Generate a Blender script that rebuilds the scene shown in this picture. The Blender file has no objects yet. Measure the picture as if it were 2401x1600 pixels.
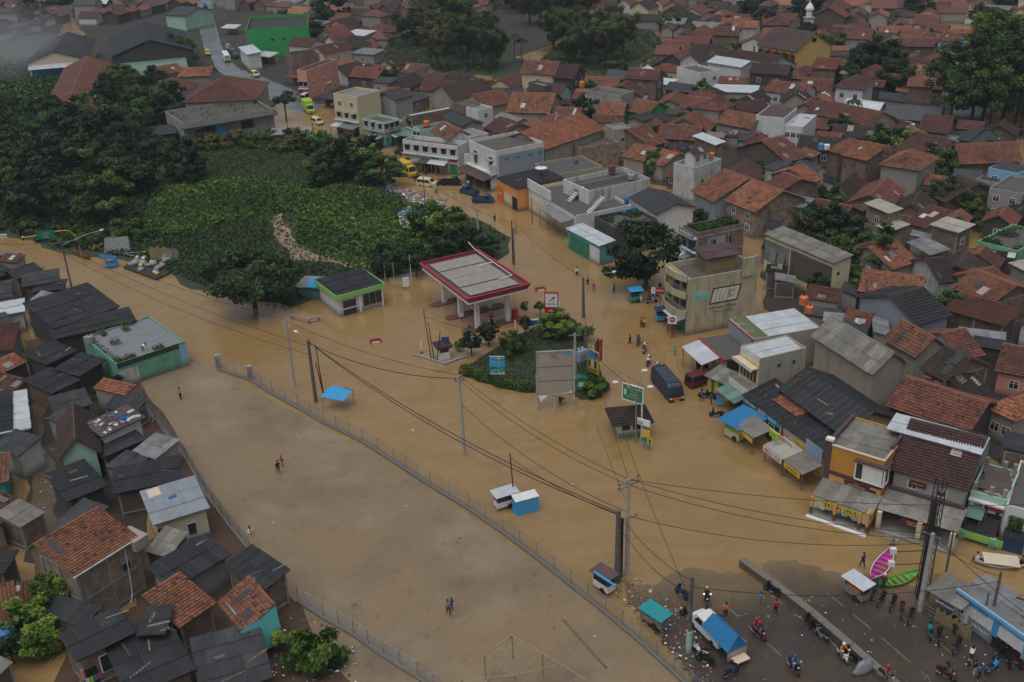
import bpy,bmesh,math,random
import numpy as np
from mathutils import Vector,Matrix,geometry,noise as mnoise
rnd = random.Random(7)
R = math.radians
scene = bpy.context.scene
col = scene.collection

# ------------------------------------------------------------------ camera, sky, sun, exposure
F_PX,NAD,HC = 2450.0,(1390.0,5850.0),63.0
CX,CY = 1200.5,800.0
_d = Vector(((NAD[0]-CX)/F_PX,(NAD[1]-CY)/F_PX,1.0)).normalized()      # world down, seen in camera axes (x right, y down, z forward)
_fw = (Vector((0,0,1)) - _d*_d.z).normalized()
_rt = -_d.cross(_fw) if _d.cross(_fw).x < 0 else _d.cross(_fw)
# rows: world axis expressed in camera axes (x right, y down, z fwd)
_Rw = Matrix((_rt,_fw,-_d))
cam_d = bpy.data.cameras.new('camera')
cam = bpy.data.objects.new('camera',cam_d);col.objects.link(cam)
cam_d.sensor_width = 36.0
cam_d.lens = 36.0*F_PX/2401.0
cam_d.clip_start = 1.0
cam_d.clip_end = 5000.0
_flip = Matrix(((1,0,0),(0,-1,0),(0,0,-1)))
cam.matrix_world = Matrix.Translation((0,0,HC)) @ (_Rw @ _flip).to_4x4()
scene.camera = cam

SUN_EL,SUN_AZ = 72.0,215.0
w = bpy.data.worlds.new('World');scene.world = w;w.use_nodes = True
nt = w.node_tree
bg = nt.nodes['Background']
sky = nt.nodes.new('ShaderNodeTexSky');sky.sky_type = 'NISHITA';sky.sun_disc = False
sky.sun_elevation = R(SUN_EL);sky.sun_rotation = R(SUN_AZ)
sky.air_density = 1.0;sky.dust_density = 4.0;sky.ozone_density = 1.0
hsv = nt.nodes.new('ShaderNodeHueSaturation');hsv.inputs['Saturation'].default_value = 0.42
nt.links.new(sky.outputs['Color'],hsv.inputs['Color'])
nt.links.new(hsv.outputs['Color'],bg.inputs['Color'])
bg.inputs['Strength'].default_value = 0.062
sd = bpy.data.lights.new('sun','SUN');sd.energy = 1.5;sd.angle = R(70);sd.color = (0.97,0.985,1.0)
so = bpy.data.objects.new('sun',sd);col.objects.link(so)
so.rotation_euler = (R(90-SUN_EL),0,R(180-SUN_AZ))
scene.view_settings.view_transform = 'Standard'
scene.view_settings.look = 'None'
scene.view_settings.exposure = 0.25
scene.view_settings.gamma = 1.0
scene.view_settings.use_curve_mapping = False
scene.cycles.volume_bounces = 1
scene.cycles.max_bounces = 6
scene.cycles.transparent_max_bounces = 6

# ------------------------------------------------------------------ survey: photo bearings to places on the ground
REG = {'a': (0,0,2.941),'b': (800,0,2.941),'c': (1600,0,2.9376),'d': (0,533,2.941),'e': (800,533,2.941),
       'f': (1600,533,2.9376),'g': (0,1066,2.936),'h': (800,1066,2.936),'i': (1600,1066,2.936)}
for k_,o_ in dict(j=(1600,300),k=(2000,300),l=(1200,300),m=(1500,533),n=(2000,533),o=(1600,800),p=(2000,800),
                   q=(1700,1000),r=(2000,1000),s=(2000,1233),t=(0,533),u=(0,800),v=(0,1067),w=(300,1067),
                   x=(0,1333),y=(400,1333)).items():
    REG[k_] = (o_[0],o_[1],5.868)

def px(s):
    if not isinstance(s,str): return s
    s = s.strip()
    if s[0].isalpha():
        ox,oy,sc = REG[s[0]];x,y = s[1:].split(',')
        return (ox+float(x)/sc,oy+float(y)/sc)
    x,y = s.split(',');return (float(x),float(y))

def at(p,z=0.0):
    """the place at height z seen along bearing p"""
    p = px(p)
    r = Vector(((p[0]-CX)/F_PX,(p[1]-CY)/F_PX,1.0))
    t = (HC-z)/r.dot(_d)
    P = r*t
    return Vector((P.dot(_rt),P.dot(_fw),z))

# ------------------------------------------------------------------ tagging and mesh helpers
def tag(o,label=None,cat=None,group=None,kind=None):
    if label: o['label'] = label
    if cat: o['category'] = cat
    if group: o['group'] = group
    if kind: o['kind'] = kind
    return o

def empty(name,loc=(0,0,0),rz=0.0,label=None,cat=None,group=None,parent=None):
    o = bpy.data.objects.new(name,None);o.empty_display_size = 0.2
    col.objects.link(o);o.location = loc;o.rotation_euler = (0,0,rz)
    if parent: o.parent = parent
    return tag(o,label,cat,group)

def link(name,me,mat=None,parent=None,loc=None,rot=None,scale=None):
    if mat is not None and len(me.materials) == 0: me.materials.append(mat)
    o = bpy.data.objects.new(name,me);col.objects.link(o)
    if parent: o.parent = parent
    if loc is not None: o.location = loc
    if rot is not None: o.rotation_euler = rot
    if scale is not None: o.scale = scale
    return o

class MB:
    def __init__(s): s.v = [];s.f = [];s.m = [];s.mi = 0
    def add(s,vs,fs):
        b = len(s.v);s.v += [tuple(v) for v in vs];s.f += [tuple(b+i for i in f) for f in fs];s.m += [s.mi]*len(fs);return s
    def box(s,x0,y0,z0,x1,y1,z1):
        return s.add([(x0,y0,z0),(x1,y0,z0),(x1,y1,z0),(x0,y1,z0),(x0,y0,z1),(x1,y0,z1),(x1,y1,z1),(x0,y1,z1)],
                     [(0,3,2,1),(4,5,6,7),(0,1,5,4),(1,2,6,5),(2,3,7,6),(3,0,4,7)])
    def quad(s,a,b,c,d): return s.add([a,b,c,d],[(0,1,2,3)])
    def tri(s,a,b,c): return s.add([a,b,c],[(0,1,2)])
    def slab(s,a,b,c,d,t):
        """a solid plate under the quad a b c d (counter-clockwise from above), thickness t"""
        a,b,c,d = map(Vector,(a,b,c,d));n = (b-a).cross(d-a).normalized()*t
        vs = [a,b,c,d,a-n,b-n,c-n,d-n]
        return s.add(vs,[(0,1,2,3),(7,6,5,4),(0,4,5,1),(1,5,6,2),(2,6,7,3),(3,7,4,0)])
    def tube(s,p,q,r0,r1=None,n=6,cap=True):
        p,q = Vector(p),Vector(q);r1 = r0 if r1 is None else r1
        d = q-p
        if d.length < 1e-6: return s
        d.normalize();x = d.orthogonal().normalized();y = d.cross(x)
        vs = []
        for c,r in ((p,r0),(q,r1)):
            for i in range(n):
                a = 2*math.pi*i/n;vs.append(c+x*(math.cos(a)*r)+y*(math.sin(a)*r))
        fs = [(i,(i+1) % n,n+(i+1) % n,n+i) for i in range(n)]
        if cap: fs += [tuple(range(n-1,-1,-1)),tuple(range(n,2*n))]
        return s.add(vs,fs)
    def path(s,pts,r,n=5):
        for a,b in zip(pts[:-1],pts[1:]): s.tube(a,b,r,n=n)
        return s
    def lathe(s,c,prof,n=12):
        """rings of (radius, z) round the vertical through c"""
        vs = [];fs = []
        for r,z in prof:
            for i in range(n):
                a = 2*math.pi*i/n;vs.append((c[0]+r*math.cos(a),c[1]+r*math.sin(a),c[2]+z))
        for k in range(len(prof)-1):
            for i in range(n):
                fs.append((k*n+i,k*n+(i+1) % n,(k+1)*n+(i+1) % n,(k+1)*n+i))
        fs.append(tuple(range(n-1,-1,-1)));fs.append(tuple((len(prof)-1)*n+i for i in range(n)))
        return s.add(vs,fs)
    def prism(s,prof,y0,y1):
        """profile of (x, z), extruded from y0 to y1"""
        n = len(prof)
        vs = [(x,y0,z) for x,z in prof]+[(x,y1,z) for x,z in prof]
        fs = [tuple(range(n)),tuple(range(2*n-1,n-1,-1))]+[(i,n+i,n+(i+1) % n,(i+1) % n) for i in range(n)]
        return s.add(vs,fs)
    def xform(s,M):
        s.v = [tuple(M @ Vector(v)) for v in s.v];return s
    def mesh(s,name='mesh',mats=()):
        me = bpy.data.meshes.new(name);me.from_pydata(s.v,[],s.f);me.update()
        for m_ in mats: me.materials.append(m_)
        if len(mats) > 1: me.polygons.foreach_set('material_index',s.m)
        return me
    def build(s,name,mat,parent=None,**k):
        return link(name,s.mesh(name,mat if isinstance(mat,(list,tuple)) else (mat,)),None,parent,**k)

def smooth(o):
    o.data.polygons.foreach_set('use_smooth',[True]*len(o.data.polygons));return o

def np_mesh(name,V,Q,mat,tint=None,tri=False):
    """mesh from numpy vertices (n,3) and faces (m,4)"""
    me = bpy.data.meshes.new(name)
    k = Q.shape[1];m = len(Q)
    me.vertices.add(len(V));me.vertices.foreach_set('co',np.ascontiguousarray(V,dtype=np.float32).ravel())
    me.loops.add(m*k);me.loops.foreach_set('vertex_index',np.ascontiguousarray(Q,dtype=np.int32).ravel())
    me.polygons.add(m);me.polygons.foreach_set('loop_start',np.arange(0,m*k,k,dtype=np.int32))
    try: me.polygons.foreach_set('loop_total',np.full(m,k,dtype=np.int32))
    except Exception: pass
    me.update(calc_edges=True)
    if tint is not None:
        at_ = me.attributes.new('tint','FLOAT','FACE');at_.data.foreach_set('value',np.ascontiguousarray(tint,dtype=np.float32))
    if mat: me.materials.append(mat)
    return me

# ------------------------------------------------------------------ materials
MATS = {}
def nmat(name):
    m = bpy.data.materials.new(name);m.use_nodes = True
    t = m.node_tree;b = t.nodes['Principled BSDF']
    MATS[name] = m
    return m,t,b
def N(t,kind,**k):
    n = t.nodes.new('ShaderNode'+kind)
    for a,v in k.items():
        if a in n.inputs: n.inputs[a].default_value = v
        else: setattr(n,a,v)
    return n
def mixc(t,fac,a,b,blend='MIX'):
    n = t.nodes.new('ShaderNodeMix');n.data_type = 'RGBA';n.blend_type = blend
    for i,v in ((0,fac),(6,a),(7,b)):
        if hasattr(v,'is_output') or hasattr(v,'links'): t.links.new(v,n.inputs[i])
        elif i == 0: n.inputs[i].default_value = v
        else: n.inputs[i].default_value = (*v,1) if len(v) == 3 else v
    return n.outputs[2]
def ramp(t,fac,stops):
    n = t.nodes.new('ShaderNodeValToRGB');e = n.color_ramp.elements
    while len(e) < len(stops): e.new(0.5)
    for i,(p,c) in enumerate(stops):
        e[i].position = p;e[i].color = (c,c,c,1) if isinstance(c,(int,float)) else (*c,1)
    t.links.new(fac,n.inputs[0]);return n.outputs[0]
def noise(t,scale,detail=4,rough=0.6,vec=None,stretch=None,out='Fac'):
    g = vec
    if g is None: g = t.nodes.new('ShaderNodeNewGeometry').outputs['Position']
    if stretch is not None:
        mp = t.nodes.new('ShaderNodeMapping');mp.inputs['Scale'].default_value = stretch;t.links.new(g,mp.inputs['Vector']);g = mp.outputs[0]
    n = N(t,'TexNoise',Scale=scale,Detail=detail,Roughness=rough);t.links.new(g,n.inputs['Vector']);return n.outputs[out]
def bump(t,b,h,strength=0.3,dist=0.05):
    n = N(t,'Bump',Strength=strength,Distance=dist);t.links.new(h,n.inputs['Height']);t.links.new(n.outputs[0],b.inputs['Normal']);return n

def plain(name,c,rough=0.6,c2=None,scale=1.5,metal=0.0,bmp=0.0,spec=None,objrand=0.0):
    """a painted / cast / woven surface: two tones of one colour broken up by fine and coarse noise"""
    m,t,b = nmat(name)
    c2 = c2 or tuple(x*0.72 for x in c)
    n1 = noise(t,scale,6,0.65)
    f = ramp(t,n1,[(0.32,0.0),(0.68,1.0)])
    out = mixc(t,f,c2,c)
    if objrand:
        oi = t.nodes.new('ShaderNodeObjectInfo')
        out = mixc(t,1.0,out,ramp(t,oi.outputs['Random'],[(0,1-objrand),(1,1+objrand*0.6)]),'MULTIPLY')
    t.links.new(out,b.inputs['Base Color']);b.inputs['Roughness'].default_value = rough;b.inputs['Metallic'].default_value = metal
    if spec is not None: b.inputs['Specular IOR Level'].default_value = spec
    if bmp: bump(t,b,noise(t,scale*9,3),bmp,0.03)
    return m

def wallmat(name,c,stain=0.55,rough=0.85,dirt=(0.05,0.045,0.035)):
    """render or paint with rain streaks, damp foot and patches where the coat has gone"""
    m,t,b = nmat(name)
    streak = ramp(t,noise(t,1.0,5,0.7,stretch=(1.1,1.1,0.16)),[(0.5,0.0),(0.8,1.0)])
    patch = ramp(t,noise(t,0.7,6,0.7),[(0.45,0.0),(0.7,1.0)])
    fine = noise(t,5.0,4,0.7)
    base = mixc(t,fine,tuple(x*0.78 for x in c),tuple(min(1,x*1.1) for x in c))
    g = t.nodes.new('ShaderNodeNewGeometry');sx = N(t,'SeparateXYZ');t.links.new(g.outputs['Position'],sx.inputs[0])
    foot = N(t,'MapRange');foot.inputs['From Min'].default_value = 0.2;foot.inputs['From Max'].default_value = 1.1
    foot.inputs['To Min'].default_value = 0.75;foot.inputs['To Max'].default_value = 0.0
    t.links.new(sx.outputs['Z'],foot.inputs['Value'])
    mul = N(t,'Math',operation='MULTIPLY');t.links.new(streak,mul.inputs[0]);mul.inputs[1].default_value = stain
    o1 = mixc(t,mul.outputs[0],base,dirt)
    mul2 = N(t,'Math',operation='MULTIPLY');t.links.new(patch,mul2.inputs[0]);mul2.inputs[1].default_value = stain*0.6
    o2 = mixc(t,mul2.outputs[0],o1,tuple(x*0.35+d_*1.2 for x,d_ in zip(c,dirt)))
    o3 = mixc(t,foot.outputs[0],o2,(0.10,0.075,0.05))
    t.links.new(o3,b.inputs['Base Color']);b.inputs['Roughness'].default_value = rough
    bump(t,b,fine,0.15,0.02)
    return m

def brickmat(name,c1,c2,mortar):
    m,t,b = nmat(name)
    tc = t.nodes.new('ShaderNodeTexCoord')
    # bricks run along the wall: take (x+y, z) of the object's own space
    sx = N(t,'SeparateXYZ');t.links.new(tc.outputs['Object'],sx.inputs[0])
    ad = N(t,'Math',operation='ADD');t.links.new(sx.outputs['X'],ad.inputs[0]);t.links.new(sx.outputs['Y'],ad.inputs[1])
    cx = N(t,'CombineXYZ');t.links.new(ad.outputs[0],cx.inputs['X']);t.links.new(sx.outputs['Z'],cx.inputs['Y'])
    br = N(t,'TexBrick',Scale=1.0)
    br.inputs['Brick Width'].default_value = 0.24;br.inputs['Row Height'].default_value = 0.09;br.inputs['Mortar Size'].default_value = 0.012
    br.inputs['Color1'].default_value = (*c1,1);br.inputs['Color2'].default_value = (*c2,1);br.inputs['Mortar'].default_value = (*mortar,1)
    t.links.new(cx.outputs[0],br.inputs['Vector'])
    n1 = ramp(t,noise(t,0.9,6,0.7),[(0.38,0.0),(0.72,1.0)])
    o = mixc(t,n1,br.outputs['Color'],(0.07,0.055,0.042))
    t.links.new(o,b.inputs['Base Color']);b.inputs['Roughness'].default_value = 0.9
    bump(t,b,br.outputs['Fac'],-0.4,0.02)
    return m

def tilemat(name,stops,moss=0.5):
    """clay tiles: every tile its own tone (tint), with lichen patches over many tiles"""
    m,t,b = nmat(name)
    a = N(t,'Attribute');a.attribute_name = 'tint'
    c = ramp(t,a.outputs['Fac'],stops)
    p = ramp(t,noise(t,0.45,6,0.72),[(0.47,0.0),(0.68,1.0)])
    mu = N(t,'Math',operation='MULTIPLY');t.links.new(p,mu.inputs[0]);mu.inputs[1].default_value = moss
    o = mixc(t,mu.outputs[0],c,(0.028,0.024,0.019))
    f = noise(t,6,4,0.7)
    o = mixc(t,1.0,o,ramp(t,f,[(0.3,0.7),(0.75,1.2)]),'MULTIPLY')
    oi = t.nodes.new('ShaderNodeObjectInfo');o = mixc(t,1.0,o,ramp(t,oi.outputs['Random'],[(0,(0.62,0.66,0.7)),(0.5,(1,1,1)),(1,(1.22,1.12,1.02))]),'MULTIPLY')
    t.links.new(o,b.inputs['Base Color']);b.inputs['Roughness'].default_value = 0.7;b.inputs['Specular IOR Level'].default_value = 0.35
    return m

def sheetmat(name,c,c2,rough=0.5,metal=0.0,rust=0.0,var=0.25):
    """corrugated sheet: each sheet (object) a little different, streaked down the slope, rust where it is old"""
    m,t,b = nmat(name)
    oi = t.nodes.new('ShaderNodeObjectInfo')
    n1 = ramp(t,noise(t,0.8,6,0.7),[(0.35,0.0),(0.7,1.0)])
    o = mixc(t,n1,c,c2)
    o = mixc(t,1.0,o,ramp(t,oi.outputs['Random'],[(0,1-var),(0.7,1.0),(1,1+var)]),'MULTIPLY')
    if rust:
        rr = ramp(t,noise(t,1.6,7,0.75),[(0.52,0.0),(0.66,1.0)])
        mu = N(t,'Math',operation='MULTIPLY');t.links.new(rr,mu.inputs[0]);mu.inputs[1].default_value = rust
        o = mixc(t,mu.outputs[0],o,(0.10,0.045,0.025))
    t.links.new(o,b.inputs['Base Color']);b.inputs['Roughness'].default_value = rough;b.inputs['Metallic'].default_value = metal
    return m

M = MATS
# roofs
tilemat('to',[(0.0,(0.03,0.022,0.018)),(0.12,(0.10,0.04,0.025)),(0.5,(0.22,0.085,0.045)),(1.0,(0.32,0.135,0.07))],0.45)
tilemat('tr',[(0.0,(0.03,0.022,0.018)),(0.2,(0.09,0.036,0.026)),(0.6,(0.155,0.055,0.038)),(1.0,(0.225,0.085,0.055))],0.55)
tilemat('td',[(0.0,(0.018,0.015,0.013)),(0.6,(0.045,0.03,0.024)),(0.92,(0.08,0.045,0.03)),(1.0,(0.15,0.07,0.042))],0.6)
tilemat('tm',[(0.0,(0.035,0.02,0.02)),(0.6,(0.09,0.034,0.032)),(1.0,(0.13,0.05,0.045))],0.35)
tilemat('tk',[(0.0,(0.014,0.015,0.016)),(1.0,(0.03,0.032,0.034))],0.2)
tilemat('ts',[(0.0,(0.07,0.04,0.036)),(0.6,(0.11,0.064,0.056)),(1.0,(0.135,0.08,0.07))],0.15)
sheetmat('ma',(0.04,0.043,0.048),(0.022,0.023,0.025),0.55,var=0.3)
sheetmat('mk',(0.019,0.02,0.022),(0.010,0.010,0.011),0.5,var=0.35)
sheetmat('mg',(0.22,0.225,0.23),(0.13,0.13,0.13),0.5,rust=0.25)
sheetmat('mw',(0.50,0.53,0.56),(0.38,0.40,0.42),0.4,rust=0.06,var=0.1)
sheetmat('mb',(0.24,0.27,0.30),(0.19,0.21,0.235),0.55,var=0.08)
sheetmat('mr',(0.085,0.05,0.05),(0.055,0.036,0.036),0.6,rust=0.4)
sheetmat('mt',(0.36,0.34,0.29),(0.27,0.25,0.21),0.7,rust=0.06,var=0.12)
sheetmat('mo',(0.20,0.19,0.165),(0.13,0.12,0.10),0.7,rust=0.35)
sheetmat('mgreen',(0.12,0.22,0.18),(0.09,0.16,0.13),0.5)
sheetmat('molive',(0.11,0.12,0.05),(0.08,0.085,0.04),0.7)
wallmat('fc',(0.09,0.085,0.075),0.7,0.6)
wallmat('fg',(0.20,0.215,0.235),0.45,0.5)
# walls
for k_,c_,s_ in [('wh',(0.62,0.62,0.60),0.45),('cr',(0.60,0.52,0.34),0.25),('gy',(0.30,0.29,0.27),0.5),('ta',(0.34,0.30,0.25),0.45),
                   ('bl',(0.03,0.22,0.45),0.25),('lb',(0.22,0.42,0.60),0.2),('gn',(0.20,0.48,0.24),0.3),('bg',(0.03,0.33,0.08),0.25),
                   ('mi',(0.36,0.55,0.45),0.35),('pk',(0.62,0.27,0.20),0.15),('te',(0.06,0.30,0.30),0.3),('pe',(0.13,0.36,0.25),0.95),('ye',(0.60,0.42,0.13),0.15),
                   ('or',(0.52,0.235,0.03),0.08),('ol',(0.66,0.30,0.08),0.08),('dk',(0.06,0.055,0.05),0.5),('gb',(0.26,0.30,0.34),0.35),('sw',(0.52,0.52,0.50),0.9),
                   ('yo',(0.44,0.385,0.25),0.95),('ro',(0.45,0.35,0.30),0.4),('lg',(0.42,0.60,0.40),0.1),('mv',(0.09,0.05,0.05),0.1),('cy',(0.28,0.52,0.60),0.2)]:
    wallmat(k_,c_,s_)
brickmat('br',(0.20,0.115,0.08),(0.26,0.165,0.115),(0.20,0.18,0.15))
brickmat('bt',(0.30,0.20,0.14),(0.36,0.26,0.18),(0.26,0.23,0.19))
brickmat('bk',(0.10,0.07,0.058),(0.14,0.095,0.075),(0.12,0.105,0.09))
plain('conc',(0.30,0.285,0.26),0.85,(0.19,0.18,0.16),1.2)
plain('wood',(0.20,0.14,0.085),0.8,(0.10,0.07,0.045),2.5)
plain('bamboo',(0.33,0.25,0.12),0.6,(0.22,0.16,0.08),3.0)
plain('board',(0.62,0.53,0.40),0.7,(0.52,0.43,0.31),1.0)
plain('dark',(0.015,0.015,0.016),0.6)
plain('black',(0.02,0.02,0.022),0.35)
plain('chrome',(0.6,0.6,0.62),0.2,metal=1.0)
plain('steel',(0.36,0.38,0.40),0.45,(0.26,0.27,0.28),3.0,metal=0.6)
plain('white',(0.75,0.75,0.73),0.5,(0.62,0.61,0.58),2.0)
plain('rubber',(0.018,0.018,0.018),0.8)
plain('rust',(0.14,0.06,0.035),0.8)
plain('glassdark',(0.02,0.024,0.028),0.12,(0.012,0.014,0.016),0.5)
plain('pane',(0.035,0.042,0.05),0.15,(0.02,0.024,0.028),0.6)
plain('cable',(0.02,0.018,0.017),0.7)
plain('pole',(0.40,0.385,0.35),0.85,(0.28,0.27,0.245),2.0)
plain('poledark',(0.13,0.125,0.115),0.85,(0.07,0.066,0.06),2.0)
def paint(name,c,rough=0.4,**k):
    if name not in MATS: plain(name,c,rough,tuple(x*0.85 for x in c),2.0,**k)
    return MATS[name]
for n_,c_ in dict(p_red=(0.42,0.02,0.03),p_dred=(0.13,0.015,0.02),p_maroon=(0.10,0.022,0.028),p_blue=(0.02,0.12,0.32),p_sky=(0.04,0.32,0.62),p_navy=(0.012,0.025,0.06),
                   p_green=(0.02,0.20,0.10),p_lime=(0.35,0.55,0.05),p_yellow=(0.62,0.42,0.03),p_orange=(0.62,0.16,0.03),p_pink=(0.50,0.05,0.30),p_boat=(0.14,0.34,0.05),
                   p_cream=(0.62,0.55,0.33),p_white=(0.72,0.72,0.71),p_black=(0.008,0.008,0.009),p_coping=(0.17,0.155,0.125),p_grey=(0.22,0.23,0.24),p_dblue=(0.015,0.05,0.11),p_teal=(0.02,0.26,0.28),
                   p_brown=(0.12,0.06,0.03),p_skin=(0.26,0.14,0.085),p_tarp=(0.015,0.16,0.36),p_mint=(0.18,0.45,0.36),p_kiosk=(0.16,0.36,0.08),p_purple=(0.10,0.03,0.18),p_lgreen=(0.22,0.52,0.14),p_sign=(0.01,0.22,0.13),p_roadblue=(0.02,0.14,0.34),p_crimson=(0.50,0.04,0.10)).items():
    paint(n_,c_)
# ------------------------------------------------------------------ the ground, the flood and the roads
def ring(pts,step=2.0,jit=0.5,seed=0):
    out = []
    n = len(pts)
    for i in range(n):
        a,b = pts[i],pts[(i+1) % n];k = max(1,int((b-a).length/step))
        for j in range(k):
            p = a.lerp(b,j/k)
            q = Vector((p.x*0.23+seed,p.y*0.23,seed*1.7))
            p = p+Vector((mnoise.noise(q),mnoise.noise(q+Vector((7.3,1.1,0))),0))*jit*2
            out.append(p)
    return out
def orient(pts):
    a = sum(pts[i].x*pts[(i+1) % len(pts)].y-pts[(i+1) % len(pts)].x*pts[i].y for i in range(len(pts)))
    return pts if a > 0 else pts[::-1]
def land(name,poly,z,mat,jit=0.5,bank=1.2,step=2.0,low=-0.5,kind='structure'):
    pts = orient([Vector((*at(p).xy,0)) for p in poly])
    pts = ring(pts,step,jit,len(name))
    top = [Vector((p.x,p.y,z)) for p in pts]
    tris = geometry.tessellate_polygon([top])
    mb = MB();mb.add(top,[t if (top[t[1]]-top[t[0]]).cross(top[t[2]]-top[t[0]]).z > 0 else t[::-1] for t in tris])
    n = len(pts);outer = []
    for i in range(n):
        d = pts[(i+1) % n]-pts[i-1];nn = Vector((d.y,-d.x,0));nn = nn.normalized() if nn.length > 1e-6 else nn
        o = pts[i]+nn*bank;outer.append(Vector((o.x,o.y,low)))
    mb.add(top+outer,[(i,n+i,n+(i+1) % n,(i+1) % n) for i in range(n)])
    o = mb.build(name,mat);o['kind'] = kind
    return o
def inside(p,poly):
    c = False;n = len(poly);j = n-1
    for i in range(n):
        a,b = poly[i],poly[j]
        if (a[1] > p[1]) != (b[1] > p[1]) and p[0] < (b[0]-a[0])*(p[1]-a[1])/(b[1]-a[1])+a[0]: c = not c
        j = i
    return c
def wpoly(poly): return [tuple(at(p).xy) for p in poly]

def watermat():
    m,t,b = nmat('flood')
    big = noise(t,0.035,5,0.6)
    med = noise(t,0.3,5,0.6)
    c = mixc(t,ramp(t,big,[(0.35,0.0),(0.65,1.0)]),(0.255,0.158,0.060),(0.30,0.192,0.082))
    c = mixc(t,ramp(t,med,[(0.4,0.0),(0.75,0.5)]),c,(0.232,0.14,0.05))
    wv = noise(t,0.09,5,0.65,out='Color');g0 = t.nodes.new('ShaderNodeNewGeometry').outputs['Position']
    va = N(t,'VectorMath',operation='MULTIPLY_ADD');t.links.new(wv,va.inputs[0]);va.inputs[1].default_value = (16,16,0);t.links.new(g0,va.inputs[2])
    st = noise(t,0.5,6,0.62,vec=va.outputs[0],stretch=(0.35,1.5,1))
    c = mixc(t,1.0,c,ramp(t,st,[(0.3,(0.90,0.885,0.86)),(0.5,(1.0,1.0,1.0)),(0.72,(1.10,1.12,1.16))]),'MULTIPLY')  # pale and dark streaks painted into the colour, imitating sky reflected on ripples
    t.links.new(c,b.inputs['Base Color'])
    b.inputs['Roughness'].default_value = 0.02;b.inputs['IOR'].default_value = 1.7
    g = t.nodes.new('ShaderNodeNewGeometry').outputs['Position']
    r1 = noise(t,0.55,4,0.6,stretch=(0.7,1.7,1));r2 = noise(t,1.9,3,0.5,stretch=(0.7,1.8,1))
    calm = ramp(t,noise(t,0.05,3,0.5),[(0.4,0.12),(0.62,1.0)])
    ad = N(t,'Math',operation='ADD');t.links.new(r1,ad.inputs[0]);t.links.new(r2,ad.inputs[1])
    mu = N(t,'Math',operation='MULTIPLY');t.links.new(ad.outputs[0],mu.inputs[0]);t.links.new(calm,mu.inputs[1])
    bump(t,b,mu.outputs[0],0.8,0.055)
    return m
def wetmat(name,dry,wet,puddle,rough_lo=0.08,rough_hi=0.6,scale=0.25,grain=0.4,pud=(0.45,0.6),stains=None):
    m,t,b = nmat(name)
    n1 = ramp(t,noise(t,scale,7,0.65),[(0.35,0.0),(0.7,1.0)])
    p = ramp(t,noise(t,scale*0.55,6,0.6),[(pud[0],0.0),(pud[1],1.0)])
    c = mixc(t,n1,dry,wet)
    c = mixc(t,p,c,puddle)
    if stains: c = mixc(t,ramp(t,noise(t,0.55,7,0.75),[(0.58,0.0),(0.72,0.85)]),c,stains)
    f = noise(t,7,4,0.75)
    c = mixc(t,1.0,c,ramp(t,f,[(0.3,1-grain*0.6),(0.75,1+grain*0.4)]),'MULTIPLY')
    t.links.new(c,b.inputs['Base Color'])
    rr = ramp(t,p,[(0.0,rough_hi),(1.0,rough_lo)]);t.links.new(rr,b.inputs['Roughness'])
    bump(t,b,f,0.2,0.02)
    return m
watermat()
def mudline(m):
    """a film of flood mud left on whatever lies within a hand of the water level"""
    t = m.node_tree;b = t.nodes['Principled BSDF'];src = b.inputs['Base Color'].links[0].from_socket
    g = t.nodes.new('ShaderNodeNewGeometry');sx = N(t,'SeparateXYZ');t.links.new(g.outputs['Position'],sx.inputs[0])
    ad = N(t,'MULTIPLY_ADD' if False else 'Math',operation='MULTIPLY_ADD');t.links.new(noise(t,0.9,5,0.7),ad.inputs[0]);ad.inputs[1].default_value = 0.09;t.links.new(sx.outputs['Z'],ad.inputs[2])
    c = mixc(t,ramp(t,ad.outputs[0],[(0.045,0.9),(0.12,0.35),(0.2,0.0)]),src,(0.19,0.13,0.068));t.links.new(c,b.inputs['Base Color'])
wetmat('fieldmat',(0.28,0.21,0.13),(0.145,0.105,0.066),(0.24,0.172,0.10),0.06,0.5,0.12,0.45,(0.42,0.58),(0.085,0.07,0.055))
wetmat('asphalt',(0.060,0.050,0.042),(0.042,0.035,0.030),(0.082,0.06,0.042),0.06,0.38,0.3,0.5,(0.45,0.62))
mudline(M['asphalt'])
wetmat('roadfar',(0.13,0.14,0.155),(0.10,0.11,0.12),(0.16,0.17,0.185),0.12,0.35,0.2,0.2,(0.4,0.6))
wetmat('earth',(0.042,0.033,0.024),(0.026,0.021,0.016),(0.07,0.054,0.036),0.25,0.8,0.35,0.5,(0.6,0.7))
wetmat('soil',(0.085,0.045,0.024),(0.055,0.03,0.018),(0.06,0.035,0.02),0.3,0.8,0.4,0.5,(0.6,0.7),(0.03,0.022,0.016))
wetmat('meadow',(0.035,0.05,0.018),(0.022,0.034,0.012),(0.06,0.05,0.028),0.5,0.9,0.3,0.5,(0.6,0.7))
wetmat('mudflat',(0.30,0.22,0.14),(0.24,0.17,0.10),(0.30,0.22,0.15),0.3,0.7,0.5,0.4,(0.5,0.6))

gm = MB();gm.quad((-2600,-300,-0.9),(2600,-300,-0.9),(2600,4200,-0.9),(-2600,4200,-0.9));gm.build('ground',M['earth'])['kind'] = 'structure'
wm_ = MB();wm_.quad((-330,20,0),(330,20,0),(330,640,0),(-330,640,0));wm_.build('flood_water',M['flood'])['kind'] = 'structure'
# far country beyond the frame, past the flood
land('terrain',['-500,20','60,25','300,10','430,-5','430,-40','2900,-150','2900,-200','-500,-200'],0.15,M['earth'],2.0,3.0,10.0)

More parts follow.
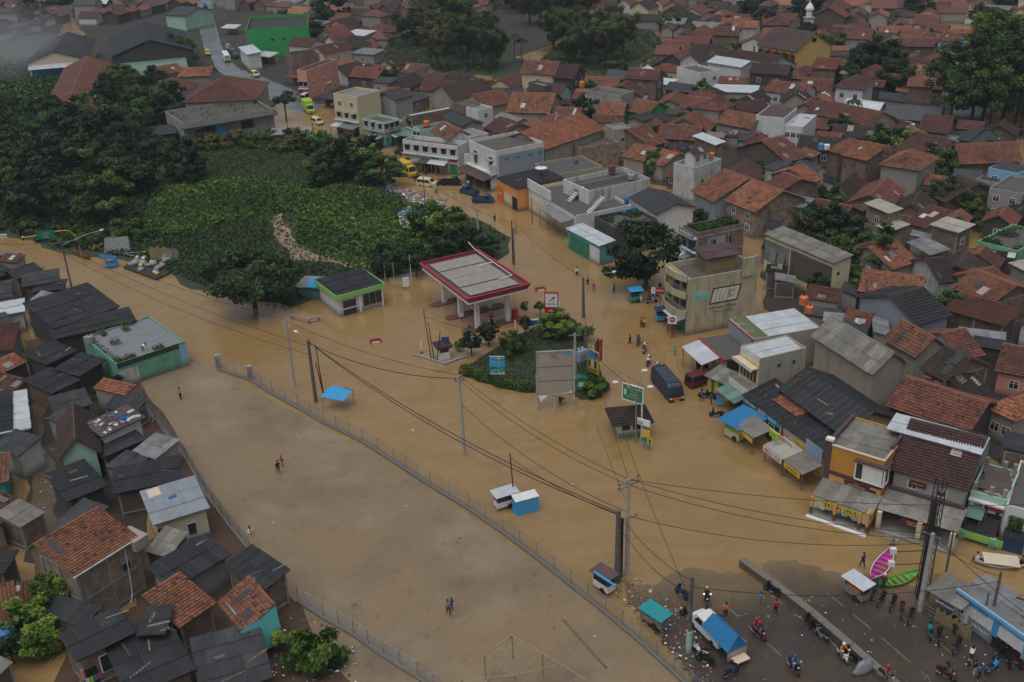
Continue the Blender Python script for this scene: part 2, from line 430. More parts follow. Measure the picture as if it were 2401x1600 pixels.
LOT = ['0,548','60,560','130,585','260,600','330,612','440,660','560,700','690,722','760,668','850,660','960,640','1060,610','1155,612','1190,560','1120,520',
       '1030,492','960,480','900,440','850,400','790,352','730,330','620,335','520,330','430,330','380,300','420,250','350,200','280,150','120,190','0,200','-80,260','-80,520']
land('terrain',LOT,0.28,M['meadow'],1.0,1.8,3.0)
WEST = ['-60,60','120,150','300,110','420,0','455,0','480,120','560,190','640,240','630,330','380,330','-80,520']
land('terrain',WEST,0.22,M['earth'],1.2,1.5,3.0)
EASTB = ['500,0','1300,-10','1400,60','1100,180','900,210','820,240','700,190','560,100']
land('terrain',EASTB,0.18,M['earth'],1.2,1.5,3.0)
GROVE = ['900,120','960,60','1100,70','1200,100','1180,130','1260,150','1330,90','1400,60','1480,20','1560,110','1500,150','1470,190','1380,200','1290,205','1180,190','1120,170','1020,178','950,170']
land('terrain',GROVE,0.25,M['meadow'],1.2,1.5,3.0)
NORTH = ['1250,-10','2500,-10','2500,30','2200,40','1900,30','1700,20','1420,50']
land('terrain',NORTH,0.16,M['earth'],1.2,1.5,3.0)
land('mud_flat',['625,510','668,506','672,545','690,575','780,602','860,612','850,632','760,622','690,612','645,570'],0.34,M['mudflat'],0.8,1.0,2.0)
land('mud_flat',['985,265','380,385','430,378','425,392','300,400'][1:],0.36,M['soil'],0.6,0.8,2.0)
land('yard_ground',['1790,640','1900,650','1935,760','1960,740','1985,640','2060,560','2280,600','2500,640','2500,1190','2330,1080','2140,1010','2040,960','1930,880','1890,790','1800,720'],0.14,M['earth'],0.6,.8,2.0)
land('yard_ground',['1150,260','1300,225','1600,200','1900,190','2200,230','2330,300','2300,420','2180,430','2060,450','1950,450','1850,420','1760,410','1640,430','1560,440','1450,390','1330,340','1230,300'],0.05,M['earth'],1.2,.8,3.0)
land('yard_ground',['-80,600','40,620','70,700','40,790','60,900','-80,960'],0.06,M['earth'],.6,.8,2.0)
land('terrain',['497,-30','560,-10','640,100','730,190','775,240','735,246','640,195','560,160','515,100','500,40'],0.21,M['earth'],.5,1.0,3.0)
land('terrain',['-140,20','100,-10','150,40','140,75','120,140','60,150','-100,150'],0.17,M['earth'],1.0,1.5,3.0)
land('terrain',['170,20','445,-10','460,60','420,130','300,150','185,140','200,80','185,60'],0.19,M['earth'],1.0,1.5,3.0)
land('yard_ground',['60,880','100,790','300,870','285,905','335,1000','340,1300','165,1335','60,1320'],0.055,M['earth'],.6,.8,2.0)
# north road, wet and above the flood; it dips under the water where the valley floor falls
ROADN = ['455,-60','497,-60','497,40','520,120','560,170','620,185','690,215','745,250','700,262','640,232','570,208','512,165','478,100','463,40']
land('road',ROADN,0.30,M['roadfar'],0.2,2.5,4.0,-0.25)
# the flooded asphalt field
FIELD = ['325,905','360,862','440,838','505,862','640,940','760,1005','850,1050','930,1095','1040,1165','1150,1245','1260,1320','1370,1400','1480,1490','1600,1600','1720,1720',
         '900,1720','820,1610','690,1420','600,1320','520,1220','450,1100','400,1000']
land('field',FIELD,0.045,M['fieldmat'],0.12,0.5,1.5)
land('lane',['60,800','150,792','120,860','105,930','95,1000','125,1100','135,1200','160,1310','150,1440','70,1440','80,1300','70,1150','75,1000','65,900'],0.07,M['asphalt'],0.5,1.0,1.5)
land('soil_yard',['330,1300','480,1180','530,1220','610,1330','700,1430','830,1615','900,1740','300,1740','140,1640','160,1500','330,1420'],0.12,M['soil'],0.4,1.0,1.5)
land('soil_yard',['280,880','330,900','400,1005','455,1110','520,1225','470,1190','330,1140','270,1000'],0.10,M['soil'],0.3,0.6,1.5)
# traffic island in the flooded junction
ISL = ['1085,862','1110,858','1150,830','1200,800','1265,765','1330,745','1352,760','1400,870','1405,930','1365,935','1330,905','1262,918','1180,900','1110,880']
land('traffic_island',ISL,0.32,M['meadow'],0.25,0.7,1.0)
land('sand_bar',['970,836','1000,850','1035,862','1085,846','1140,826','1165,806','1090,812','1000,828'],0.05,M['mudflat'],0.2,0.5,1.0)
# dry end of the junction: two carriageways that climb out of the water
def slope_sheet(name,poly,zf,mat,step=0.45):
    P = wpoly(poly);xs = [p[0] for p in P];ys = [p[1] for p in P]
    x0,x1,y0,y1 = min(xs),max(xs),min(ys),max(ys)
    nx,ny = int((x1-x0)/step)+1,int((y1-y0)/step)+1
    V = [];idx = {};Q = []
    def vid(i,j):
        if (i,j) not in idx:
            x,y = x0+i*step,y0+j*step;idx[(i,j)] = len(V);V.append((x,y,zf(x,y)))
        return idx[(i,j)]
    for i in range(nx):
        for j in range(ny):
            if inside((x0+(i+.5)*step,y0+(j+.5)*step),P): Q.append((vid(i,j),vid(i+1,j),vid(i+1,j+1),vid(i,j+1)))
    me = np_mesh(name,np.array(V),np.array(Q),mat)
    me.polygons.foreach_set('use_smooth',[True]*len(Q))
    o = link(name,me);o['kind'] = 'structure';return o
_A,_B = at('1640,1345'),at('2050,1330')
def shore(x,y):
    ys = _A.y+(_B.y-_A.y)*(x-_A.x)/(_B.x-_A.x)
    ys += 1.6*math.exp(-((x-27.5)/4.0)**2)-2.2*math.exp(-((x-35)/4.0)**2)
    n = mnoise.noise(Vector((x*0.22,y*0.22,3.1)))*0.05+mnoise.noise(Vector((x*0.9,y*0.9,8.1)))*0.02
    return max(-0.45,min(0.42,(ys-y)*0.021+n))
slope_sheet('road',['1440,1290','1640,1180','1900,1180','2060,1250','2100,1330','2180,1330','2480,1560','2560,1800','1750,1800','1600,1560','1480,1420'],shore,M['asphalt'])
# ------------------------------------------------------------------ roofs
def tile_slope(o,u,s,L,S,tw,th,seed,taper0=0.0,taper1=0.0,missing=0.0):
    """courses of clay tiles over a slope: o lower corner, u along the eave, s up the slope; tapers cut hips. Returns V, Q, tint"""
    rg = np.random.default_rng(seed)
    o,u,s = Vector(o),Vector(u),Vector(s);n = u.cross(s).normalized()
    nx,ny = max(1,int(round(L/tw))),max(1,int(round(S/th)))
    i,j = np.meshgrid(np.arange(nx),np.arange(ny),indexing='ij');i = i.ravel();j = j.ravel()
    a,b = L/nx,S/ny
    lo = taper0*(j+0.5)/ny;hi = L-taper1*(j+0.5)/ny
    xm = (i+0.5)*a
    keep = (xm > lo-a*0.4) & (xm < hi+a*0.4)
    if missing: keep &= rg.random(len(i)) > missing
    i,j = i[keep],j[keep];m = len(i)
    dz = rg.normal(0,0.007,m)+0.012;sl = rg.normal(0,0.012,m)
    cols = [(0.0,0.0),(0.38,0.045),(1.0,0.0)]
    on,un,sn,nn = (np.array(v) for v in (o,u,s,n))
    V = np.empty((m,6,3))
    for c,(fx,hz) in enumerate(cols):
        x = (i+fx)*a
        for r,(fy,up) in enumerate(((-0.14,0.095),(1.0,0.0))):
            y = (j+fy)*b+sl
            V[:,c*2+r] = on+np.outer(x,un)+np.outer(y,sn)+np.outer(hz*min(1,tw/0.28)+up+dz,nn)
    base = (np.arange(m)*6)[:,None]
    Q = np.concatenate([base+np.array([[0,2,3,1]]),base+np.array([[2,4,5,3]])])
    if tw < .3:
        D = V[:,[0,2,4]]-nn*0.13+sn*.02;lo_ = m*6+(np.arange(m)*3)[:,None];E = base
        Q = np.concatenate([Q,np.concatenate([lo_,lo_+1,E+2,E],1),np.concatenate([lo_+1,lo_+2,E+4,E+2],1)])
    ph = rg.random(2)*9
    patch = 0.5+0.28*np.sin(i*0.21+ph[0])*np.sin(j*0.33+ph[1])
    t = np.clip(rg.beta(2.2,2.0,m)*0.7+patch*0.3,0,1);t[rg.random(m) < (0.03 if tw < .5 else 0.006)] = 0.05
    if tw < .3: return np.concatenate([V.reshape(-1,3),D.reshape(-1,3)]),Q,np.concatenate([t,t,t,t])
    return V.reshape(-1,3),Q,np.concatenate([t,t])

_sheets = {}
def sheet_mesh(wd,ln,mat,waves=None):
    k = (round(wd,2),round(ln,2),mat.name)
    if k not in _sheets:
        waves = waves or max(3,int(round(wd/0.26)));n = waves*2
        x = np.linspace(0,wd+0.05,n+1);z = np.where(np.arange(n+1) % 2 == 0,0.0,0.06)
        V = np.concatenate([np.stack([x,np.zeros(n+1)-0.08,z+0.045],1),np.stack([x,np.full(n+1,ln),z],1)])
        Q = np.array([(i,i+1,n+2+i,n+1+i) for i in range(n)])
        _sheets[k] = np_mesh('sheet',V,Q,mat)
    return _sheets[k]

def frame_of(o,u,s):
    n = Vector(u).cross(Vector(s)).normalized();m = Matrix.Identity(4)
    for c,v in enumerate((Vector(u),Vector(s),n)): m.col[c][:3] = v
    m.translation = o;return m

ROOFSHEETS = dict(ma=1,mk=1,mg=1,mw=1,mb=1,mr=1,mt=1,mo=1,mgreen=1,molive=1)
def slope(parent,o,u,s,L,S,mat,near,seed,name='roof',t0=0.0,t1=0.0,missing=0.0):
    """one roof plane as a part: a thin deck with its tiles (one joined part) or its sheets (one object each)"""
    o,u,s = Vector(o),Vector(u).normalized(),Vector(s).normalized();n = u.cross(s).normalized()
    mb = MB();mb.slab(o-n*0.03,o+u*L-n*0.03,o+u*(L-t1)+s*S-n*0.03,o+u*t0+s*S-n*0.03,0.06)
    deck = mb.build(name,M['wood'] if mat[0] == 't' and len(mat) == 2 and mat not in ROOFSHEETS else M[mat],parent)
    if mat in ROOFSHEETS:
        if near and t0+t1 == 0:
            nx = max(1,round(L/1.0));ny = max(1,round(S/2.0));wd,ln = L/nx,S/ny
            me = sheet_mesh(wd,ln,M[mat]);rg = random.Random(seed);F = frame_of(o+n*0.02,u,s)
            for i in range(nx):
                for j in range(ny):
                    sh = link('sheet',me,None,deck)
                    sh.matrix_local = F @ Matrix.Translation((i*wd,j*ln+rg.uniform(-0.03,0.03),0.012*(j % 2)+rg.uniform(0,0.012))) @ Matrix.Rotation(rg.uniform(-0.012,0.012),4,'Z')
        else:
            nw = max(2,int(L/0.5))*2
            if t0+t1 == 0:
                x = np.linspace(0,L,nw+1);z = np.where(np.arange(nw+1) % 2 == 0,0.02,0.07)
                on,un,sn,nn = (np.array(v) for v in (o,u,s,n))
                V = np.concatenate([on+np.outer(x,un)+np.outer(z,nn),on+np.outer(x,un)+np.outer(z,nn)+sn*S])
                Q = np.array([(i,i+1,nw+2+i,nw+1+i) for i in range(nw)])
                c = link('roofing',np_mesh('roofing',V,Q,M[mat]),None,deck)
    else:
        tw,th = (0.26,0.34) if near == 2 else (0.34,0.42) if near else (0.55,0.6)
        if mat in ('tk','ts'): tw,th = tw*1.7,th*1.3
        V,Q,t = tile_slope(o,u,s,L,S,tw,th,seed,t0,t1,missing)
        c = link('tiles',np_mesh('tiles',V,Q,M[mat],t),None,deck);c['kind'] = 'stuff'
    return deck

_win = {}
def window(parent,p,nrm,wd,ht,style='w',sill=True):
    """frame (with glazing bars) and its pane, let into a wall: p bottom middle, nrm 'y-','y+','x-','x+' the way it faces"""
    k = (round(wd,2),round(ht,2),style)
    if k not in _win:
        f = MB();b = 0.07
        f.box(-wd/2,-0.06,0,-wd/2+b,0.02,ht);f.box(wd/2-b,-0.06,0,wd/2,0.02,ht)
        f.box(-wd/2+b,-0.06,0,wd/2-b,0.02,b);f.box(-wd/2+b,-0.06,ht-b,wd/2-b,0.02,ht)
        nb = max(0,int(wd/0.7))
        for i in range(1,nb+1): x = -wd/2+wd*i/(nb+1);f.box(x-0.025,-0.05,b,x+0.025,0.02,ht-b)
        if style != 'v': f.box(-wd/2+b,-0.045,ht*0.68,wd/2-b,0.02,ht*0.68+0.04)
        fm = {'w': 'white','d': 'wood','y': 'p_yellow','b': 'p_sky','v': 'p_teal','g': 'p_green','k': 'black'}[style]
        g = MB().box(-wd/2+b*.5,-0.02,b*.5,wd/2-b*.5,0.03,ht-b*.5)
        _win[k] = (f.mesh('window',[M[fm]]),g.mesh('pane',[M['pane']]))
    rz = {'y-': 0,'x+': math.pi/2,'y+': math.pi,'x-': -math.pi/2}[nrm]
    w_ = link('window',_win[k][0],None,parent,p,(0,0,rz));link('pane',_win[k][1],None,w_)
    return w_
_door = {}
def door(parent,p,nrm,wd=0.9,ht=2.0,mat='wood'):
    k = (wd,ht,mat)
    if k not in _door:
        f = MB();b = 0.08
        f.box(-wd/2-b,-0.05,0,-wd/2,0.02,ht+b);f.box(wd/2,-0.05,0,wd/2+b,0.02,ht+b);f.box(-wd/2,-0.05,ht,wd/2,0.02,ht+b)
        f.box(-wd/2,-0.03,0,wd/2,0.02,ht);f.box(-wd/2+.12,-0.045,.25,wd/2-.12,0.0,ht*.45);f.box(-wd/2+.12,-0.045,ht*.52,wd/2-.12,0.0,ht-.15)
        _door[k] = (f.mesh('door',[M[mat]]),MB().box(wd/2-.15,-0.09,.95,wd/2-.1,-0.03,1.1).mesh('handle',[M['steel']]))
    rz = {'y-': 0,'x+': math.pi/2,'y+': math.pi,'x-': -math.pi/2}[nrm]
    d = link('door',_door[k][0],None,parent,p,(0,0,rz));link('handle',_door[k][1],None,d);return d
def shutter(parent,p,nrm,wd,ht,mat):
    f = MB();n = max(4,int(wd/0.22))
    for i in range(n): f.box(-wd/2+wd*i/n+.01,-0.05-0.02*(i % 2),0,-wd/2+wd*(i+1)/n-.01,0.02,ht)
    rz = {'y-': 0,'x+': math.pi/2,'y+': math.pi,'x-': -math.pi/2}[nrm]
    return f.build('shutter',M[mat],parent,loc=p,rot=(0,0,rz))

BUILT = []          # footprints already taken: (cx, cy, r, corners)
def footprint(o,rz,L,W):
    c,s = math.cos(rz),math.sin(rz)
    cs = [(o.x+c*x-s*y,o.y+s*x+c*y) for x,y in ((0,0),(L,0),(L,W),(0,W))]
    BUILT.append((sum(p[0] for p in cs)/4,sum(p[1] for p in cs)/4,math.hypot(L,W)/2,cs));return cs

WALLNAME = dict(br='brick',bt='brick',bk='brick',wh='white',cr='cream',gy='grey',ta='plain',bl='blue',lb='blue',gn='green',bg='green',mi='mint',pk='pink',te='teal',ye='yellow',ol='orange')
def building(A,B,C,h,roof,rise,rm,wm,label,cat='house',name=None,group=None,near=None,wins='',over=0.45,base=-0.6,seed=None,org=None,colmns=False,missing=0.0,par=0.5):
    """A building from its eave (or parapet) line A-B and how far back it goes: C is a bearing on the back eave, or a depth in metres.
    roof: g gable, ridge along A-B; y gable across; s lean-to; f flat with parapet; h hip. Everything hangs from one Empty at its corner."""
    if org is None:
        a,b = at(A,h),at(B,h)
        u = (b-a);u.z = 0;L = u.length;u.normalize();v = Vector((-u.y,u.x,0))
        W = float(C) if isinstance(C,(int,float)) else (at(C,h)-a).dot(v)
        if W < 0: a,b = b,a;u = -u;v = -v;W = -W
        o = Vector((a.x,a.y,0));rz = math.atan2(u.y,u.x)
    else:
        o,rz,L,W = org
    dist = o.length
    if near is None: near = 2 if dist < 105 else 1 if dist < 175 else 0
    seed = seed if seed is not None else rnd.randrange(10**6)
    rg = random.Random(seed)
    name = name or WALLNAME.get(wm,'plain')+'_'+cat.split()[-1]
    root = empty(name,o,rz,label,cat,group)
    footprint(o,rz,L,W)
    if roof == 'f': over = 0.0
    if roof == 's' and rise < 0: pass
    x0,x1,y0,y1 = over,L-over,over,W-over
    # ---- walls
    mb = MB()
    k = rise/(W/2) if roof == 'g' else rise/W if roof == 's' else 0
    if roof == 'g':
        zt = h+k*over-0.1;zr = h+rise-0.1
        vs = [(x0,y0,base),(x0,y0,zt),(x0,W/2,zr),(x0,y1,zt),(x0,y1,base)];vs += [(x1,y,z) for _x,y,z in vs]
        mb.add(vs,[(0,1,2,3,4),(9,8,7,6,5),(0,5,6,1),(4,3,8,9)])
    elif roof == 'y':
        kk = rise/(L/2);zt = h+kk*over-0.1;zr = h+rise-0.1
        vs = [(x0,y0,base),(x1,y0,base),(x1,y0,zt),(L/2,y0,zr),(x0,y0,zt)];vs += [(x,y1,z) for x,_y,z in vs]
        mb.add(vs,[(0,1,2,3,4),(9,8,7,6,5),(1,6,7,2),(5,0,4,9)])
    elif roof == 's':
        za,zb = h+k*over-0.1,h+rise-k*over-0.1
        vs = [(x0,y0,base),(x1,y0,base),(x1,y1,base),(x0,y1,base),(x0,y0,za),(x1,y0,za),(x1,y1,zb),(x0,y1,zb)]
        mb.add(vs,[(0,1,5,4),(1,2,6,5),(2,3,7,6),(3,0,4,7)])
    elif roof == 'f': mb.box(0,0,base,L,W,h-par)
    else: mb.box(x0,y0,base,x1,y1,h)
    if wm != 'open': mb.build('wall',M[wm],root)
    else:
        nxp = max(2,int(L/3)+1);p = MB()
        for i in range(nxp):
            x = x0+(x1-x0)*i/(nxp-1)
            for y in (y0,y1):
                MB().tube((x,y,base),(x,y,h+k*y-0.08),0.06,n=6).build('post',M['wood'],root)
    # ---- roof
    if roof == 'g':
        S = math.hypot(W/2,rise)
        slope(root,(0,0,h),(1,0,0),(0,W/2,rise),L,S,rm,near,seed,missing=missing)
        slope(root,(L,W,h),(-1,0,0),(0,-W/2,rise),L,S,rm,near,seed+1,missing=missing)
        MB().tube((0,W/2,h+rise+.04),(L,W/2,h+rise+.04),0.13,n=6).build('ridge_cap',M['rcap'] if rm in ('to','tr') else M[rm] if rm in ROOFSHEETS else M['dk'],root)
    elif roof == 'y':
        S = math.hypot(L/2,rise)
        slope(root,(L,0,h),(0,1,0),(-L/2,0,rise),W,S,rm,near,seed,missing=missing)
        slope(root,(0,W,h),(0,-1,0),(L/2,0,rise),W,S,rm,near,seed+1,missing=missing)
        MB().tube((L/2,0,h+rise+.04),(L/2,W,h+rise+.04),0.13,n=6).build('ridge_cap',M['rcap'] if rm in ('to','tr') else M[rm] if rm in ROOFSHEETS else M['dk'],root)
    elif roof == 's':
        slope(root,(0,0,h),(1,0,0),(0,W,rise),L,math.hypot(W,rise),rm,near,seed,missing=missing)
    elif roof == 'h':
        q = min(L,W)/2*0.98
        if L >= W:
            S = math.hypot(W/2,rise)
            slope(root,(0,0,h),(1,0,0),(0,W/2,rise),L,S,rm,near,seed,t0=q,t1=q)
            slope(root,(L,W,h),(-1,0,0),(0,-W/2,rise),L,S,rm,near,seed+1,t0=q,t1=q)
            S2 = math.hypot(q,rise)
            slope(root,(L,0,h),(0,1,0),(-q,0,rise),W,S2,rm,near,seed+2,t0=W/2,t1=W/2)
            slope(root,(0,W,h),(0,-1,0),(q,0,rise),W,S2,rm,near,seed+3,t0=W/2,t1=W/2)
            MB().tube((q,W/2,h+rise),(L-q,W/2,h+rise),0.12,n=6).build('ridge_cap',M['dk'],root)
        else:
            S = math.hypot(L/2,rise)
            slope(root,(L,0,h),(0,1,0),(-L/2,0,rise),W,S,rm,near,seed,t0=q,t1=q)
            slope(root,(0,W,h),(0,-1,0),(L/2,0,rise),W,S,rm,near,seed+1,t0=q,t1=q)
            S2 = math.hypot(q,rise)
            slope(root,(0,0,h),(1,0,0),(0,q,rise),L,S2,rm,near,seed+2,t0=L/2,t1=L/2)
            slope(root,(L,W,h),(-1,0,0),(0,-q,rise),L,S2,rm,near,seed+3,t0=L/2,t1=L/2)
            MB().tube((L/2,q,h+rise),(L/2,W-q,h+rise),0.12,n=6).build('ridge_cap',M['dk'],root)
    elif roof == 'f':
        t = 0.16;zr = h-par
        if rm in ROOFSHEETS:
            slope(root,(t,t,zr+.05),(1,0,0),(0,W-2*t,0.25),L-2*t,W-2*t,rm,near,seed)
        else:
            MB().box(t,t,zr,L-t,W-t,zr+0.06).build('roof',M[rm],root)
        p = MB()
        p.box(0,0,zr,L,t,h);p.box(0,W-t,zr,L,W,h);p.box(0,t,zr,t,W-t,h);p.box(L-t,t,zr,L,W-t,h)
        p.build('parapet',M[wm if wm != 'open' else 'conc'],root)
    # ---- concrete frame in bare brick walls
    if colmns or (wm in ('br','bt','bk') and near):
        nx = max(2,round((x1-x0)/3.2)+1);ny = max(2,round((y1-y0)/3.2)+1)
        zt = h-0.15 if roof != 'f' else h-par
        for i in range(nx):
            x = x0+(x1-x0)*i/(nx-1)
            MB().box(x-.11,y0-.035,base,x+.11,y0+.1,zt).build('column',M['conc'],root)
        for j in range(1,ny):
            y = y0+(y1-y0)*j/(ny-1)
            for xx,sg in ((x0,-1),(x1,1)): MB().box(xx-.1+sg*.03,y-.11,base,xx+.1+sg*.03,y+.11,zt).build('column',M['conc'],root)
        zs = [0.4]+([zt*0.5] if h > 5 else [])+[zt-.02]
        for z in zs:
            MB().box(x0-.02,y0-.045,z-.1,x1+.02,y0+.08,z+.1).build('beam',M['conc'],root)
            MB().box(x1-.08,y0,z-.1,x1+.045,y1,z+.1).build('beam',M['conc'],root)
            MB().box(x0-.045,y0,z-.1,x0+.08,y1,z+.1).build('beam',M['conc'],root)
    # ---- openings: side letter + count, e.g. 'f3 r2 l1 d' (front, right, left; d door), style after ':'
    st = 'w'
    for tk in wins.split():
        if tk[0] == ':': st = tk[1];continue
        if tk[0] == 'd':
            door(root,((x0+x1)*rg.uniform(.3,.7),y0-.005,0.0),'y-',0.95,2.1,rg.choice(['wood','p_brown','p_teal','p_green']));continue
        n = int(tk[1:] or 1)
        rows = [1.15] if h < 5 else [1.2,h*0.5+0.75] if h < 8 else [1.2,4.0,6.9]
        wd,ht = (1.1,1.15) if st != 'v' else (0.6,0.5)
        if st == 'v': rows = [h*0.62]
        for z in rows:
            for i in range(n):
                q = (i+0.5)/n
                if tk[0] == 'f': window(root,(x0+(x1-x0)*q,y0-.005,z),'y-',wd,ht,st)
                if tk[0] == 'b': window(root,(x0+(x1-x0)*q,y1+.005,z),'y+',wd,ht,st)
                if tk[0] == 'r': window(root,(x1+.005,y0+(y1-y0)*q,z),'x+',wd,ht,st)
                if tk[0] == 'l': window(root,(x0-.005,y0+(y1-y0)*q,z),'x-',wd,ht,st)
    if rm in ('to','tr','td','tm') and roof in 'gs' and rg.random() < .6:
        for _ in range(rg.randint(1,2)):
            dp = (W/2 if roof == 'g' else W);sl = rise/dp;u0,v0 = rg.uniform(.1,.75)*L,rg.uniform(.08,.6)*dp;a_,b_ = rg.uniform(.5,1.3),rg.uniform(.7,1.8);q = lambda u,v: (u,v,h+sl*v+.13)
            MB().slab(q(u0,v0),q(u0+a_,v0),q(u0+a_,v0+b_),q(u0,v0+b_),.03).build('patch_sheet',M[rg.choice(['mg','mt','mw','ma','mo'])],root)
    root['size'] = (L,W);root['over'] = over
    return root
paint('rcap',(0.24,0.10,0.06),0.8)

# ------------------------------------------------------------------ lettering
def text_mesh(body,size,mat,depth=0.01,align='CENTER',bold=0.0,shear=0.0):
    c = bpy.data.curves.new('lettering','FONT');c.body = body;c.size = size;c.extrude = depth;c.align_x = align;c.align_y = 'CENTER';c.offset = bold;c.shear = shear
    c.resolution_u = 2
    o = bpy.data.objects.new('lettering',c);col.objects.link(o)
    bpy.context.view_layer.update()
    me = bpy.data.meshes.new_from_object(o.evaluated_get(bpy.context.evaluated_depsgraph_get()))
    bpy.data.objects.remove(o);bpy.data.curves.remove(c)
    me.materials.clear();me.materials.append(mat);return me
def lettering(parent,body,size,mat,loc,rot=(math.pi/2,0,0),fit=None,**k):
    """flat print on the face of a board; by default upright and read from -y of the parent"""
    me = text_mesh(body,size,M[mat] if isinstance(mat,str) else mat,**k)
    o = link('lettering',me,None,parent,loc,rot)
    if fit:
        wdt = max(v.co.x for v in me.vertices)-min(v.co.x for v in me.vertices)
        if wdt > fit: o.scale = (fit/wdt,fit/wdt if wdt > fit*1.6 else 1,1)
    return o
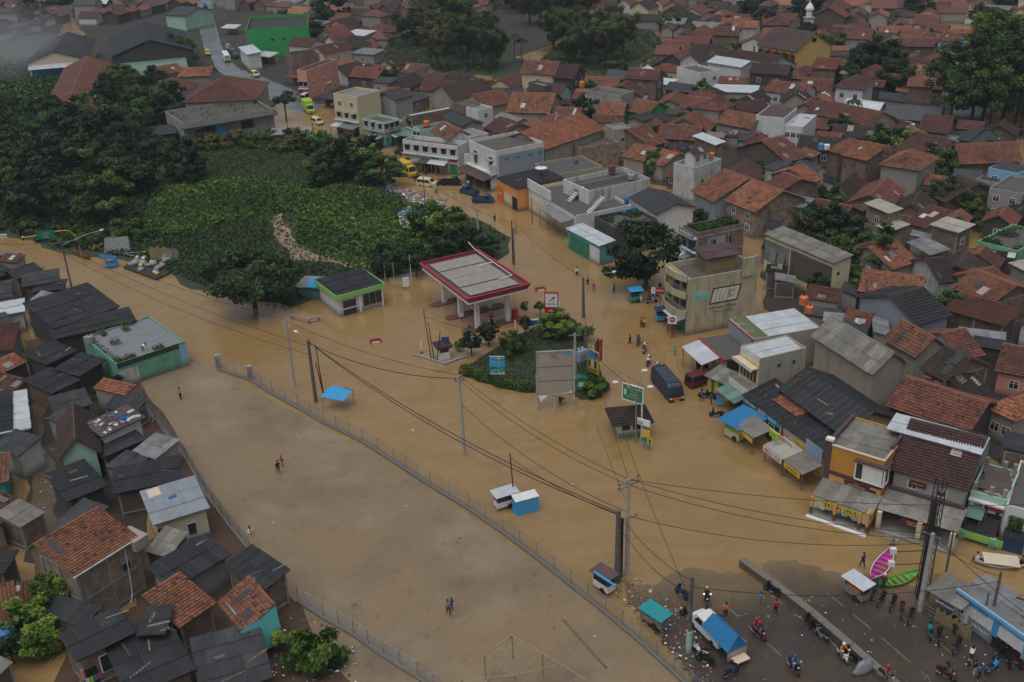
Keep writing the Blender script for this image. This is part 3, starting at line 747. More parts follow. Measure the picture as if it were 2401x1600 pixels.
# ------------------------------------------------------------------ the buildings one can tell apart
TABLE = '''
o1070,245|o1710,92|o1471,-93|7.3|f 0|mw|ta||shop|two storey plain rendered shop with a white sheet roof and yellow balcony windows|par=0.45
1767,796|1925,768|1714.7,748.4|5.4|f 0|mw|ta||shop|broad low shop under a pale sheet roof with an olive strip|par=0.25
1901,788|2046,880|p770,315|5.4|g 2.2|mo|ta||warehouse|long windowless grey gabled warehouse behind the pale roofed shops
o1310,655|o2200,1300|2083.5,967|4.7|g 1.9|mk|ta||shop|long black sheeted gabled shophouse beside the orange shop
1740,926|1933.5,1072|o1310,655|3.3|s 1.1|mk|cr|f4 :d|shop|lean-to shop row with black sheets and an orange tile patch|over=0.2
1942,1039|2075,1080|2119.3,1010.2|7.0|f 0|mo|or||shop|bright orange two storey shop with a big white corner window|par=0.5
2087,1102|2271,1153.4|11.5|5.4|g 2.9|tm|gy||shop|maroon tiled shop with yellow shutters beside the orange shop|over=0.35
2077.5,1006|2300,1067|2316,1033.5|7.6|s 0.35|mw|open||shed|gleaming white sheet canopy behind the maroon tiled roof ridge
r1620,880|r2120,1020|r2280,620|4.3|f 0|fc|mi||shop|ruined mint green shop with a rubble strewn flat roof|par=0.3
r2110,1080|r2500,1180|9|4.0|f 0|fc|wh||shop|low white walled shop with creeper beside the ruined mint shop|par=0.3
s1000,880|s1490,1165|s1210,670|2.7|s 0.5|mo|open||stall|grey sheeted wooden stall at the foot of the concrete pole|over=0.25
s1430,880|2405,1497|s1880,730|3.3|s 0.3|mg|lb||shop|sky blue fronted roadside kiosk shop with a pale patched roof|over=0.15
2068,795.5|2146.6,840|p1330,100|4.4|g 2.1|to|ta||house|orange tiled house with a recessed gable balcony above the warehouse yard
2154,863|2216,895.4|7.5|5.4|g 2.0|td|br|f2|house|tall bare brick house with a dark mossy roof and white downpipe
p1640,830|p1900,660|6.5|3.8|g 1.8|td|br|f1|house|bare brick cottage with a collapsing dark tile roof
2075,952|2272,1020|9|3.6|g 2.0|tr|dk||house|long low red tiled house lying behind the white sheet canopy
p1830,920|p2240,1110|9|3.7|h 1.8|to|ta|f2|house|orange hipped house with white gutters near the brick cottage
2252,846|2311.9,833|8|3.6|g 1.9|tr|wh|r1|house|red tiled house with a stained white gable end
n880,1350|n1380,1210|11|4.4|g 2.0|tk|gb|f2|house|charcoal metal tiled house with an arched porch and blue tank
n1330,830|n1900,1075|9|4.4|g 1.8|to|br|f2|house|bright orange tiled house with sky blue skylight sheets on its eave
n1240,1130|n2090,1370|5|4.2|s 0.9|tr|bk||house|long brown brick shed wall house running below the orange tiles
n2060,950|n2310,850|9|3.6|g 2.0|tr|mi|f2|house|russet tiled house with mint windows at the edge of the yard
n1180,770|n1470,740|9|3.4|g 2.0|td|sw||house|derelict house with a white gable and patchwork of rusty sheets
n1760,745|n1900,545|7|3.2|g 1.7|td|dk||house|small blackened tile house beside the flooded green courtyard
n540,590|n920,470|10|3.4|g 2.0|to|ta||house|orange tiled house half hidden by two round trees
n730,210|n1065,390|n940,140|4.0|s 0.5|mg|open||shed|grey sheet washing shed on posts with laundry below
k1045,1335|k1450,1450|k1605,1335|6.6|s 0.3|mt|br|r1|house|three sided bare brick block with a broad tan sheet roof and vent
k300,1350|k525,1430|k810,1360|4.7|s 0.3|mt|bt|r1|house|buff brick annexe with a tan roof and bright white corner sheets
k150,1040|k490,1185|k655,1130|6.6|s 0.4|mt|bt|f1 :b|house|two storey brick house with a mint green end and tan roof
k690,1300|k1000,1390|k1180,1210|4.0|s 1.5|tr|ta||house|rust red tiled house wedged between the two tan roofs
k980,900|k1260,1030|13|3.6|g 2.6|td|bk||house|large dark mossy gabled house near the turquoise gable
2214,360|2252,386|12|4.0|y 2.8|tr|bk||house|steep brown gabled hall with open timber gable
2098,350|2188,372|12|3.8|g 2.4|tm|ta||house|long maroon tiled hall behind the round orchard trees
2288,419|2361,434.6|k2260,620|4.4|f 0|ma|ta||house|square house with a dark flat sheet roof below the pale blue attic|par=0.1
2318,393|2388,407|5|6.2|f 0|ma|lb|f2|house|pale blue attic house with two small windows|par=0.1
2320,441|2397,455|10|5.8|f 0|fc|gy|f2 :v|house|plain grey cube house standing in brown water
2352,492|2440,525|9|3.0|g 1.8|td|dk||house|blackened tile cottage under white hanging sheets
2293,565|2386,589|11|3.6|f 0|fc|gn|f4 :k|house|leaf green bungalow with five barred windows round a flooded yard|par=0.4
2363,617|2420,645|7|3.5|s 0.4|mt|ta||house|tan sheet roofed hut beside the green bungalow
1790.6,549|1954,619|2025,616|6.4|s 0.5|mo|cr||warehouse|tall cream ended warehouse with a long grey sheet roof|over=0.25
1619,655|1778,627|m440,480|8.4|f 0|fc|yo||shop|three storey yellowed corner block with a painted side wall and curved balconies|par=0.9
m835,1130|m1600,1010|9|3.4|f 0|fc|ro||shop|low roofless walled yard between the corner block and pale roofed shop|par=1.2
1636,546|1745,523|1590,531|6.9|f 0|fc|br||house|half finished brick house with a planted roof and blue front|par=0.8
1618,448|1673,475|14|4.6|g 3.0|to|gb||house|broad orange tiled house with pale blue front wall
1696,470|1771,499.5|12|5.0|g 2.6|to|bt|f2|house|tall orange tiled house with a bare brick end wall
1818,476.5|1883,489|1939,477|4.2|s 0.4|mg|bt|r1|house|buff brick bungalow with half white half dark sheets
1845,382|1896.5,368|14|4.0|g 2.9|tr|bk|f1|house|red gabled house with a long white verge line
1785.7,392|1815,401|1848,386|3.6|s 0.6|ma|wh||house|charcoal sheet roofed hut with a white end wall
1857,388|1911,404|1946,396|3.6|g 0.8|ma|wh||house|low charcoal roofed house with white garden panels
1631,394|1692,372.5|1600,375|6.8|f 0|fg|sw||house|stained white three level house with a little maroon roofed hut on top|par=1.0
1622,319|1676.7,341|1700.5,336|6.6|s 0.4|mw|br||house|tall narrow brick house under a long white sheet roof
1741,334|1785,343|1815,331|3.6|h 1.9|tr|ta||house|hipped red house with a cobalt blue door panel
1939,459|1990,467|9|3.2|y 2.4|td|sw|f1|house|mossy black roofed house with a tall white gable and dark doorway
1969,364|2032,378|2051,354|6.9|s 1.5|to|br||house|two storey bare brick house with washing on its frame balcony
1933,353|1968,362|7|5.8|s 1.2|to|br||house|orange tiled brick wing next to the washing balcony
1900.8,432|1932,418|9|3.6|g 1.9|to|ta||house|small orange gabled house with a grey plaster end
1788,432|1830,450|9|3.6|g 1.6|tr|br|f1|house|patchy red roofed house with blue washing in its porch
1162,355.5|1274.4,333|1095.3,330|7.8|f 0|fc|wh||shop|big white two storey shop with pale blue side wall and dark flat roof|par=0.7
1162,417|1212,444|1299,410|4.5|s 0.4|mk|ol||shop|black roofed open workshop with an orange pillar beside the big white shop|over=0.25
1382,448|1524,418|1324,420|6.4|f 0|fc|sw||shop|long flat roofed building with streaky white wall and inner roof ponds|par=0.9
1239,441|1351,506|11|4.4|f 0|fc|wh||shop|white terrace shop with yellow shutters and two outdoor stairs|par=0.6
l340,1100|l680,1310|l820,1200|3.3|s 0.3|mg|open||shed|grey sheet awning over the flooded kerb by the white terrace shop
1326,536|1404,578|1421,556|3.5|s 0.3|mw|te||shop|teal fronted shop with a long pale sheet roof by the big road tree|over=0.3
1394,507|1440,534|1521,503|5.2|f 0|fc|dk||house|dark roof terrace house with potted plants and tanks|par=0.6
1473,463|1539,503|1600,468|5.0|g 1.2|ma|wh||warehouse|charcoal gabled workshop with tan skylight sheets behind the road tree
1278,352|1420,303|13|6.0|g 2.5|to|ta||house|long orange tiled house behind the big white shop
1362,347|1451,333|9|5.0|f 0|fc|bt||house|unfinished bare walled house with open rooms|par=0.8
1301,410|1415,391|1246,384|4.3|f 0|fc|ta||house|walled dark roof terrace with concrete stub columns|par=0.7
1440,304|1480,299|1415.5,292.5|7.2|f 0|fg|ta|f1 :v|house|tall plain grey tower house with a ramp like crack|par=0.4
1524,346|1566,333|13|4.5|g 2.6|to|br|l1|house|brick gabled house with half bare rafters near the orange tree
1455,367|1509,379|9|3.6|g 1.7|to|ta||house|orange roofed low house with tan boundary walls
1515,379|1553,391|9|3.5|g 1.7|to|ta||house|orange roofed house beside the red hanging banner
1072,343|1096,331.5|989,308|6.2|f 0|fc|wh||shop|white two storey shop row with a square window bay|par=0.9
1007.5,309|1051,331|6|6.3|g 1.8|to|wh||house|orange tiled penthouse on the white shop row|base=4.5
1102.6,322|1145,312|1075,308|7.0|f 0|fg|sw|l2|house|grey weathered concrete cube with two dark doors|par=0.3
985,305|1058,292|965,297.5|6.0|f 0|fc|mi|l1|shop|mint green shop with an orange water tank on its roof|par=0.7
1034.6,274|1082,298|1120,281|6.6|g 0.9|ma|ta|f2|house|charcoal gabled upper storey behind the mint shop
963,272|1062,253.5|933,272|6.4|f 0|mw|br||house|long brick block edged with a pale strip roof|par=0.5
1121,258.5|1155,250.5|1103,249|9.0|f 0|fg|wh|f1 :v|house|white rooftop cube with pale lid above brick walls|par=0.3
1103,250|1131,243|1074,236|9.0|f 0|fc|br||house|brick stair tower joined to the white rooftop cube|par=0.4
1155,276.5|1205,292.5|1242,282|5.2|g 0.9|mg|wh||house|pale grey gabled sheet roof with white ends
1184,264|1289,267|15|4.4|g 3.0|to|ta||house|great orange tiled hall roof in the shop quarter
1130,298|1174,317|9|4.8|g 1.6|tm|ta||house|maroon tiled house below the pale grey gable
1204,307|1250,321|9|4.4|g 1.7|to|ta||house|orange tiled house carrying a blue water tank
898.6,288|936,278|869.7,272|5.8|f 0|fc|mi|f1 l1|shop|mint and pink balcony shop near the cream tower|par=0.6
836,227|890,211.5|805,212|9.6|f 0|fg|cr|l2 :k|shop|cream three storey corner tower with grey roof|par=0.6
926,235|972,223|8|7.5|g 1.2|ma|gy||house|grey gabled loft with a white end next to the cream tower
1062,236|1164,219|13|4.5|g 2.6|td|gy||house|long dark tiled hall near the meadow edge
1133,253|1206,240|11|4.4|g 2.2|tr|ta||house|patched red and black tiled house by the great orange hall
1374.6,212|1456,223.5|1487,213|6.6|f 0|fc|gy|f4 :v|house|grey two storey terrace house with a roof deck and blue balcony|par=0.8
1239,192.5|1276,202|1303,200|6.6|f 0|fg|bk||house|small brick tower house with a white lean side
1507,286|1538,274|1473,277|6.2|g 0.7|ma|ta|f1 l2|house|charcoal roofed house with tall white windows
1463,260|1518,270|9|3.8|g 2.0|to|bg||house|orange house with a vivid green gable
1395,270|1460,273|9|3.8|g 2.0|to|ta||house|orange house with a scalloped cream gable
1772.5,105.8|1866,122.5|15|7.4|g 4.2|ts|ye||school|yellow two storey schoolhouse with a great brown roof
1690,152|1796,169|14|4.2|g 3.0|tm|mi||house|long maroon house with a turquoise gable facing the palms
1655,146|1738,159|8|6.6|g 1.0|mw|wh||house|white tent like sheet roof on a tall house
1641,171|1687,164|10|6.4|f 0|fc|wh|f2|house|house with a red wall and white balustrade balcony|par=0.6
1899.6,161|1961,164|10|6.6|s 1.0|to|br||house|boxy brick house by the dark mango trees with orange roof
1954,205|2026,211|11|6.2|h 2.0|tm|wh|f2|house|white upper storey house with a maroon hipped roof
2126,203|2192,206|10|6.6|h 1.4|to|br||house|tall square brick house with straw coloured tiles beside giant trees
1886,263|2036,297|10|4.2|g 2.2|tr|ta||house|very long red tiled row house
1840,294|1883,298|11|6.4|f 0|mw|wh|f3 :k|house|white modern house with black trim standing in water|par=0.5
1673,288|1760,304|9|4.0|g 2.0|to|ta||house|long orange tiled bungalow beside a brown pool
1698.7,259|1733,270|9|3.8|y 2.0|tm|pk||house|maroon roofed house with a pink arched gable
1773,271|1840,277|10|6.4|f 0|mr|wh||house|white house with rusty sheets over its upper floor|par=0.3
2242,328|2273,333|2315,300|4.6|g 1.0|ma|ta||house|charcoal sheet house beside the tall canal trees
2276,340|2351,335|10|4.2|g 1.0|ma|wh||house|charcoal sheet house with a white end by the wide water
2196,95|2243,99|9|5.0|g 1.8|tr|cy|f2|house|pale cyan house with small windows and a red roof
236,262|266,150|14|4.5|g 3.0|tr|dk||barrack|very long red tiled barrack running through the trees
428,289|640,255|15|6.0|f 0|fc|gy||hall|abandoned grey concrete hall with gaping windows and mossy roof|par=0.5
428,242|598,235|20|6.5|h 4.0|tr|ta||hall|great hipped red roof behind the abandoned hall
452,117|432,72|24|7.0|g 4.0|mk|dk||warehouse|huge dark gabled market warehouse by the wet road
199,139|226,92|17|5.0|g 3.0|mk|cr||house|dark gabled workshop with a sky blue front
576,70|722,61|28|9.5|f 0|ma|bg||hall|vivid green walled hall beside the wet road|par=1.2
718,165|790,139|695,164|8.5|f 0|ma|pk|f3 :v|house|salmon pink block with charcoal roof|par=0.5
683,132|748,125|661,123|8.4|f 0|to|br||house|brick and white block behind the salmon block|par=0.5
557.6,111|578,129|603.5,116|5.0|s 0.4|mw|wh||shed|white sheet roofs at the kerb by the green hall
384,35|432,38|16|6.0|g 2.0|ma|mi||house|grey gabled house with turquoise front far up the road
416.5,181|493,179|8|4.2|g 1.8|to|ta||house|orange tiled row by the dark warehouse
382.5,176|435,167|10|4.0|g 1.6|to|ta||house|orange tiled block next to the dark warehouse trees
323,227|425,225|15|4.2|h 3.0|tr|wh||house|red hipped house among the trees by the abandoned hall
629,318|728,313|717.4,301|3.2|s 0.4|mg|wd||shed|low tin workshop shed at the weedy edge of the lot
316,323|415,313|7|3.2|s 0.6|ma|dk||shed|grey lean-to half sunk in bushes beside the abandoned hall
126,772|281,719|217,679|4.0|s 1.3|mk|dk||house|big black lean roofed house at the flooded bend
128,797|320,753|5|3.7|s 0.3|mk|dk||shed|narrow black roof strip below the big black roof
272,854|433.5,800.5|316,752|3.6|f 0|fg|pe||shop|wide flat grey roof with weedy rim and peeling green wall|par=0.25
109,857|183,822.5|136,797|3.4|s 0.3|mk|dk||house|black sheeted hut with a pale lean-to by the lane
185.7,884|249.7,844|226,814|3.2|s 0.5|mk|dk||house|black sheeted house touching the flat grey roof
121,925|190,892|116,868|3.1|s 0.3|mk|wd||house|shabby black roof littered with battens and planks
129.5,973|217,949|119,936|3.0|s 0.3|ma|dk||house|weathered grey plank roofed shed by the lane
236,1062|226.6,974|136,1070|3.6|g 2.2|td|mi||house|old mossy tiled house with a mint green gable
238.6,1026|341,979|218,992.6|4.2|s 0.4|mr|wh||house|shack with a maroon roof buried under blue tarpaulin scraps
240,1075|345,1030|5|2.8|s 0.3|ma|bk||shed|dark low lean-to below the tarpaulin shack
158.5,1178|254,1138.6|148,1105|3.0|s 0.5|mk|dk||house|low black roof along the muddy lane
266,1160|428,1126|383.4,1082|3.2|s 0.4|mk|bk||house|wide black roof against the field wall
358.8,1233|491.7,1192|444.9,1129|3.7|s 0.5|mb|cr||house|cream house with a blue skirting and a grey blue sheet roof|over=0.35
175,1352|325,1258|307,1171|6.2|s 1.3|to|bt||house|two storey bare brick house with a bright orange tiled roof|over=0.3
405,1383|541.6,1301|484,1260|3.5|s 0.5|mk|gy||house|long black roof by the red soil yard
521,1327|609.7,1390|671,1338.5|3.5|s 0.5|mk|br||house|black roofed brick house at the corner of the field
420,1474|509,1414|5|3.2|s 1.2|to|br||house|broken orange tiled wing with a missing corner
509,1414|570,1485|630,1421.6|3.0|s 1.4|to|br||house|orange tiled house patched with turquoise sheeting|missing=0.05
177,1553|318.7,1483.5|305,1420|3.9|s 0.5|mk|br||house|black roofed brick house with a white framed window
320,1492|388.6,1487|375,1429|3.9|s 0.4|mk|br||house|smaller black roofed brick wing beside the white window
300,1640|460,1570|8|3.0|s 0.5|mk|wd||shed|black corrugated shed roof with torn silver sheets
470,1640|640,1590|7|2.6|s 0.4|ma|dk||shed|dusky roof with a bamboo pole laid across
72,1005|61,914|5|3.4|s 0.3|mw|te||house|bright corrugated awning house along the lane
30,1010|28,914|10|3.6|s 0.3|mk|dk||house|black and patched roof behind the bright awning
20,1130|24,1060|9|3.4|s 0.6|to|te||house|turquoise trimmed house with an orange verge by the lane
47,1460|31,1362|9|3.4|s 0.9|to|bk||house|orange tiled house over the flooded alley
85,1408|82,1358|5|3.0|s 0.4|tr|bk||shed|small red tiled porch beside the flooded alley
10,1345|45,1290|12|3.2|s 0.3|mk|bk||house|dusky blue grey roof at the garden corner of the lane
39,656|102,634|82,615|3.2|g 0.8|mk|wd||house|black gabled stall house by the flooded street
51,675|141,660|5|3.0|s 0.4|ma|wd||stall|brown sheeted stall along the flooded street
71.6,687|147,680|4|2.7|s 0.2|mk|wd||stall|black roofed snack stall with red banners
-20,745|58.8,731|37,708|3.2|s 0.3|mw|wh||house|pale corrugated roof house by the side channel
-20,706|28,698|7|3.6|s 0.3|ma|wh||house|slate coloured roof next to the pale corrugated roof
-30,660|36,640|8|3.4|s 0.4|mk|dk||house|black roof with a street sign above it
-20,790|45,772|7|3.3|s 0.3|ma|wh||house|grey roofed house hung with red washing
-30,830|30,822|8|3.6|s 0.8|tr|gy||house|russet tiled cottage on the side channel
'''
H = {}
for ln in TABLE.strip().split('\n'):
    f = [s_.strip() for s_ in ln.split('|')]
    A,B,C,h,rf,rm,wm,wins,cat,label = f[:10]
    kw = {}
    if len(f) > 10:
        for e_ in f[10].split(','):
            k_,v_ = e_.split('=');kw[k_] = float(v_)
    C = px(C) if ',' in C else float(C)
    rk,rise = rf.split()
    if wm == 'wd': wm = 'wood'
    H[label] = building(A,B,C,float(h),rk,float(rise),rm,wm,label,cat,wins=wins,**kw)
def find(s_):
    return next(o for k,o in H.items() if s_ in k)
# ------------------------------------------------------------------ vegetation
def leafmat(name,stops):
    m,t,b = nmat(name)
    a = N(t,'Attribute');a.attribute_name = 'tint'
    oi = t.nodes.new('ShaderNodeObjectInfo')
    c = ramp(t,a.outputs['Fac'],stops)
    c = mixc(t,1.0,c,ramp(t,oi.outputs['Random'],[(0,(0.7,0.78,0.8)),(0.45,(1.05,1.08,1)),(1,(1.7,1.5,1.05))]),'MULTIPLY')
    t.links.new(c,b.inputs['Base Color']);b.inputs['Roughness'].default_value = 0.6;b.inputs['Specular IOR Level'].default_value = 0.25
    tr = N(t,'BsdfTranslucent');t.links.new(c,tr.inputs['Color'])
    mx = N(t,'MixShader');mx.inputs[0].default_value = 0.18
    t.links.new(b.outputs[0],mx.inputs[1]);t.links.new(tr.outputs[0],mx.inputs[2])
    t.links.new(mx.outputs[0],t.nodes['Material Output'].inputs['Surface'])
    return m
leafmat('leaf',[(0,(0.010,0.024,0.008)),(0.5,(0.032,0.068,0.016)),(1,(0.085,0.14,0.028))])
leafmat('leafdark',[(0,(0.007,0.017,0.008)),(0.5,(0.019,0.042,0.015)),(1,(0.05,0.085,0.025))])
leafmat('leafbright',[(0,(0.016,0.042,0.009)),(0.5,(0.06,0.125,0.019)),(1,(0.16,0.22,0.04))])
leafmat('leafbamboo',[(0,(0.022,0.030,0.011)),(0.5,(0.055,0.066,0.022)),(1,(0.105,0.105,0.04))])
leafmat('leafgrass',[(0,(0.030,0.042,0.013)),(0.5,(0.066,0.085,0.025)),(0.85,(0.11,0.12,0.04)),(1,(0.16,0.13,0.07))])
plain('bark',(0.085,0.065,0.05),0.9,(0.05,0.04,0.03),2.0)

def leaves(C,nrm,size,rg,aspect=0.55):
    """leaf quads at centres C (n,3) facing nrm, as a bent rhombus pair"""
    n = len(C)
    r = rg.normal(size=(n,3));nn = nrm+r*0.75;nn /= np.linalg.norm(nn,axis=1)[:,None]
    a = np.cross(nn,rg.normal(size=(n,3)));a /= np.linalg.norm(a,axis=1)[:,None]+1e-9
    b = np.cross(nn,a)
    s = (size*rg.uniform(0.6,1.35,n))[:,None]
    V = np.stack([C-a*s,C-b*s*aspect,C+a*s,C+b*s*aspect],1)
    return V.reshape(-1,3),np.arange(n*4).reshape(n,4)

def crown_mesh(kind,seed,mat,n=3600,leaf=0.075):
    rg = np.random.default_rng(seed)
    K = {'broad': 70,'round': 46,'cone': 56,'shrub': 26,'tall': 60,'bamboo': 60,'sparse': 26}[kind]
    cl = []
    while len(cl) < K:
        p = rg.uniform(-1,1,3);r = math.hypot(p[0],p[1])
        if r > 1: continue
        lump = 0.86+0.2*math.sin(math.atan2(p[1],p[0])*3+seed)+0.12*math.sin(math.atan2(p[1],p[0])*7+seed*2)
        if kind == 'broad':
            if r > lump: continue
            top = 0.62*math.sqrt(max(0,1-(r/lump)**2));z = top*(0.35+0.65*rg.random()) if rg.random() < .75 else top*rg.random()*.4
        elif kind == 'cone':
            z = rg.random()**1.2*1.9;mx = min(1.0,1.5*(1-z/2.0),.55+z)*lump
            if r > mx: continue
            if r < mx*0.4 and rg.random() < .6: continue
        elif kind == 'tall':
            z = rg.random()*2.0;mx = lump*(0.62+0.38*math.sin(z*2.4+seed))*(1 if z < 1.5 else 1.9-z*.6)
            if r > mx: continue
        elif kind in ('shrub','sparse'):
            z = rg.random()*0.8
            if r*r+z*z*1.3 > lump: continue
        elif kind == 'bamboo':
            z = rg.random()*1.5;mx = lump*(0.45+0.4*z)
            if r > mx: continue
        else:
            z = p[2]*0.85
            if r*r+z*z/0.72 > lump*lump or r*r+z*z < 0.18: continue
            z += 0.85
        cl.append((p[0],p[1],z))
    cl = np.array(cl);tone = rg.uniform(0.05,0.75,K)
    w_ = rg.integers(0,K,n);c = cl[w_]
    rad = {'broad': 0.19,'round': 0.24,'cone': 0.2,'shrub': 0.3,'tall': 0.25,'bamboo': 0.2,'sparse': 0.28}[kind]
    off = rg.normal(size=(n,3));off /= np.linalg.norm(off,axis=1)[:,None];off *= (rg.random(n)**0.45)[:,None]*rad
    off[:,2] *= 0.62
    if kind == 'bamboo': off[:,2] *= 1.8
    P = c+off
    ctr = np.array([0,0,0.45 if kind != 'broad' else 0.0])
    nr = (P-ctr);nr /= np.linalg.norm(nr,axis=1)[:,None]+1e-6;nr[:,2] += 0.6
    V,Q = leaves(P,nr,leaf,rg,0.5 if kind != 'bamboo' else 0.22)
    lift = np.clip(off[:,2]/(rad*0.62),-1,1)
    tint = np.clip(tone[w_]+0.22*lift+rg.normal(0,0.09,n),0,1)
    return np_mesh('crown',V,Q,M[mat],tint),cl

def trunk_mesh(cl,hgt_ratio,seed,r0=0.05,limbs=5):
    """trunk from the ground at -hgt_ratio up into the crown, with limbs to its clumps (crown units)"""
    mb = MB();rg = random.Random(seed)
    top = Vector((rg.uniform(-.05,.05),rg.uniform(-.05,.05),0.35));base = Vector((0,0,-hgt_ratio));mid = base.lerp(top,0.55)+Vector((rg.uniform(-.06,.06),rg.uniform(-.06,.06),0))
    mb.tube(base,mid,r0*1.3,r0,7);mb.tube(mid,top,r0,r0*0.55,7)
    for k in range(limbs):
        c = Vector(cl[rg.randrange(len(cl))]);s_ = mid.lerp(top,rg.random())
        e = s_.lerp(c,0.9);m_ = s_.lerp(e,.5)+Vector((0,0,.06))
        mb.tube(s_,m_,r0*.5,r0*.35,5);mb.tube(m_,e,r0*.35,r0*.12,5)
    return mb.mesh('trunk',[M['bark']])

PROTO = {}
def proto(kind,mat,var,hr):
    k = (kind,mat,var,round(hr,1))
    if k not in PROTO:
        kk = (kind,mat,var)
        if kk not in PROTO:
            n = {'broad': 7000,'round': 4600,'cone': 3800,'shrub': 2600,'tall': 7000,'bamboo': 6500,'sparse': 900}[kind]
            lf = {'broad': 0.05,'round': 0.07,'cone': 0.075,'shrub': 0.1,'tall': 0.055,'bamboo': 0.085,'sparse': 0.11}[kind]
            PROTO[kk] = crown_mesh(kind,11+var*7+len(PROTO),mat,n,lf)
        me,cl = PROTO[kk]
        PROTO[k] = (me,trunk_mesh(cl,hr,5+var,0.045 if kind in ('broad','tall') else 0.06,9 if kind == 'broad' else 5))
    return PROTO[k]
TREES = []
def tree(p,r,h,kind,mat,label,cat='tree',name=None,group=None,zs=None,z0=0.0):
    """p ground bearing (or world x,y), crown radius r, total height h"""
    pos = at(p) if isinstance(p,str) or len(p) == 2 and not isinstance(p,Vector) else p
    ch = {'broad': 0.62,'round': 1.7,'cone': 1.9,'shrub': 0.8,'tall': 2.0,'bamboo': 1.5,'sparse': 0.8}[kind]*r
    z_s = zs or 1.0;ch *= z_s
    stem = max(0.02,h-ch)
    me,tk = proto(kind,mat,rnd.randrange(3),round(stem/r*5)/5+0.1)
    root = empty(name or {'shrub': 'shrub','bamboo': 'bamboo_clump','sparse': 'bush'}.get(kind,'broadleaf_tree'),(pos.x,pos.y,z0),rnd.uniform(0,6.28),label,cat,group)
    rz = rnd.uniform(0.88,1.12)
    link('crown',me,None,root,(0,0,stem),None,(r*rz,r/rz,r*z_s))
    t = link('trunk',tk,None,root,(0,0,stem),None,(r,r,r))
    TREES.append((pos.x,pos.y,r));return root

def palm(p,h,label,fr=2.6):
    pos = at(p);root = empty('palm_tree',(pos.x,pos.y,0),0,label,'palm')
    MB().tube((0,0,-.3),(.25,.1,h*.5),.17,.13,7).tube((.25,.1,h*.5),(.3,.3,h),.13,.1,7).build('trunk',M['bark'],root)
    rg = np.random.default_rng(int(h*100));mbv = [];mbq = [];tt = []
    for k in range(15):
        a = k*2.4;el = rg.uniform(0.1,0.9)
        for s_ in np.linspace(0.08,1,16):
            x = fr*s_*math.cos(el*.5);z = fr*(s_*math.sin(el)-0.75*s_*s_)
            c = np.array([math.cos(a)*x+.3,math.sin(a)*x+.3,h+z]);wv = np.array([-math.sin(a),math.cos(a),-0.5])*0.55*(1-abs(s_-.45));dv = np.array([math.cos(a),math.sin(a),-.4])*.12
            for sg in (1,-1):
                w2 = wv*np.array([sg,sg,1]);b = len(mbv)*1
                mbv += [c-dv,c+dv,c+dv+w2,c-dv*.3+w2];mbq.append((b,b+1,b+2,b+3));tt.append(rg.uniform(.2,.8))
    link('crown',np_mesh('crown',np.array(mbv),np.array(mbq),M['leaf'],np.array(tt)),None,root)
    TREES.append((pos.x,pos.y,fr));return root
def banana(p,h,label):
    pos = at(p);root = empty('banana_plant',(pos.x,pos.y,0),rnd.uniform(0,6),label,'plant')
    MB().tube((0,0,-.2),(0,0,h*.55),.14,.1,7).build('trunk',M['leafbright'],root)
    for k in range(8):
        a = k*2.4+rnd.random()*.4;mb = MB();q = []
        for s_ in (0,.25,.5,.75,1):
            x = h*.75*s_;z = h*.5+h*(.75*s_-.85*s_*s_);wd = .38*math.sin(math.pi*min(.98,s_*.85+.12))
            q.append(((x*math.cos(a)-wd*math.sin(a),x*math.sin(a)+wd*math.cos(a),z-.1),(x*math.cos(a),x*math.sin(a),z),(x*math.cos(a)+wd*math.sin(a),x*math.sin(a)-wd*math.cos(a),z-.1)))
        for a_,b_ in zip(q[:-1],q[1:]): mb.quad(a_[0],a_[1],b_[1],b_[0]);mb.quad(a_[1],a_[2],b_[2],b_[1])
        mb.build('leaf',M['leafbright'],root)
    return root

# named trees: bearing of the foot, crown radius, height, crown, leaf
tree('600,722',7.4,8.6,'broad','leafdark','huge dark spreading tree overhanging the water beside the petrol kiosk')
tree('1508,680',6.0,11.0,'round','leafdark','big dark roadside tree beside the teal fronted shop')
for b_,r_,h_,t_ in [('905,652',2.3,5.2,'first'),('975,648',2.2,5.0,'second'),('1048,612',2.3,5.0,'third'),('1108,604',2.0,4.6,'fourth')]:
    tree(b_,r_*1.25,h_*1.1,'round','leafdark',t_+' dark clipped tree in the row behind the petrol canopy, counted from the kiosk',group='row of trees behind the petrol station')
tree('1152,606',1.7,4.6,'cone','leafdark','dark pointed tree by the electric poles at the station corner')
tree('1010,560',4.2,6.0,'round','leafbright','bright round tree beside the rubbish heap')
tree('1060,560',3.2,5.0,'round','leafbright','bright bushy tree beside the blue tarpaulin shelter')
tree('1106,836',1.55,4.6,'cone','leafdark','clipped dark tree at the point of the traffic island',zs=1.05)
tree('1146,812',1.6,4.6,'cone','leafdark','clipped dark tree next to the petrol price gantry',zs=1.1)
tree('1203,832',1.9,3.6,'round','leaf','leafy dark bush tree in the middle of the traffic island')
tree('1306,795',2.6,3.9,'round','leafbright','yellowish mango bush on the traffic island')
tree('1268,742',1.0,2.2,'shrub','leaf','small shrub under the tall red price sign','shrub')
tree('1232,794',1.1,5.4,'tall','leafbamboo','thin wispy young tree by the blue road sign',zs=1.6)
tree('1075,824',0.75,1.3,'shrub','leafbright','round ball bush beside the small guard booth','shrub')
tree('1365,800',1.6,2.4,'shrub','leafbright','pale shrub behind the transformer poles','shrub')
tree('1398,925',1.9,2.0,'shrub','leafbright','spreading bush at the foot of the yellow poster','shrub')
tree('1316,946',0.5,0.8,'shrub','leafdark','tiny drowned bush in front of the blank billboard','shrub')
tree('902,436',4.6,6.4,'round','leaf','roadside tree by the yellow box truck',zs=.7)
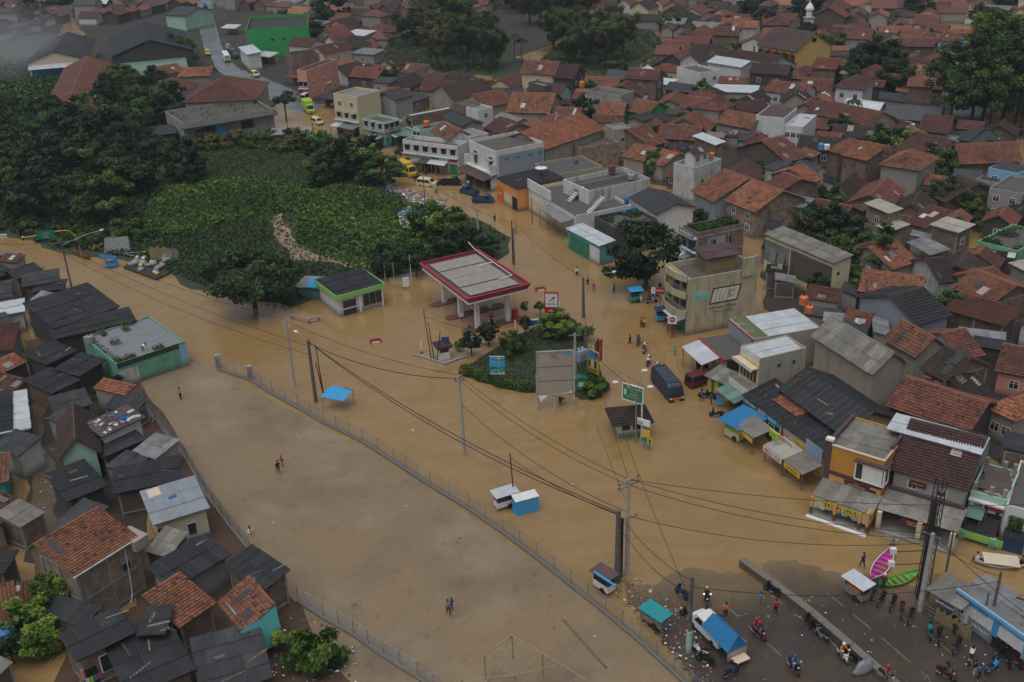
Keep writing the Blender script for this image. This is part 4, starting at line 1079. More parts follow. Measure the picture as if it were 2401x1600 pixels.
tree('845,425',5.5,7.5,'round','leaf','bushy tree at the corner of the green lot by the road')
tree('800,400',5.0,7.0,'round','leaf','rounded tree on the lot behind the roadside tree')
tree('765,432',5.0,6.0,'round','leaf','dense tree standing inside the green lot')
tree('440,425',5.6,6.0,'round','leafdark','lone dark round tree on the grassy slope')
tree('672,284',3.2,7.5,'sparse','leaf','thin bare limbed tree standing in the flooded road')
tree('1970,330',3.0,6.0,'round','leaf','lone green tree by the white modern house')
tree('g250,1330',3.0,5.0,'round','leafbright','straggling fruit tree over the flooded alley')
tree('g420,1120',2.0,5.2,'round','leafbright','upper branch tree beside the flooded alley and black scooter')
tree('g90,1440',1.6,3.2,'shrub','leafdark','dark shrub at the corner of the flooded alley','shrub')
tree('y2050,1330',2.6,3.2,'shrub','leafbright','large feathery green bush on the red soil','shrub',zs=1.2)
tree('y1560,1150',1.2,2.4,'shrub','leafbright','small feathery bush on the red soil','shrub')
tree('y1120,1260',0.8,1.0,'shrub','leafbright','low weedy bush by the patched orange house','shrub')
tree('u1560,760',2.3,2.6,'shrub','leaf','weedy thicket between the shacks and the mesh fence','shrub')
tree('1395,548',1.8,3.6,'shrub','leaf','shrub in the yard behind the teal fronted shop','shrub')
# orchard and garden trees among the houses
for b_,r_,h_,k_,m_,lb in [
    ('1920,592',5.2,8.5,'round','leafdark','large dark tree behind the cream ended warehouse'),('1965,600',4.2,7.0,'round','leaf','lighter tree in the grove behind the cream warehouse'),
    ('2040,645',4.6,6.4,'round','leaf','round tree at the corner of the cream warehouse'),('2005,690',2.2,4.6,'round','leafbright','little fig tree against the cream wall'),
    ('1912,713',2.4,4.2,'shrub','leaf','overgrown shrub by the washing lean-to'),('2222,770',3.0,5.0,'round','leafbright','bright tree between the charcoal roof and brick shed'),
    ('2225,590',3.0,5.6,'round','leafbright','yellowing tree below the three sided brick block'),('2225,622',2.0,3.8,'round','leafbright','small bright tree by the green bungalow wall'),
    ('2040,380',3.6,6.0,'round','leaf','orchard tree next to the brick washing house'),('2075,370',4.0,6.5,'round','leaf','orchard tree in the middle of the grove by the maroon hall'),('2125,378',4.0,6.6,'round','leafbright','orchard tree with golden leaves by the maroon hall'),
    ('2110,430',3.6,5.0,'round','leafbamboo','brownish half bare tree by the washing house'),('2185,432',4.4,7.0,'round','leaf','full round tree in front of the maroon hall'),
    ('2330,385',3.4,6.4,'cone','leafbright','pointed bright tree in front of the charcoal sheet houses'),('2215,500',4.0,5.4,'round','leaf','broad tree behind the rust red house'),('2260,510',3.4,5.4,'round','leafbamboo','olive tree behind the tan sheet roof'),('2280,535',2.6,5.0,'round','leaf','small dark tree beside the tan sheet roof'),
    ('1537,414',3.2,5.2,'round','leafbright','orange fruiting tree by the red banner'),('1800,320',3.0,5.0,'round','leaf','tree in front of the rusty white house'),('1945,505',3.2,5.2,'round','leaf','tree beside the mossy gabled house'),
    ('1780,425',2.0,4.0,'shrub','leaf','shrub between patchy red roofs'),('1655,520',2.4,2.4,'shrub','leaf','weeds and shrubs along the planted roof terrace'),
    ('2030,180',6.0,9.0,'broad','leafdark','wide mango tree beside the boxy brick house'),('2075,185',6.5,9.5,'round','leafdark','dense mango tree beside the white upper storey house'),('1985,215',5.0,7.0,'round','leafdark','dark tree in front of the maroon hipped house'),('2090,225',5.5,7.5,'round','leafdark','low dark tree in front of the square brick house'),
    ('1800,85',5.5,9.0,'round','leafdark','dark tree behind the great brown school roof'),('1845,80',5.0,8.0,'round','leaf','lighter tree with a red awning behind the school'),('1890,60',7.0,10.0,'round','leafdark','big dark tree behind the minaret'),
    ('1950,135',4.2,7.0,'round','leaf','green tree on the slope by the school gable'),('1840,155',4.0,6.0,'round','leafdark','clipped dark tree in front of the school'),('2300,75',5.0,7.5,'round','leafdark','lone dark tree in the far water'),
    ('2150,45',6.0,8.0,'round','leafdark','dark tree in the distant suburb'),('2360,30',7.0,9.0,'round','leafdark','dark far tree by the flooded fields'),('1760,45',5.0,7.0,'round','leafdark','dark tree near the cobalt house'),
    ('780,60',8.0,10.0,'round','leaf','large soft tree by the green hall'),('735,100',5.0,6.0,'round','leaf','bush tree in front of the green hall'),('420,160',6.5,5.0,'round','leaf','thick tree before the dark warehouse arch'),
    ('915,205',3.5,5.5,'round','leaf','tree beside the cream tower roofs'),('1440,195',4.0,6.0,'shrub','leaf','round bush on the meadow edge'),('1290,262',3.0,4.6,'shrub','leaf','bush behind the tower house'),
    ('90,60',7.0,9.0,'round','leafdark','big dark tree by the far channel'),('160,30',9.0,11.0,'round','leafdark','great dark tree at the head of the far channel'),('130,18',8.0,9.0,'round','leafdark','second dark tree at the head of the far channel')]:
    tree(b_,r_,h_,k_,m_,lb)
# giants by the canal
for i_,(b_,r_,h_) in enumerate([('2225,300',6.0,19),('2268,312',7.0,21),('2320,318',7.5,22),('2372,310',7.0,20),('2300,290',7.5,24),('2350,280',8.0,24),('2395,290',6.5,21)]):
    tree(b_,r_,h_,'tall','leaf',['slender','leaning','full crowned','outer','towering','highest','end'][i_]+' giant tree in the tall stand by the wide water',group='tall trees by the wide water',name='tall_tree',zs=1.05)
# forest along the west edge of the lot
FOREST = [(20,480,7),(70,520,6),(120,470,7.5),(185,505,7),(250,520,7),(300,470,6.5),(60,430,8),(150,410,8),(215,440,8),(280,415,7),(340,450,5.5),(20,400,8),(90,360,8.5),(185,350,8),(260,365,8.5),
          (315,345,7),(345,305,8),(270,285,7.5),(330,255,7.5),(395,275,7),(230,320,8),(130,310,7),(40,330,8),(360,380,5),(290,225,7),(370,235,6.5),(250,255,6),(420,300,5),(-20,440,8),(-10,350,8)]
ADJ = ['shaggy','dense','billowing','heavy','tall','low','tangled','rounded','broad','murky']
for i_,(x_,y_,r_) in enumerate(FOREST):
    tree((x_,y_),r_*0.8,r_*1.25,'round' if i_ % 3 else 'broad','leafdark' if i_ % 4 else 'leaf',ADJ[i_ % 10]+' tree in the dark wood, '+('near the flooded street' if y_ > 460 else 'in the thick of the wood' if y_ > 370 else 'by the long barrack' if x_ < 240 else 'below the abandoned hall')+['',', set apart',', in a crowd'][i_ // 10],group='trees of the dark wood')
for i_,(x_,y_,r_) in enumerate([(560,345,4),(620,350,4),(690,350,4.5),(740,345,4),(500,352,3.6),(540,300,3.5),(480,340,4)]):
    tree((x_,y_),r_,r_*1.0,'shrub','leafbright' if i_ % 2 else 'leafbamboo',['thicket','bramble mass','scrubby bush','leafy bush','tall weed clump','yellowish bush','vine covered bush'][i_]+' along the top of the green lot','shrub')
for i_,(x_,y_,r_) in enumerate([(110,560,2.4),(150,580,2.2),(80,545,2.6),(215,575,2.6),(280,570,2.8),(330,560,3),(300,545,3)]):
    tree((x_,y_),r_,r_*0.9,'shrub','leaf',['rank','drooping','spilling','sprawling','tufted','thick','ragged'][i_]+' bush on the street bank by the green road sign','shrub')
# bamboo groves
BAM = [(1005,95),(1040,130),(1080,140),(1085,95),(1120,120),(1030,165),(1110,160),(975,110),(1150,165),(1060,70),(1000,70),(1290,60),(1320,40),(1360,80),(1330,110),(1300,120),(1370,130),(1400,120),(1420,150),(1385,40),(1430,95),(1350,150),(1395,165),(1270,25),(1220,30),(1240,60),(1460,140),(1200,20)]
for i_,(x_,y_) in enumerate(BAM):
    gname = 'western' if i_ < 11 else 'eastern'
    tree((x_,y_),5.6+1.6*((i_*37) % 10)/10,11+3*((i_*53) % 10)/10,'bamboo','leafbamboo' if i_ % 3 else 'leaf',['feathery','plumed','arching','massive','soft','drooping','olive','tall','billowy','dark','lone'][i_ % 11]+' bamboo clump in the '+gname+' grove '+['beside the swamp pool','behind the meadow','toward the far roofs'][i_ // 11 if i_ >= 11 else (0 if y_ > 120 else 1 if y_ > 90 else 2)],'bamboo',group=gname+' bamboo grove',zs=0.9)
palm('1205,152',8.5,'coconut palm by the swamp pool');palm('1222,150',7.0,'shorter coconut palm by the swamp pool',2.2)
palm('1858,160',8.0,'palm in front of the yellow schoolhouse',2.2);palm('1992,310',7.0,'palm among the red roofs by the row house',2.0)
banana('2012,585',4.2,'banana plant beside the cream warehouse trees');banana('2000,340',3.6,'banana plant by the brick washing house');banana('2024,590',3.4,'smaller banana plant beside the cream warehouse trees');banana('2285,478',3.0,'banana plant by the turquoise gable')

# ------------------------------------------------------------------ ground cover nobody could count
def cover(name,polys,density,leaf,hmax,mat,seed,zb=0.28,aspect=0.5,up=1.0,hs=0.06,tone=0.0,holes=0.0):
    rg = np.random.default_rng(seed);Cs = []
    for poly in polys:
        P = np.array(wpoly(poly));x0,y0 = P.min(0);x1,y1 = P.max(0);n = int((x1-x0)*(y1-y0)*density)
        xy = rg.uniform((x0,y0),(x1,y1),(n,2));ins = np.zeros(n,bool);j = len(P)-1
        for i in range(len(P)):
            a,b = P[i],P[j]
            c = ((a[1] > xy[:,1]) != (b[1] > xy[:,1])) & (xy[:,0] < (b[0]-a[0])*(xy[:,1]-a[1])/(b[1]-a[1]+1e-12)+a[0]);ins ^= c;j = i
        Cs.append(xy[ins])
    xy = np.concatenate(Cs)
    ph = rg.random(6)*6
    f = (np.sin(xy[:,0]*hs*3+ph[0]+1.3*np.sin(xy[:,1]*hs*2.1+ph[1]))+np.sin(xy[:,1]*hs*4.3+ph[2]+np.sin(xy[:,0]*hs*5.1+ph[3]))+0.6*np.sin(xy[:,0]*hs*11+ph[4])*np.sin(xy[:,1]*hs*12+ph[5]))/2.6
    g = np.sin(xy[:,0]*1.7+ph[1]+np.sin(xy[:,1]*1.3))*np.sin(xy[:,1]*1.9+ph[2]+np.sin(xy[:,0]*1.1))
    if holes: k = (f+0.5*g) > -1.3+holes*2;xy,f,g = xy[k],f[k],g[k]
    n = len(xy);h = hmax*(0.45+0.35*f+0.25*g)*rg.uniform(0.25,1,n);h = np.clip(h,0.02,None)
    C = np.stack([xy[:,0],xy[:,1],zb+h],1);nr = np.tile(np.array([0,0,up]),(n,1))+rg.normal(0,0.35,(n,3))
    V,Q = leaves(C,nr,leaf,rg,aspect)
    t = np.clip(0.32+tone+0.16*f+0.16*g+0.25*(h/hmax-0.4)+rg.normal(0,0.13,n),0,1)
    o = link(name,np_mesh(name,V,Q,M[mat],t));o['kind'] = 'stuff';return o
BROAD = ['640,420','760,440','880,450','960,490','1030,500','1100,530','1080,600','960,620','850,640','700,585','690,500','560,520','400,560','330,540','360,450','480,430']
cover('undergrowth',[BROAD],11,0.34,1.2,'leafbright',3,holes=0.08)
cover('undergrowth',[['330,540','560,520','640,510','640,600','700,620','850,640','760,668','690,722','560,700','440,660','330,612','200,590','60,562','40,545','200,540']],9,0.3,1.0,'leaf',5,holes=0.1)
cover('grass',[['400,330','520,335','620,340','740,335','800,360','850,410','880,450','760,440','640,420','480,430','380,430','390,380']],9,0.30,1.1,'leafgrass',8,aspect=0.22,up=0.25)
cover('undergrowth',[['-80,520','0,548','60,560','330,540','360,450','380,380','420,300','420,250','350,200','280,150','120,190','0,200','-80,260']],2.6,0.55,2.2,'leaf',11,tone=-0.05)
cover('undergrowth',[['0,140','130,140','190,180','170,260','100,330','0,340','-60,300','-60,150']],2.2,0.5,1.8,'leafbright',12,tone=-0.1)
cover('grass',[['930,140','960,170','1020,178','1000,150'],['1180,190','1290,205','1380,200','1470,190','1500,150','1560,110','1540,170','1480,212','1380,222','1290,225','1180,215','1100,195'],['900,120','960,60','1200,90','1180,130','1160,180','1120,170','950,172'],['1260,150','1330,90','1480,20','1560,110','1480,150','1380,165']],2.4,0.55,1.0,'leafgrass',14,aspect=0.3,up=.5,tone=-0.08)
cover('undergrowth',[ISL],22,0.16,0.5,'leafgrass',15,zb=0.3)
cover('undergrowth',[['2380,90','2480,90','2480,150','2330,140','2290,120'],['2180,330','2420,330','2420,300','2200,290']],1.6,0.5,0.8,'leafgrass',17,zb=0.05)
cover('undergrowth',[LOT],3.2,0.3,0.9,'leaf',19,zb=0.25)
cover('grass',[['625,510','668,506','672,545','690,575','780,602','860,612','850,632','690,612','645,570']],3.0,0.3,.7,'leafgrass',23,aspect=.2,up=.2,zb=.3,tone=.3)
def hedge(name,pts,wd,h,dens,mat,label,seed):
    rg = np.random.default_rng(seed);P = [at(p) for p in pts];C = []
    for a,b in zip(P[:-1],P[1:]):
        L = (b-a).length;n = int(L*dens);t = rg.random(n);d = (b-a).normalized();nn = Vector((-d.y,d.x,0))
        ang = rg.uniform(0,math.pi,n);rr = wd*(0.75+0.25*rg.random(n))*(1+.18*np.sin(t*L*1.7))
        C.append(np.array(a)+np.outer(t*L,np.array(d))+np.outer(np.cos(ang)*rr,np.array(nn))+np.outer(np.sin(ang)*h*rr/wd,(0,0,1)))
    C = np.concatenate(C);n = len(C);nr = rg.normal(0,.4,(n,3));nr[:,2] += 1
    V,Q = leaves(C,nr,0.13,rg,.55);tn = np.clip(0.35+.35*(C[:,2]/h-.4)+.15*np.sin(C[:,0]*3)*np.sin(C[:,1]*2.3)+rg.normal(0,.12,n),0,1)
    root = empty(name,(0,0,0),0,label,'hedge');link('foliage',np_mesh('foliage',V,Q,M[mat],tn),None,root)
    st = MB()
    for a,b in zip(P[:-1],P[1:]):
        k = int((b-a).length/0.8)
        for i in range(k): q = a.lerp(b,(i+.5)/k);st.tube((q.x,q.y,0),(q.x,q.y,h*.7),.03,n=4)
    o = st.build('stems',M['bark'],root);o['kind'] = 'stuff'
hedge('hedge',['1084,872','1120,884','1165,900','1215,912','1255,915'],0.85,1.05,480,'leafbright','long clipped bright green hedge along the water edge of the traffic island',21)

# ------------------------------------------------------------------ the rest of the town: packed red roofs
def sat(c1,c2):
    for P,Q in ((c1,c2),(c2,c1)):
        for i in range(4):
            ex,ey = P[(i+1) % 4][0]-P[i][0],P[(i+1) % 4][1]-P[i][1]
            nx,ny = -ey,ex
            a = [p[0]*nx+p[1]*ny for p in P];b = [q[0]*nx+q[1]*ny for q in Q]
            if max(a) <= min(b) or max(b) <= min(a): return False
    return True
ZONES = [(['1150,228','1300,222','1470,212','1545,175','1590,100','1500,62','1440,40','1500,14','2500,8','2500,620','2500,1010','2345,940','2240,885','2100,800','1990,740','1985,640','1900,610','1840,560','1760,535','1650,470','1560,435','1450,380','1330,330','1230,300','1180,270'],620,'a'),
         (['650,110','740,60','610,30','515,20','510,-5','1250,-10','1300,5','1190,10','1180,15','1060,50','960,60','900,110','860,125','900,160','950,185','1030,192','1150,228','1180,270','1100,290','950,260','880,215','810,205','735,170'],260,'b'),
         (['-120,40','-60,-10','440,-10','448,30','380,28','260,60','200,60','170,45','60,85','-60,110'],160,'c'),
         (['1260,20','1420,-5','1700,-12','1500,25','1400,50'],30,'d')]
WATERS = [wpoly(p) for p in (['2180,60','2420,60','2420,130','2330,125','2200,100'],['2340,300','2460,300','2460,470','2380,440'],['1640,360','1740,345','1800,372','1720,400','1650,385'],['1960,480','2040,460','2050,520','1990,560','1950,520'],['2270,450','2350,430','2330,520','2290,540'],['1890,640','1950,640','1940,740','1900,740'])]
ROADW = [wpoly(['440,-60','512,-60','540,110','600,165','700,205','760,245','700,275','560,215','490,130'])]
LM = [(n_,find(k_)) for n_,k_ in [('the yellow schoolhouse','yellow two storey school'),('the salmon pink block','salmon pink'),('the vivid green hall','vivid green walled'),('the cyan house','pale cyan'),('the pink arched gable','pink arched'),
      ('the washing balcony house','washing on its frame'),('the maroon hall','long maroon tiled hall'),('the white modern house','white modern house'),('the grey terrace house','grey two storey terrace'),('the great orange hall','great orange tiled'),
      ('the cream tower','cream three storey'),('the dark market warehouse','huge dark gabled'),('the vivid green gable','vivid green gable'),('the square brick house','tall square brick'),('the pale blue attic','pale blue attic'),('the green bungalow','leaf green bungalow'),
      ('the stained white house','stained white three'),('the cobalt door house','cobalt blue door'),('the brick and white block','brick and white block'),('the turquoise gable','turquoise gable'),('the row house','very long red tiled row'),('the orange bungalow','long orange tiled bungalow')]]
TC = {'to': 'orange tiled','tr': 'red tiled','td': 'dark tiled','tm': 'maroon tiled','ma': 'charcoal sheeted','mg': 'grey sheeted','mw': 'white sheeted','mo': 'rusty sheeted','mk': 'black sheeted','fc': 'flat roofed'}
WC = {'ta': 'drab','gy': 'grey','wh': 'white','br': 'brick','bk': 'dark brick','cr': 'cream','mi': 'mint','lb': 'blue','dk': 'sooty','sw': 'stained white','pk': 'pink'}
ORD = ['first','second','third','fourth','fifth','sixth','seventh','eighth','ninth','tenth','eleventh','twelfth']
cand = [];SHEDS = [];tl_ = {}
ZP = wpoly(ZONES[0][0]);rt_ = random.Random(77)
for _ in range(400):
    x,y = rt_.uniform(min(p[0] for p in ZP),max(p[0] for p in ZP)),rt_.uniform(min(p[1] for p in ZP),max(p[1] for p in ZP));r_ = rt_.uniform(1.8,3.8)
    if len(tl_) > 58: break
    if not inside((x,y),ZP) or any((x-b[0])**2+(y-b[1])**2 < (b[2]*.75+r_*.6)**2 for b in BUILT) or any((x-t_[0])**2+(y-t_[1])**2 < (t_[2]+r_+6)**2 for t_ in TREES): continue
    d_,nm = min((((x-l[1].location.x)**2+(y-l[1].location.y)**2)**.5,l[0]) for l in LM);ad = rt_.choice(['small','bushy','rounded','pale','dark']);k_ = (ad,nm);n_ = sum(1 for q in tl_ if q[:2] == k_);tl_[(ad,nm,n_)] = 1
    tree((0,0),r_,r_*rt_.uniform(1.6,2.1),'round','leafbright' if ad == 'pale' else 'leafdark' if ad == 'dark' else 'leaf',f"{ad} garden tree, {ORD[n_]} counted out among the roofs near {nm}",group='garden trees among the roofs').location = (x,y,0);TREES[-1] = (x,y,r_)

rz_ = random.Random(41)
for poly,tries,zk in ZONES:
    P = wpoly(poly);xs = [p[0] for p in P];ys = [p[1] for p in P]
    base_ang = {'a': -0.46,'b': -0.55,'c': -0.2,'d': -0.3}[zk]
    for ps in range(5):
        for _ in range(tries*6):
            x,y = rz_.uniform(min(xs),max(xs)),rz_.uniform(min(ys),max(ys))
            if not inside((x,y),P) or any(inside((x,y),w_) for w_ in WATERS+ROADW): continue
            sc = [1.15,1.0,0.88,0.74,0.58][ps]
            L = rz_.uniform(6.8,10.5)*sc;W = rz_.uniform(5.2,7.2)*sc
            ang = base_ang+rz_.gauss(0,0.13)+(math.pi/2 if rz_.random() < 0.42 else 0)
            c_,s_ = math.cos(ang),math.sin(ang)
            o = Vector((x-(c_*L-s_*W)/2,y-(s_*L+c_*W)/2,0))
            cs = [(o.x+c_*a-s_*b,o.y+s_*a+c_*b) for a,b in ((.35,.35),(L-.35,.35),(L-.35,W-.35),(.35,W-.35))]
            rad = math.hypot(L,W)/2
            if any((x-b[0])**2+(y-b[1])**2 < (rad+b[2])**2 and sat(cs,b[3]) for b in BUILT): continue
            if any((x-t_[0])**2+(y-t_[1])**2 < (t_[2]*0.55+min(L,W)*0.42)**2 for t_ in TREES): continue
            BUILT.append((x,y,rad,cs));cand.append((x,y,o,ang,L,W,ps,zk))
# sheds, lean-tos and yard walls squeezed between the named buildings on the near side
YARD = [wpoly(['1800,560','1900,600','1990,620','2080,560','2280,600','2460,640','2460,1180','2330,1060','2140,1000','2060,930','1930,860','1900,760','1830,700','1790,640']),
        wpoly(['1230,290','1420,330','1600,400','1700,470','1850,470','1960,520','2080,470','2300,520','2460,560','2460,420','2200,330','1900,270','1600,280','1300,250']),
        wpoly(['110,780','300,760','330,880','285,900','335,1000','420,1110','490,1210','430,1300','520,1330','600,1400','560,1480','420,1500','400,1620','150,1620','170,1400','135,1200','110,950']),wpoly(['-40,640','60,640','150,790','110,900','60,900','70,1340','60,1640','-60,1640'])]
for P in YARD:
    xs = [p[0] for p in P];ys = [p[1] for p in P]
    for _ in range(1500):
        x,y = rz_.uniform(min(xs),max(xs)),rz_.uniform(min(ys),max(ys))
        if not inside((x,y),P) or any(inside((x,y),w_) for w_ in WATERS): continue
        L = rz_.uniform(2.6,6.0);W = rz_.uniform(2.0,3.8);ang = -0.42+rz_.gauss(0,.08)+(math.pi/2 if rz_.random() < .5 else 0)
        c_,s_ = math.cos(ang),math.sin(ang);o = Vector((x-(c_*L-s_*W)/2,y-(s_*L+c_*W)/2,0))
        cs = [(o.x+c_*a-s_*b,o.y+s_*a+c_*b) for a,b in ((.2,.2),(L-.2,.2),(L-.2,W-.2),(.2,W-.2))];rad = math.hypot(L,W)/2
        if any((x-b[0])**2+(y-b[1])**2 < (rad+b[2])**2 and sat(cs,b[3]) for b in BUILT) or any((x-t_[0])**2+(y-t_[1])**2 < (t_[2]*.5+1.0)**2 for t_ in TREES): continue
        BUILT.append((x,y,rad,cs));SHEDS.append((x,y,o,ang,L,W))
cand.sort(key=lambda c: math.hypot(c[0],c[1])/min(1.6,0.6+c[4]/10))
NT = 192
recs = []
for i_,(x,y,o,ang,L,W,ps,zk) in enumerate(cand):
    r_ = rz_.random()
    rm = rz_.choices(['tr','to','td','tm','ma','mg','mw','mo'],[40,16,20,9,8,3,2,2])[0]
    wmx = rz_.choices(['ta','gy','wh','br','bk','cr','mi','lb','dk','sw','pk'],[22,16,13,14,10,4,3,2,8,7,1])[0]
    two = rz_.random() < 0.14 and ps < 3
    h = rz_.uniform(5.6,6.6) if two else rz_.uniform(2.8,3.6)
    rf = 's' if rm[0] == 'm' and rz_.random() < .7 else rz_.choices(['g','h','y'],[72,16,12])[0]
    if ps == 4: rf = 's';h = rz_.uniform(2.4,3.0)
    rise = min(L,W)/2*rz_.uniform(.48,.66) if rf in 'gh' else L/2*.5 if rf == 'y' else rz_.uniform(.4,1.0)
    recs.append([x,y,o,ang,L,W,rf,rise,rm,wmx,h,i_])
lab = {}
for r_ in recs[:NT]:
    d_,nm = min((((r_[0]-l[1].location.x)**2+(r_[1]-l[1].location.y)**2)**.5,l[0]) for l in LM)
    lab.setdefault((nm,r_[8],r_[9]),[]).append((d_,r_[11]))
names = {}
for (nm,rm,wmx),v in lab.items():
    v.sort()
    for q,(_,i_) in enumerate(v):
        names[i_] = f"{TC[rm]} {WC[wmx]} walled house "+(f"not far from {nm}" if len(v) == 1 else f"{ORD[q]} of its kind out from {nm}")
for r_ in recs[:NT]:
    x,y,o,ang,L,W,rf,rise,rm,wmx,h,i_ = r_
    dist = math.hypot(x,y)
    wn = '' if dist > 330 else rz_.choice(['f2 d','f2 r1 d','f3','l2 f1','f1 d','f2 l1']) if dist < 260 else rz_.choice(['f2','f1 r1','l1 f1'])
    building(None,None,None,h,rf,rise,rm,wmx,names[i_],'house',wins=wn+' :'+rz_.choice('wdkdkgd'),over=0.4,org=(o,ang,L,W),near=1 if dist < 190 else 0,seed=i_*13+5,group='packed houses of the flooded town')
seen_ = {}
NEAR = [(k,o) for k,o in H.items()]
for i_,(x,y,o,ang,L,W) in enumerate(SHEDS[:135]):
    k,b_ = min(NEAR,key=lambda q: (q[1].location.x-x)**2+(q[1].location.y-y)**2)
    rm = rz_.choice(['ma','mk','mo','tr','td','ma','mg','to']);wx = rz_.choice(['ta','dk','bk','gy','br','sw'])
    key = (k,rm,wx);seen_[key] = seen_.get(key,0)+1
    lb = f"little {TC[rm]} {WC[wx]} lean-to "+(['','second ','third ','fourth '][min(3,seen_[key]-1)])+'by the '+' '.join(k.split()[:6])
    building(None,None,None,rz_.uniform(2.3,3.3),'s',rz_.uniform(.3,.9),rm,wx,lb,'shed',name='lean_to',org=(o,ang,L,W),over=.2,seed=i_,group='lean-tos between the houses')
# the smallest and farthest roofs, one object
if len(recs) > NT:
    mats = ['tr','to','td','tm','ma','mg','mw','mo','ta','gy','wh','br','bk','cr','mi','lb','dk','sw','pk']
    mb = MB();tv = []
    for r_ in recs[NT:]:
        x,y,o,ang,L,W,rf,rise,rm,wmx,h,i_ = r_
        c_,s_ = math.cos(ang),math.sin(ang)
        T = lambda p: (o.x+c_*p[0]-s_*p[1],o.y+s_*p[0]+c_*p[1],p[2])
        if rf in 's': zs_ = [h,h,h+rise,h+rise];
        q = .4
        mb.mi = mats.index(wmx)
        if rf == 's':
            vs = [(q,q,-.6),(L-q,q,-.6),(L-q,W-q,-.6),(q,W-q,-.6),(q,q,h-.1),(L-q,q,h-.1),(L-q,W-q,h+rise-.1),(q,W-q,h+rise-.1)]
            mb.add(map(T,vs),[(0,1,5,4),(1,2,6,5),(2,3,7,6),(3,0,4,7)]);mb.mi = mats.index(rm)
            mb.slab(T((0,0,h)),T((L,0,h)),T((L,W,h+rise)),T((0,W,h+rise)),.1)
        else:
            e = q if rf != 'h' else L*.3
            vs = [(q,q,-.6),(q,q,h),(q,W/2,h+rise-.15 if rf != 'h' else h),(q,W-q,h),(q,W-q,-.6)];vs += [(L-q,b,z) for a,b,z in vs]
            mb.add(map(T,vs),[(0,1,2,3,4),(9,8,7,6,5),(0,5,6,1),(4,3,8,9)]);mb.mi = mats.index(rm)
            k0 = 0 if rf != 'h' else min(L*.4,W*.5)
            a,b,c,d,e1,e2 = map(T,[(0,0,h),(L,0,h),(L,W,h),(0,W,h),(k0,W/2,h+rise),(L-k0,W/2,h+rise)])
            mb.slab(a,b,e2,e1,.08);mb.slab(c,d,e1,e2,.08)
            if k0: mb.add([b,c,e2,d,a,e1],[(0,1,2),(3,4,5)])
    me = mb.mesh('distant_houses',[M[m_] for m_ in mats])
    at_ = me.attributes.new('tint','FLOAT','FACE');at_.data.foreach_set('value',np.random.default_rng(4).beta(2,2,len(me.polygons)).astype(np.float32))
    o_ = link('distant_houses',me);o_['kind'] = 'stuff'
print('PROC',len(cand))
# ------------------------------------------------------------------ what hangs on particular buildings
def face(b,side,u,z,out=0.0):
    """point on a wall of building b: side x-/x+/y-, u metres along it seen from outside starting at its near corner"""
    L,W = b['size'];o = b['over']
    if side == 'y-': return Vector((u,o-out,z))
    if side == 'x-': return Vector((o-out,W-u,z))
    if side == 'x+': return Vector((L-o+out,u,z))
ROT = {'y-': 0.0,'x+': math.pi/2,'x-': -math.pi/2}
def panel(b,name,mat,side,u0,u1,z0,z1,t=0.05,out=0.0):
    c = face(b,side,(u0+u1)/2,z0,out);wd = abs(u1-u0)
    return MB().box(-wd/2,-t,0,wd/2,-0.002,z1-z0).build(name,M[mat] if isinstance(mat,str) else mat,b,loc=c,rot=(0,0,ROT[side]))
def sign_text(p,body,size,mat,x,z,t=0.05,fit=None,**k):
    return lettering(p,body,size,mat,(x,-t-0.012,z),fit=fit,**k)
def awning(b,side,u0,u1,z_in,z_out,depth,mat,name='awning',posts=0,out=0.0,pm='wood'):
    c = face(b,side,(u0+u1)/2,0,out);wd = abs(u1-u0)
    r = empty(name,c,ROT[side],parent=b)
    s = Vector((0,depth,z_in-z_out));S = s.length
    slope(r,(-wd/2,-depth,z_out),(1,0,0),s,wd,S,mat,1,int(abs(c.x)*100)+7,name='deck')
    for i in range(posts):
        x = -wd/2+0.15+(wd-.3)*i/max(1,posts-1)
        MB().tube((x,-depth+.15,-.6),(x,-depth+.15,z_out-.02),.07,n=6).build('post',M[pm],r)
    return r
def tank(p,z,mat,label,r=0.55,h=1.2,stand=0.0):
    """round plastic water tank with ribs and a lid"""
    pos = at(p,z) if not isinstance(p,Vector) else p
    root = empty('water_tank',pos,0,label,'water tank')
    if stand:
        for dx,dy in ((-.4,-.4),(.4,-.4),(.4,.4),(-.4,.4)): MB().tube((dx,dy,-stand),(dx,dy,0),.04,n=4).build('leg',M['steel'],root)
    MB().lathe((0,0,0),[(r,0),(r,h*.2),(r*.95,h*.23),(r,h*.27),(r,h*.5),(r*.95,h*.53),(r,h*.57),(r,h*.8),(r*.7,h*.95),(r*.3,h)],14).build('body',M[mat],root)
    MB().lathe((0,0,h*.97),[(r*.33,0),(r*.33,.08),(r*.1,.1)],10).build('lid',M['p_black'],root);return root

# --- orange shop
b = find('bright orange two storey');L,W = b['size']
panel(b,'lower_wall','ol','y-',0.35,L-.02,0.2,3.55,.02);panel(b,'lower_wall','ol','x+',0.02,W,0.2,3.55,.02)
panel(b,'band','mv','y-',0.3,L,3.55,4.0,.06);panel(b,'band','mv','x+',0,W*.35,3.55,4.0,.06)
panel(b,'corner_pier','mv','y-',-0.12,0.42,-.5,7.35,.12);MB().box(-.25,-.2,7.35,.55,.4,7.6).build('pier_cap',M['white'],b)
p = MB();p.box(.42,-.1,6.9,L+.06,.0,7.06);p.box(L,.0,6.9,L+.06,W*.5,7.06);p.build('coping',M['white'],b)
MB().box(-.05,0,7.0,.3,W,7.35).build('parapet_wall',M['mv'],b);MB().box(L-.3,W*.35,7.0,L+.03,W,7.4).build('parapet_wall',M['mv'],b)
MB().box(L-.35,W-.35,7.4,L+.08,W+.08,7.7).build('pier_cap',M['white'],b)
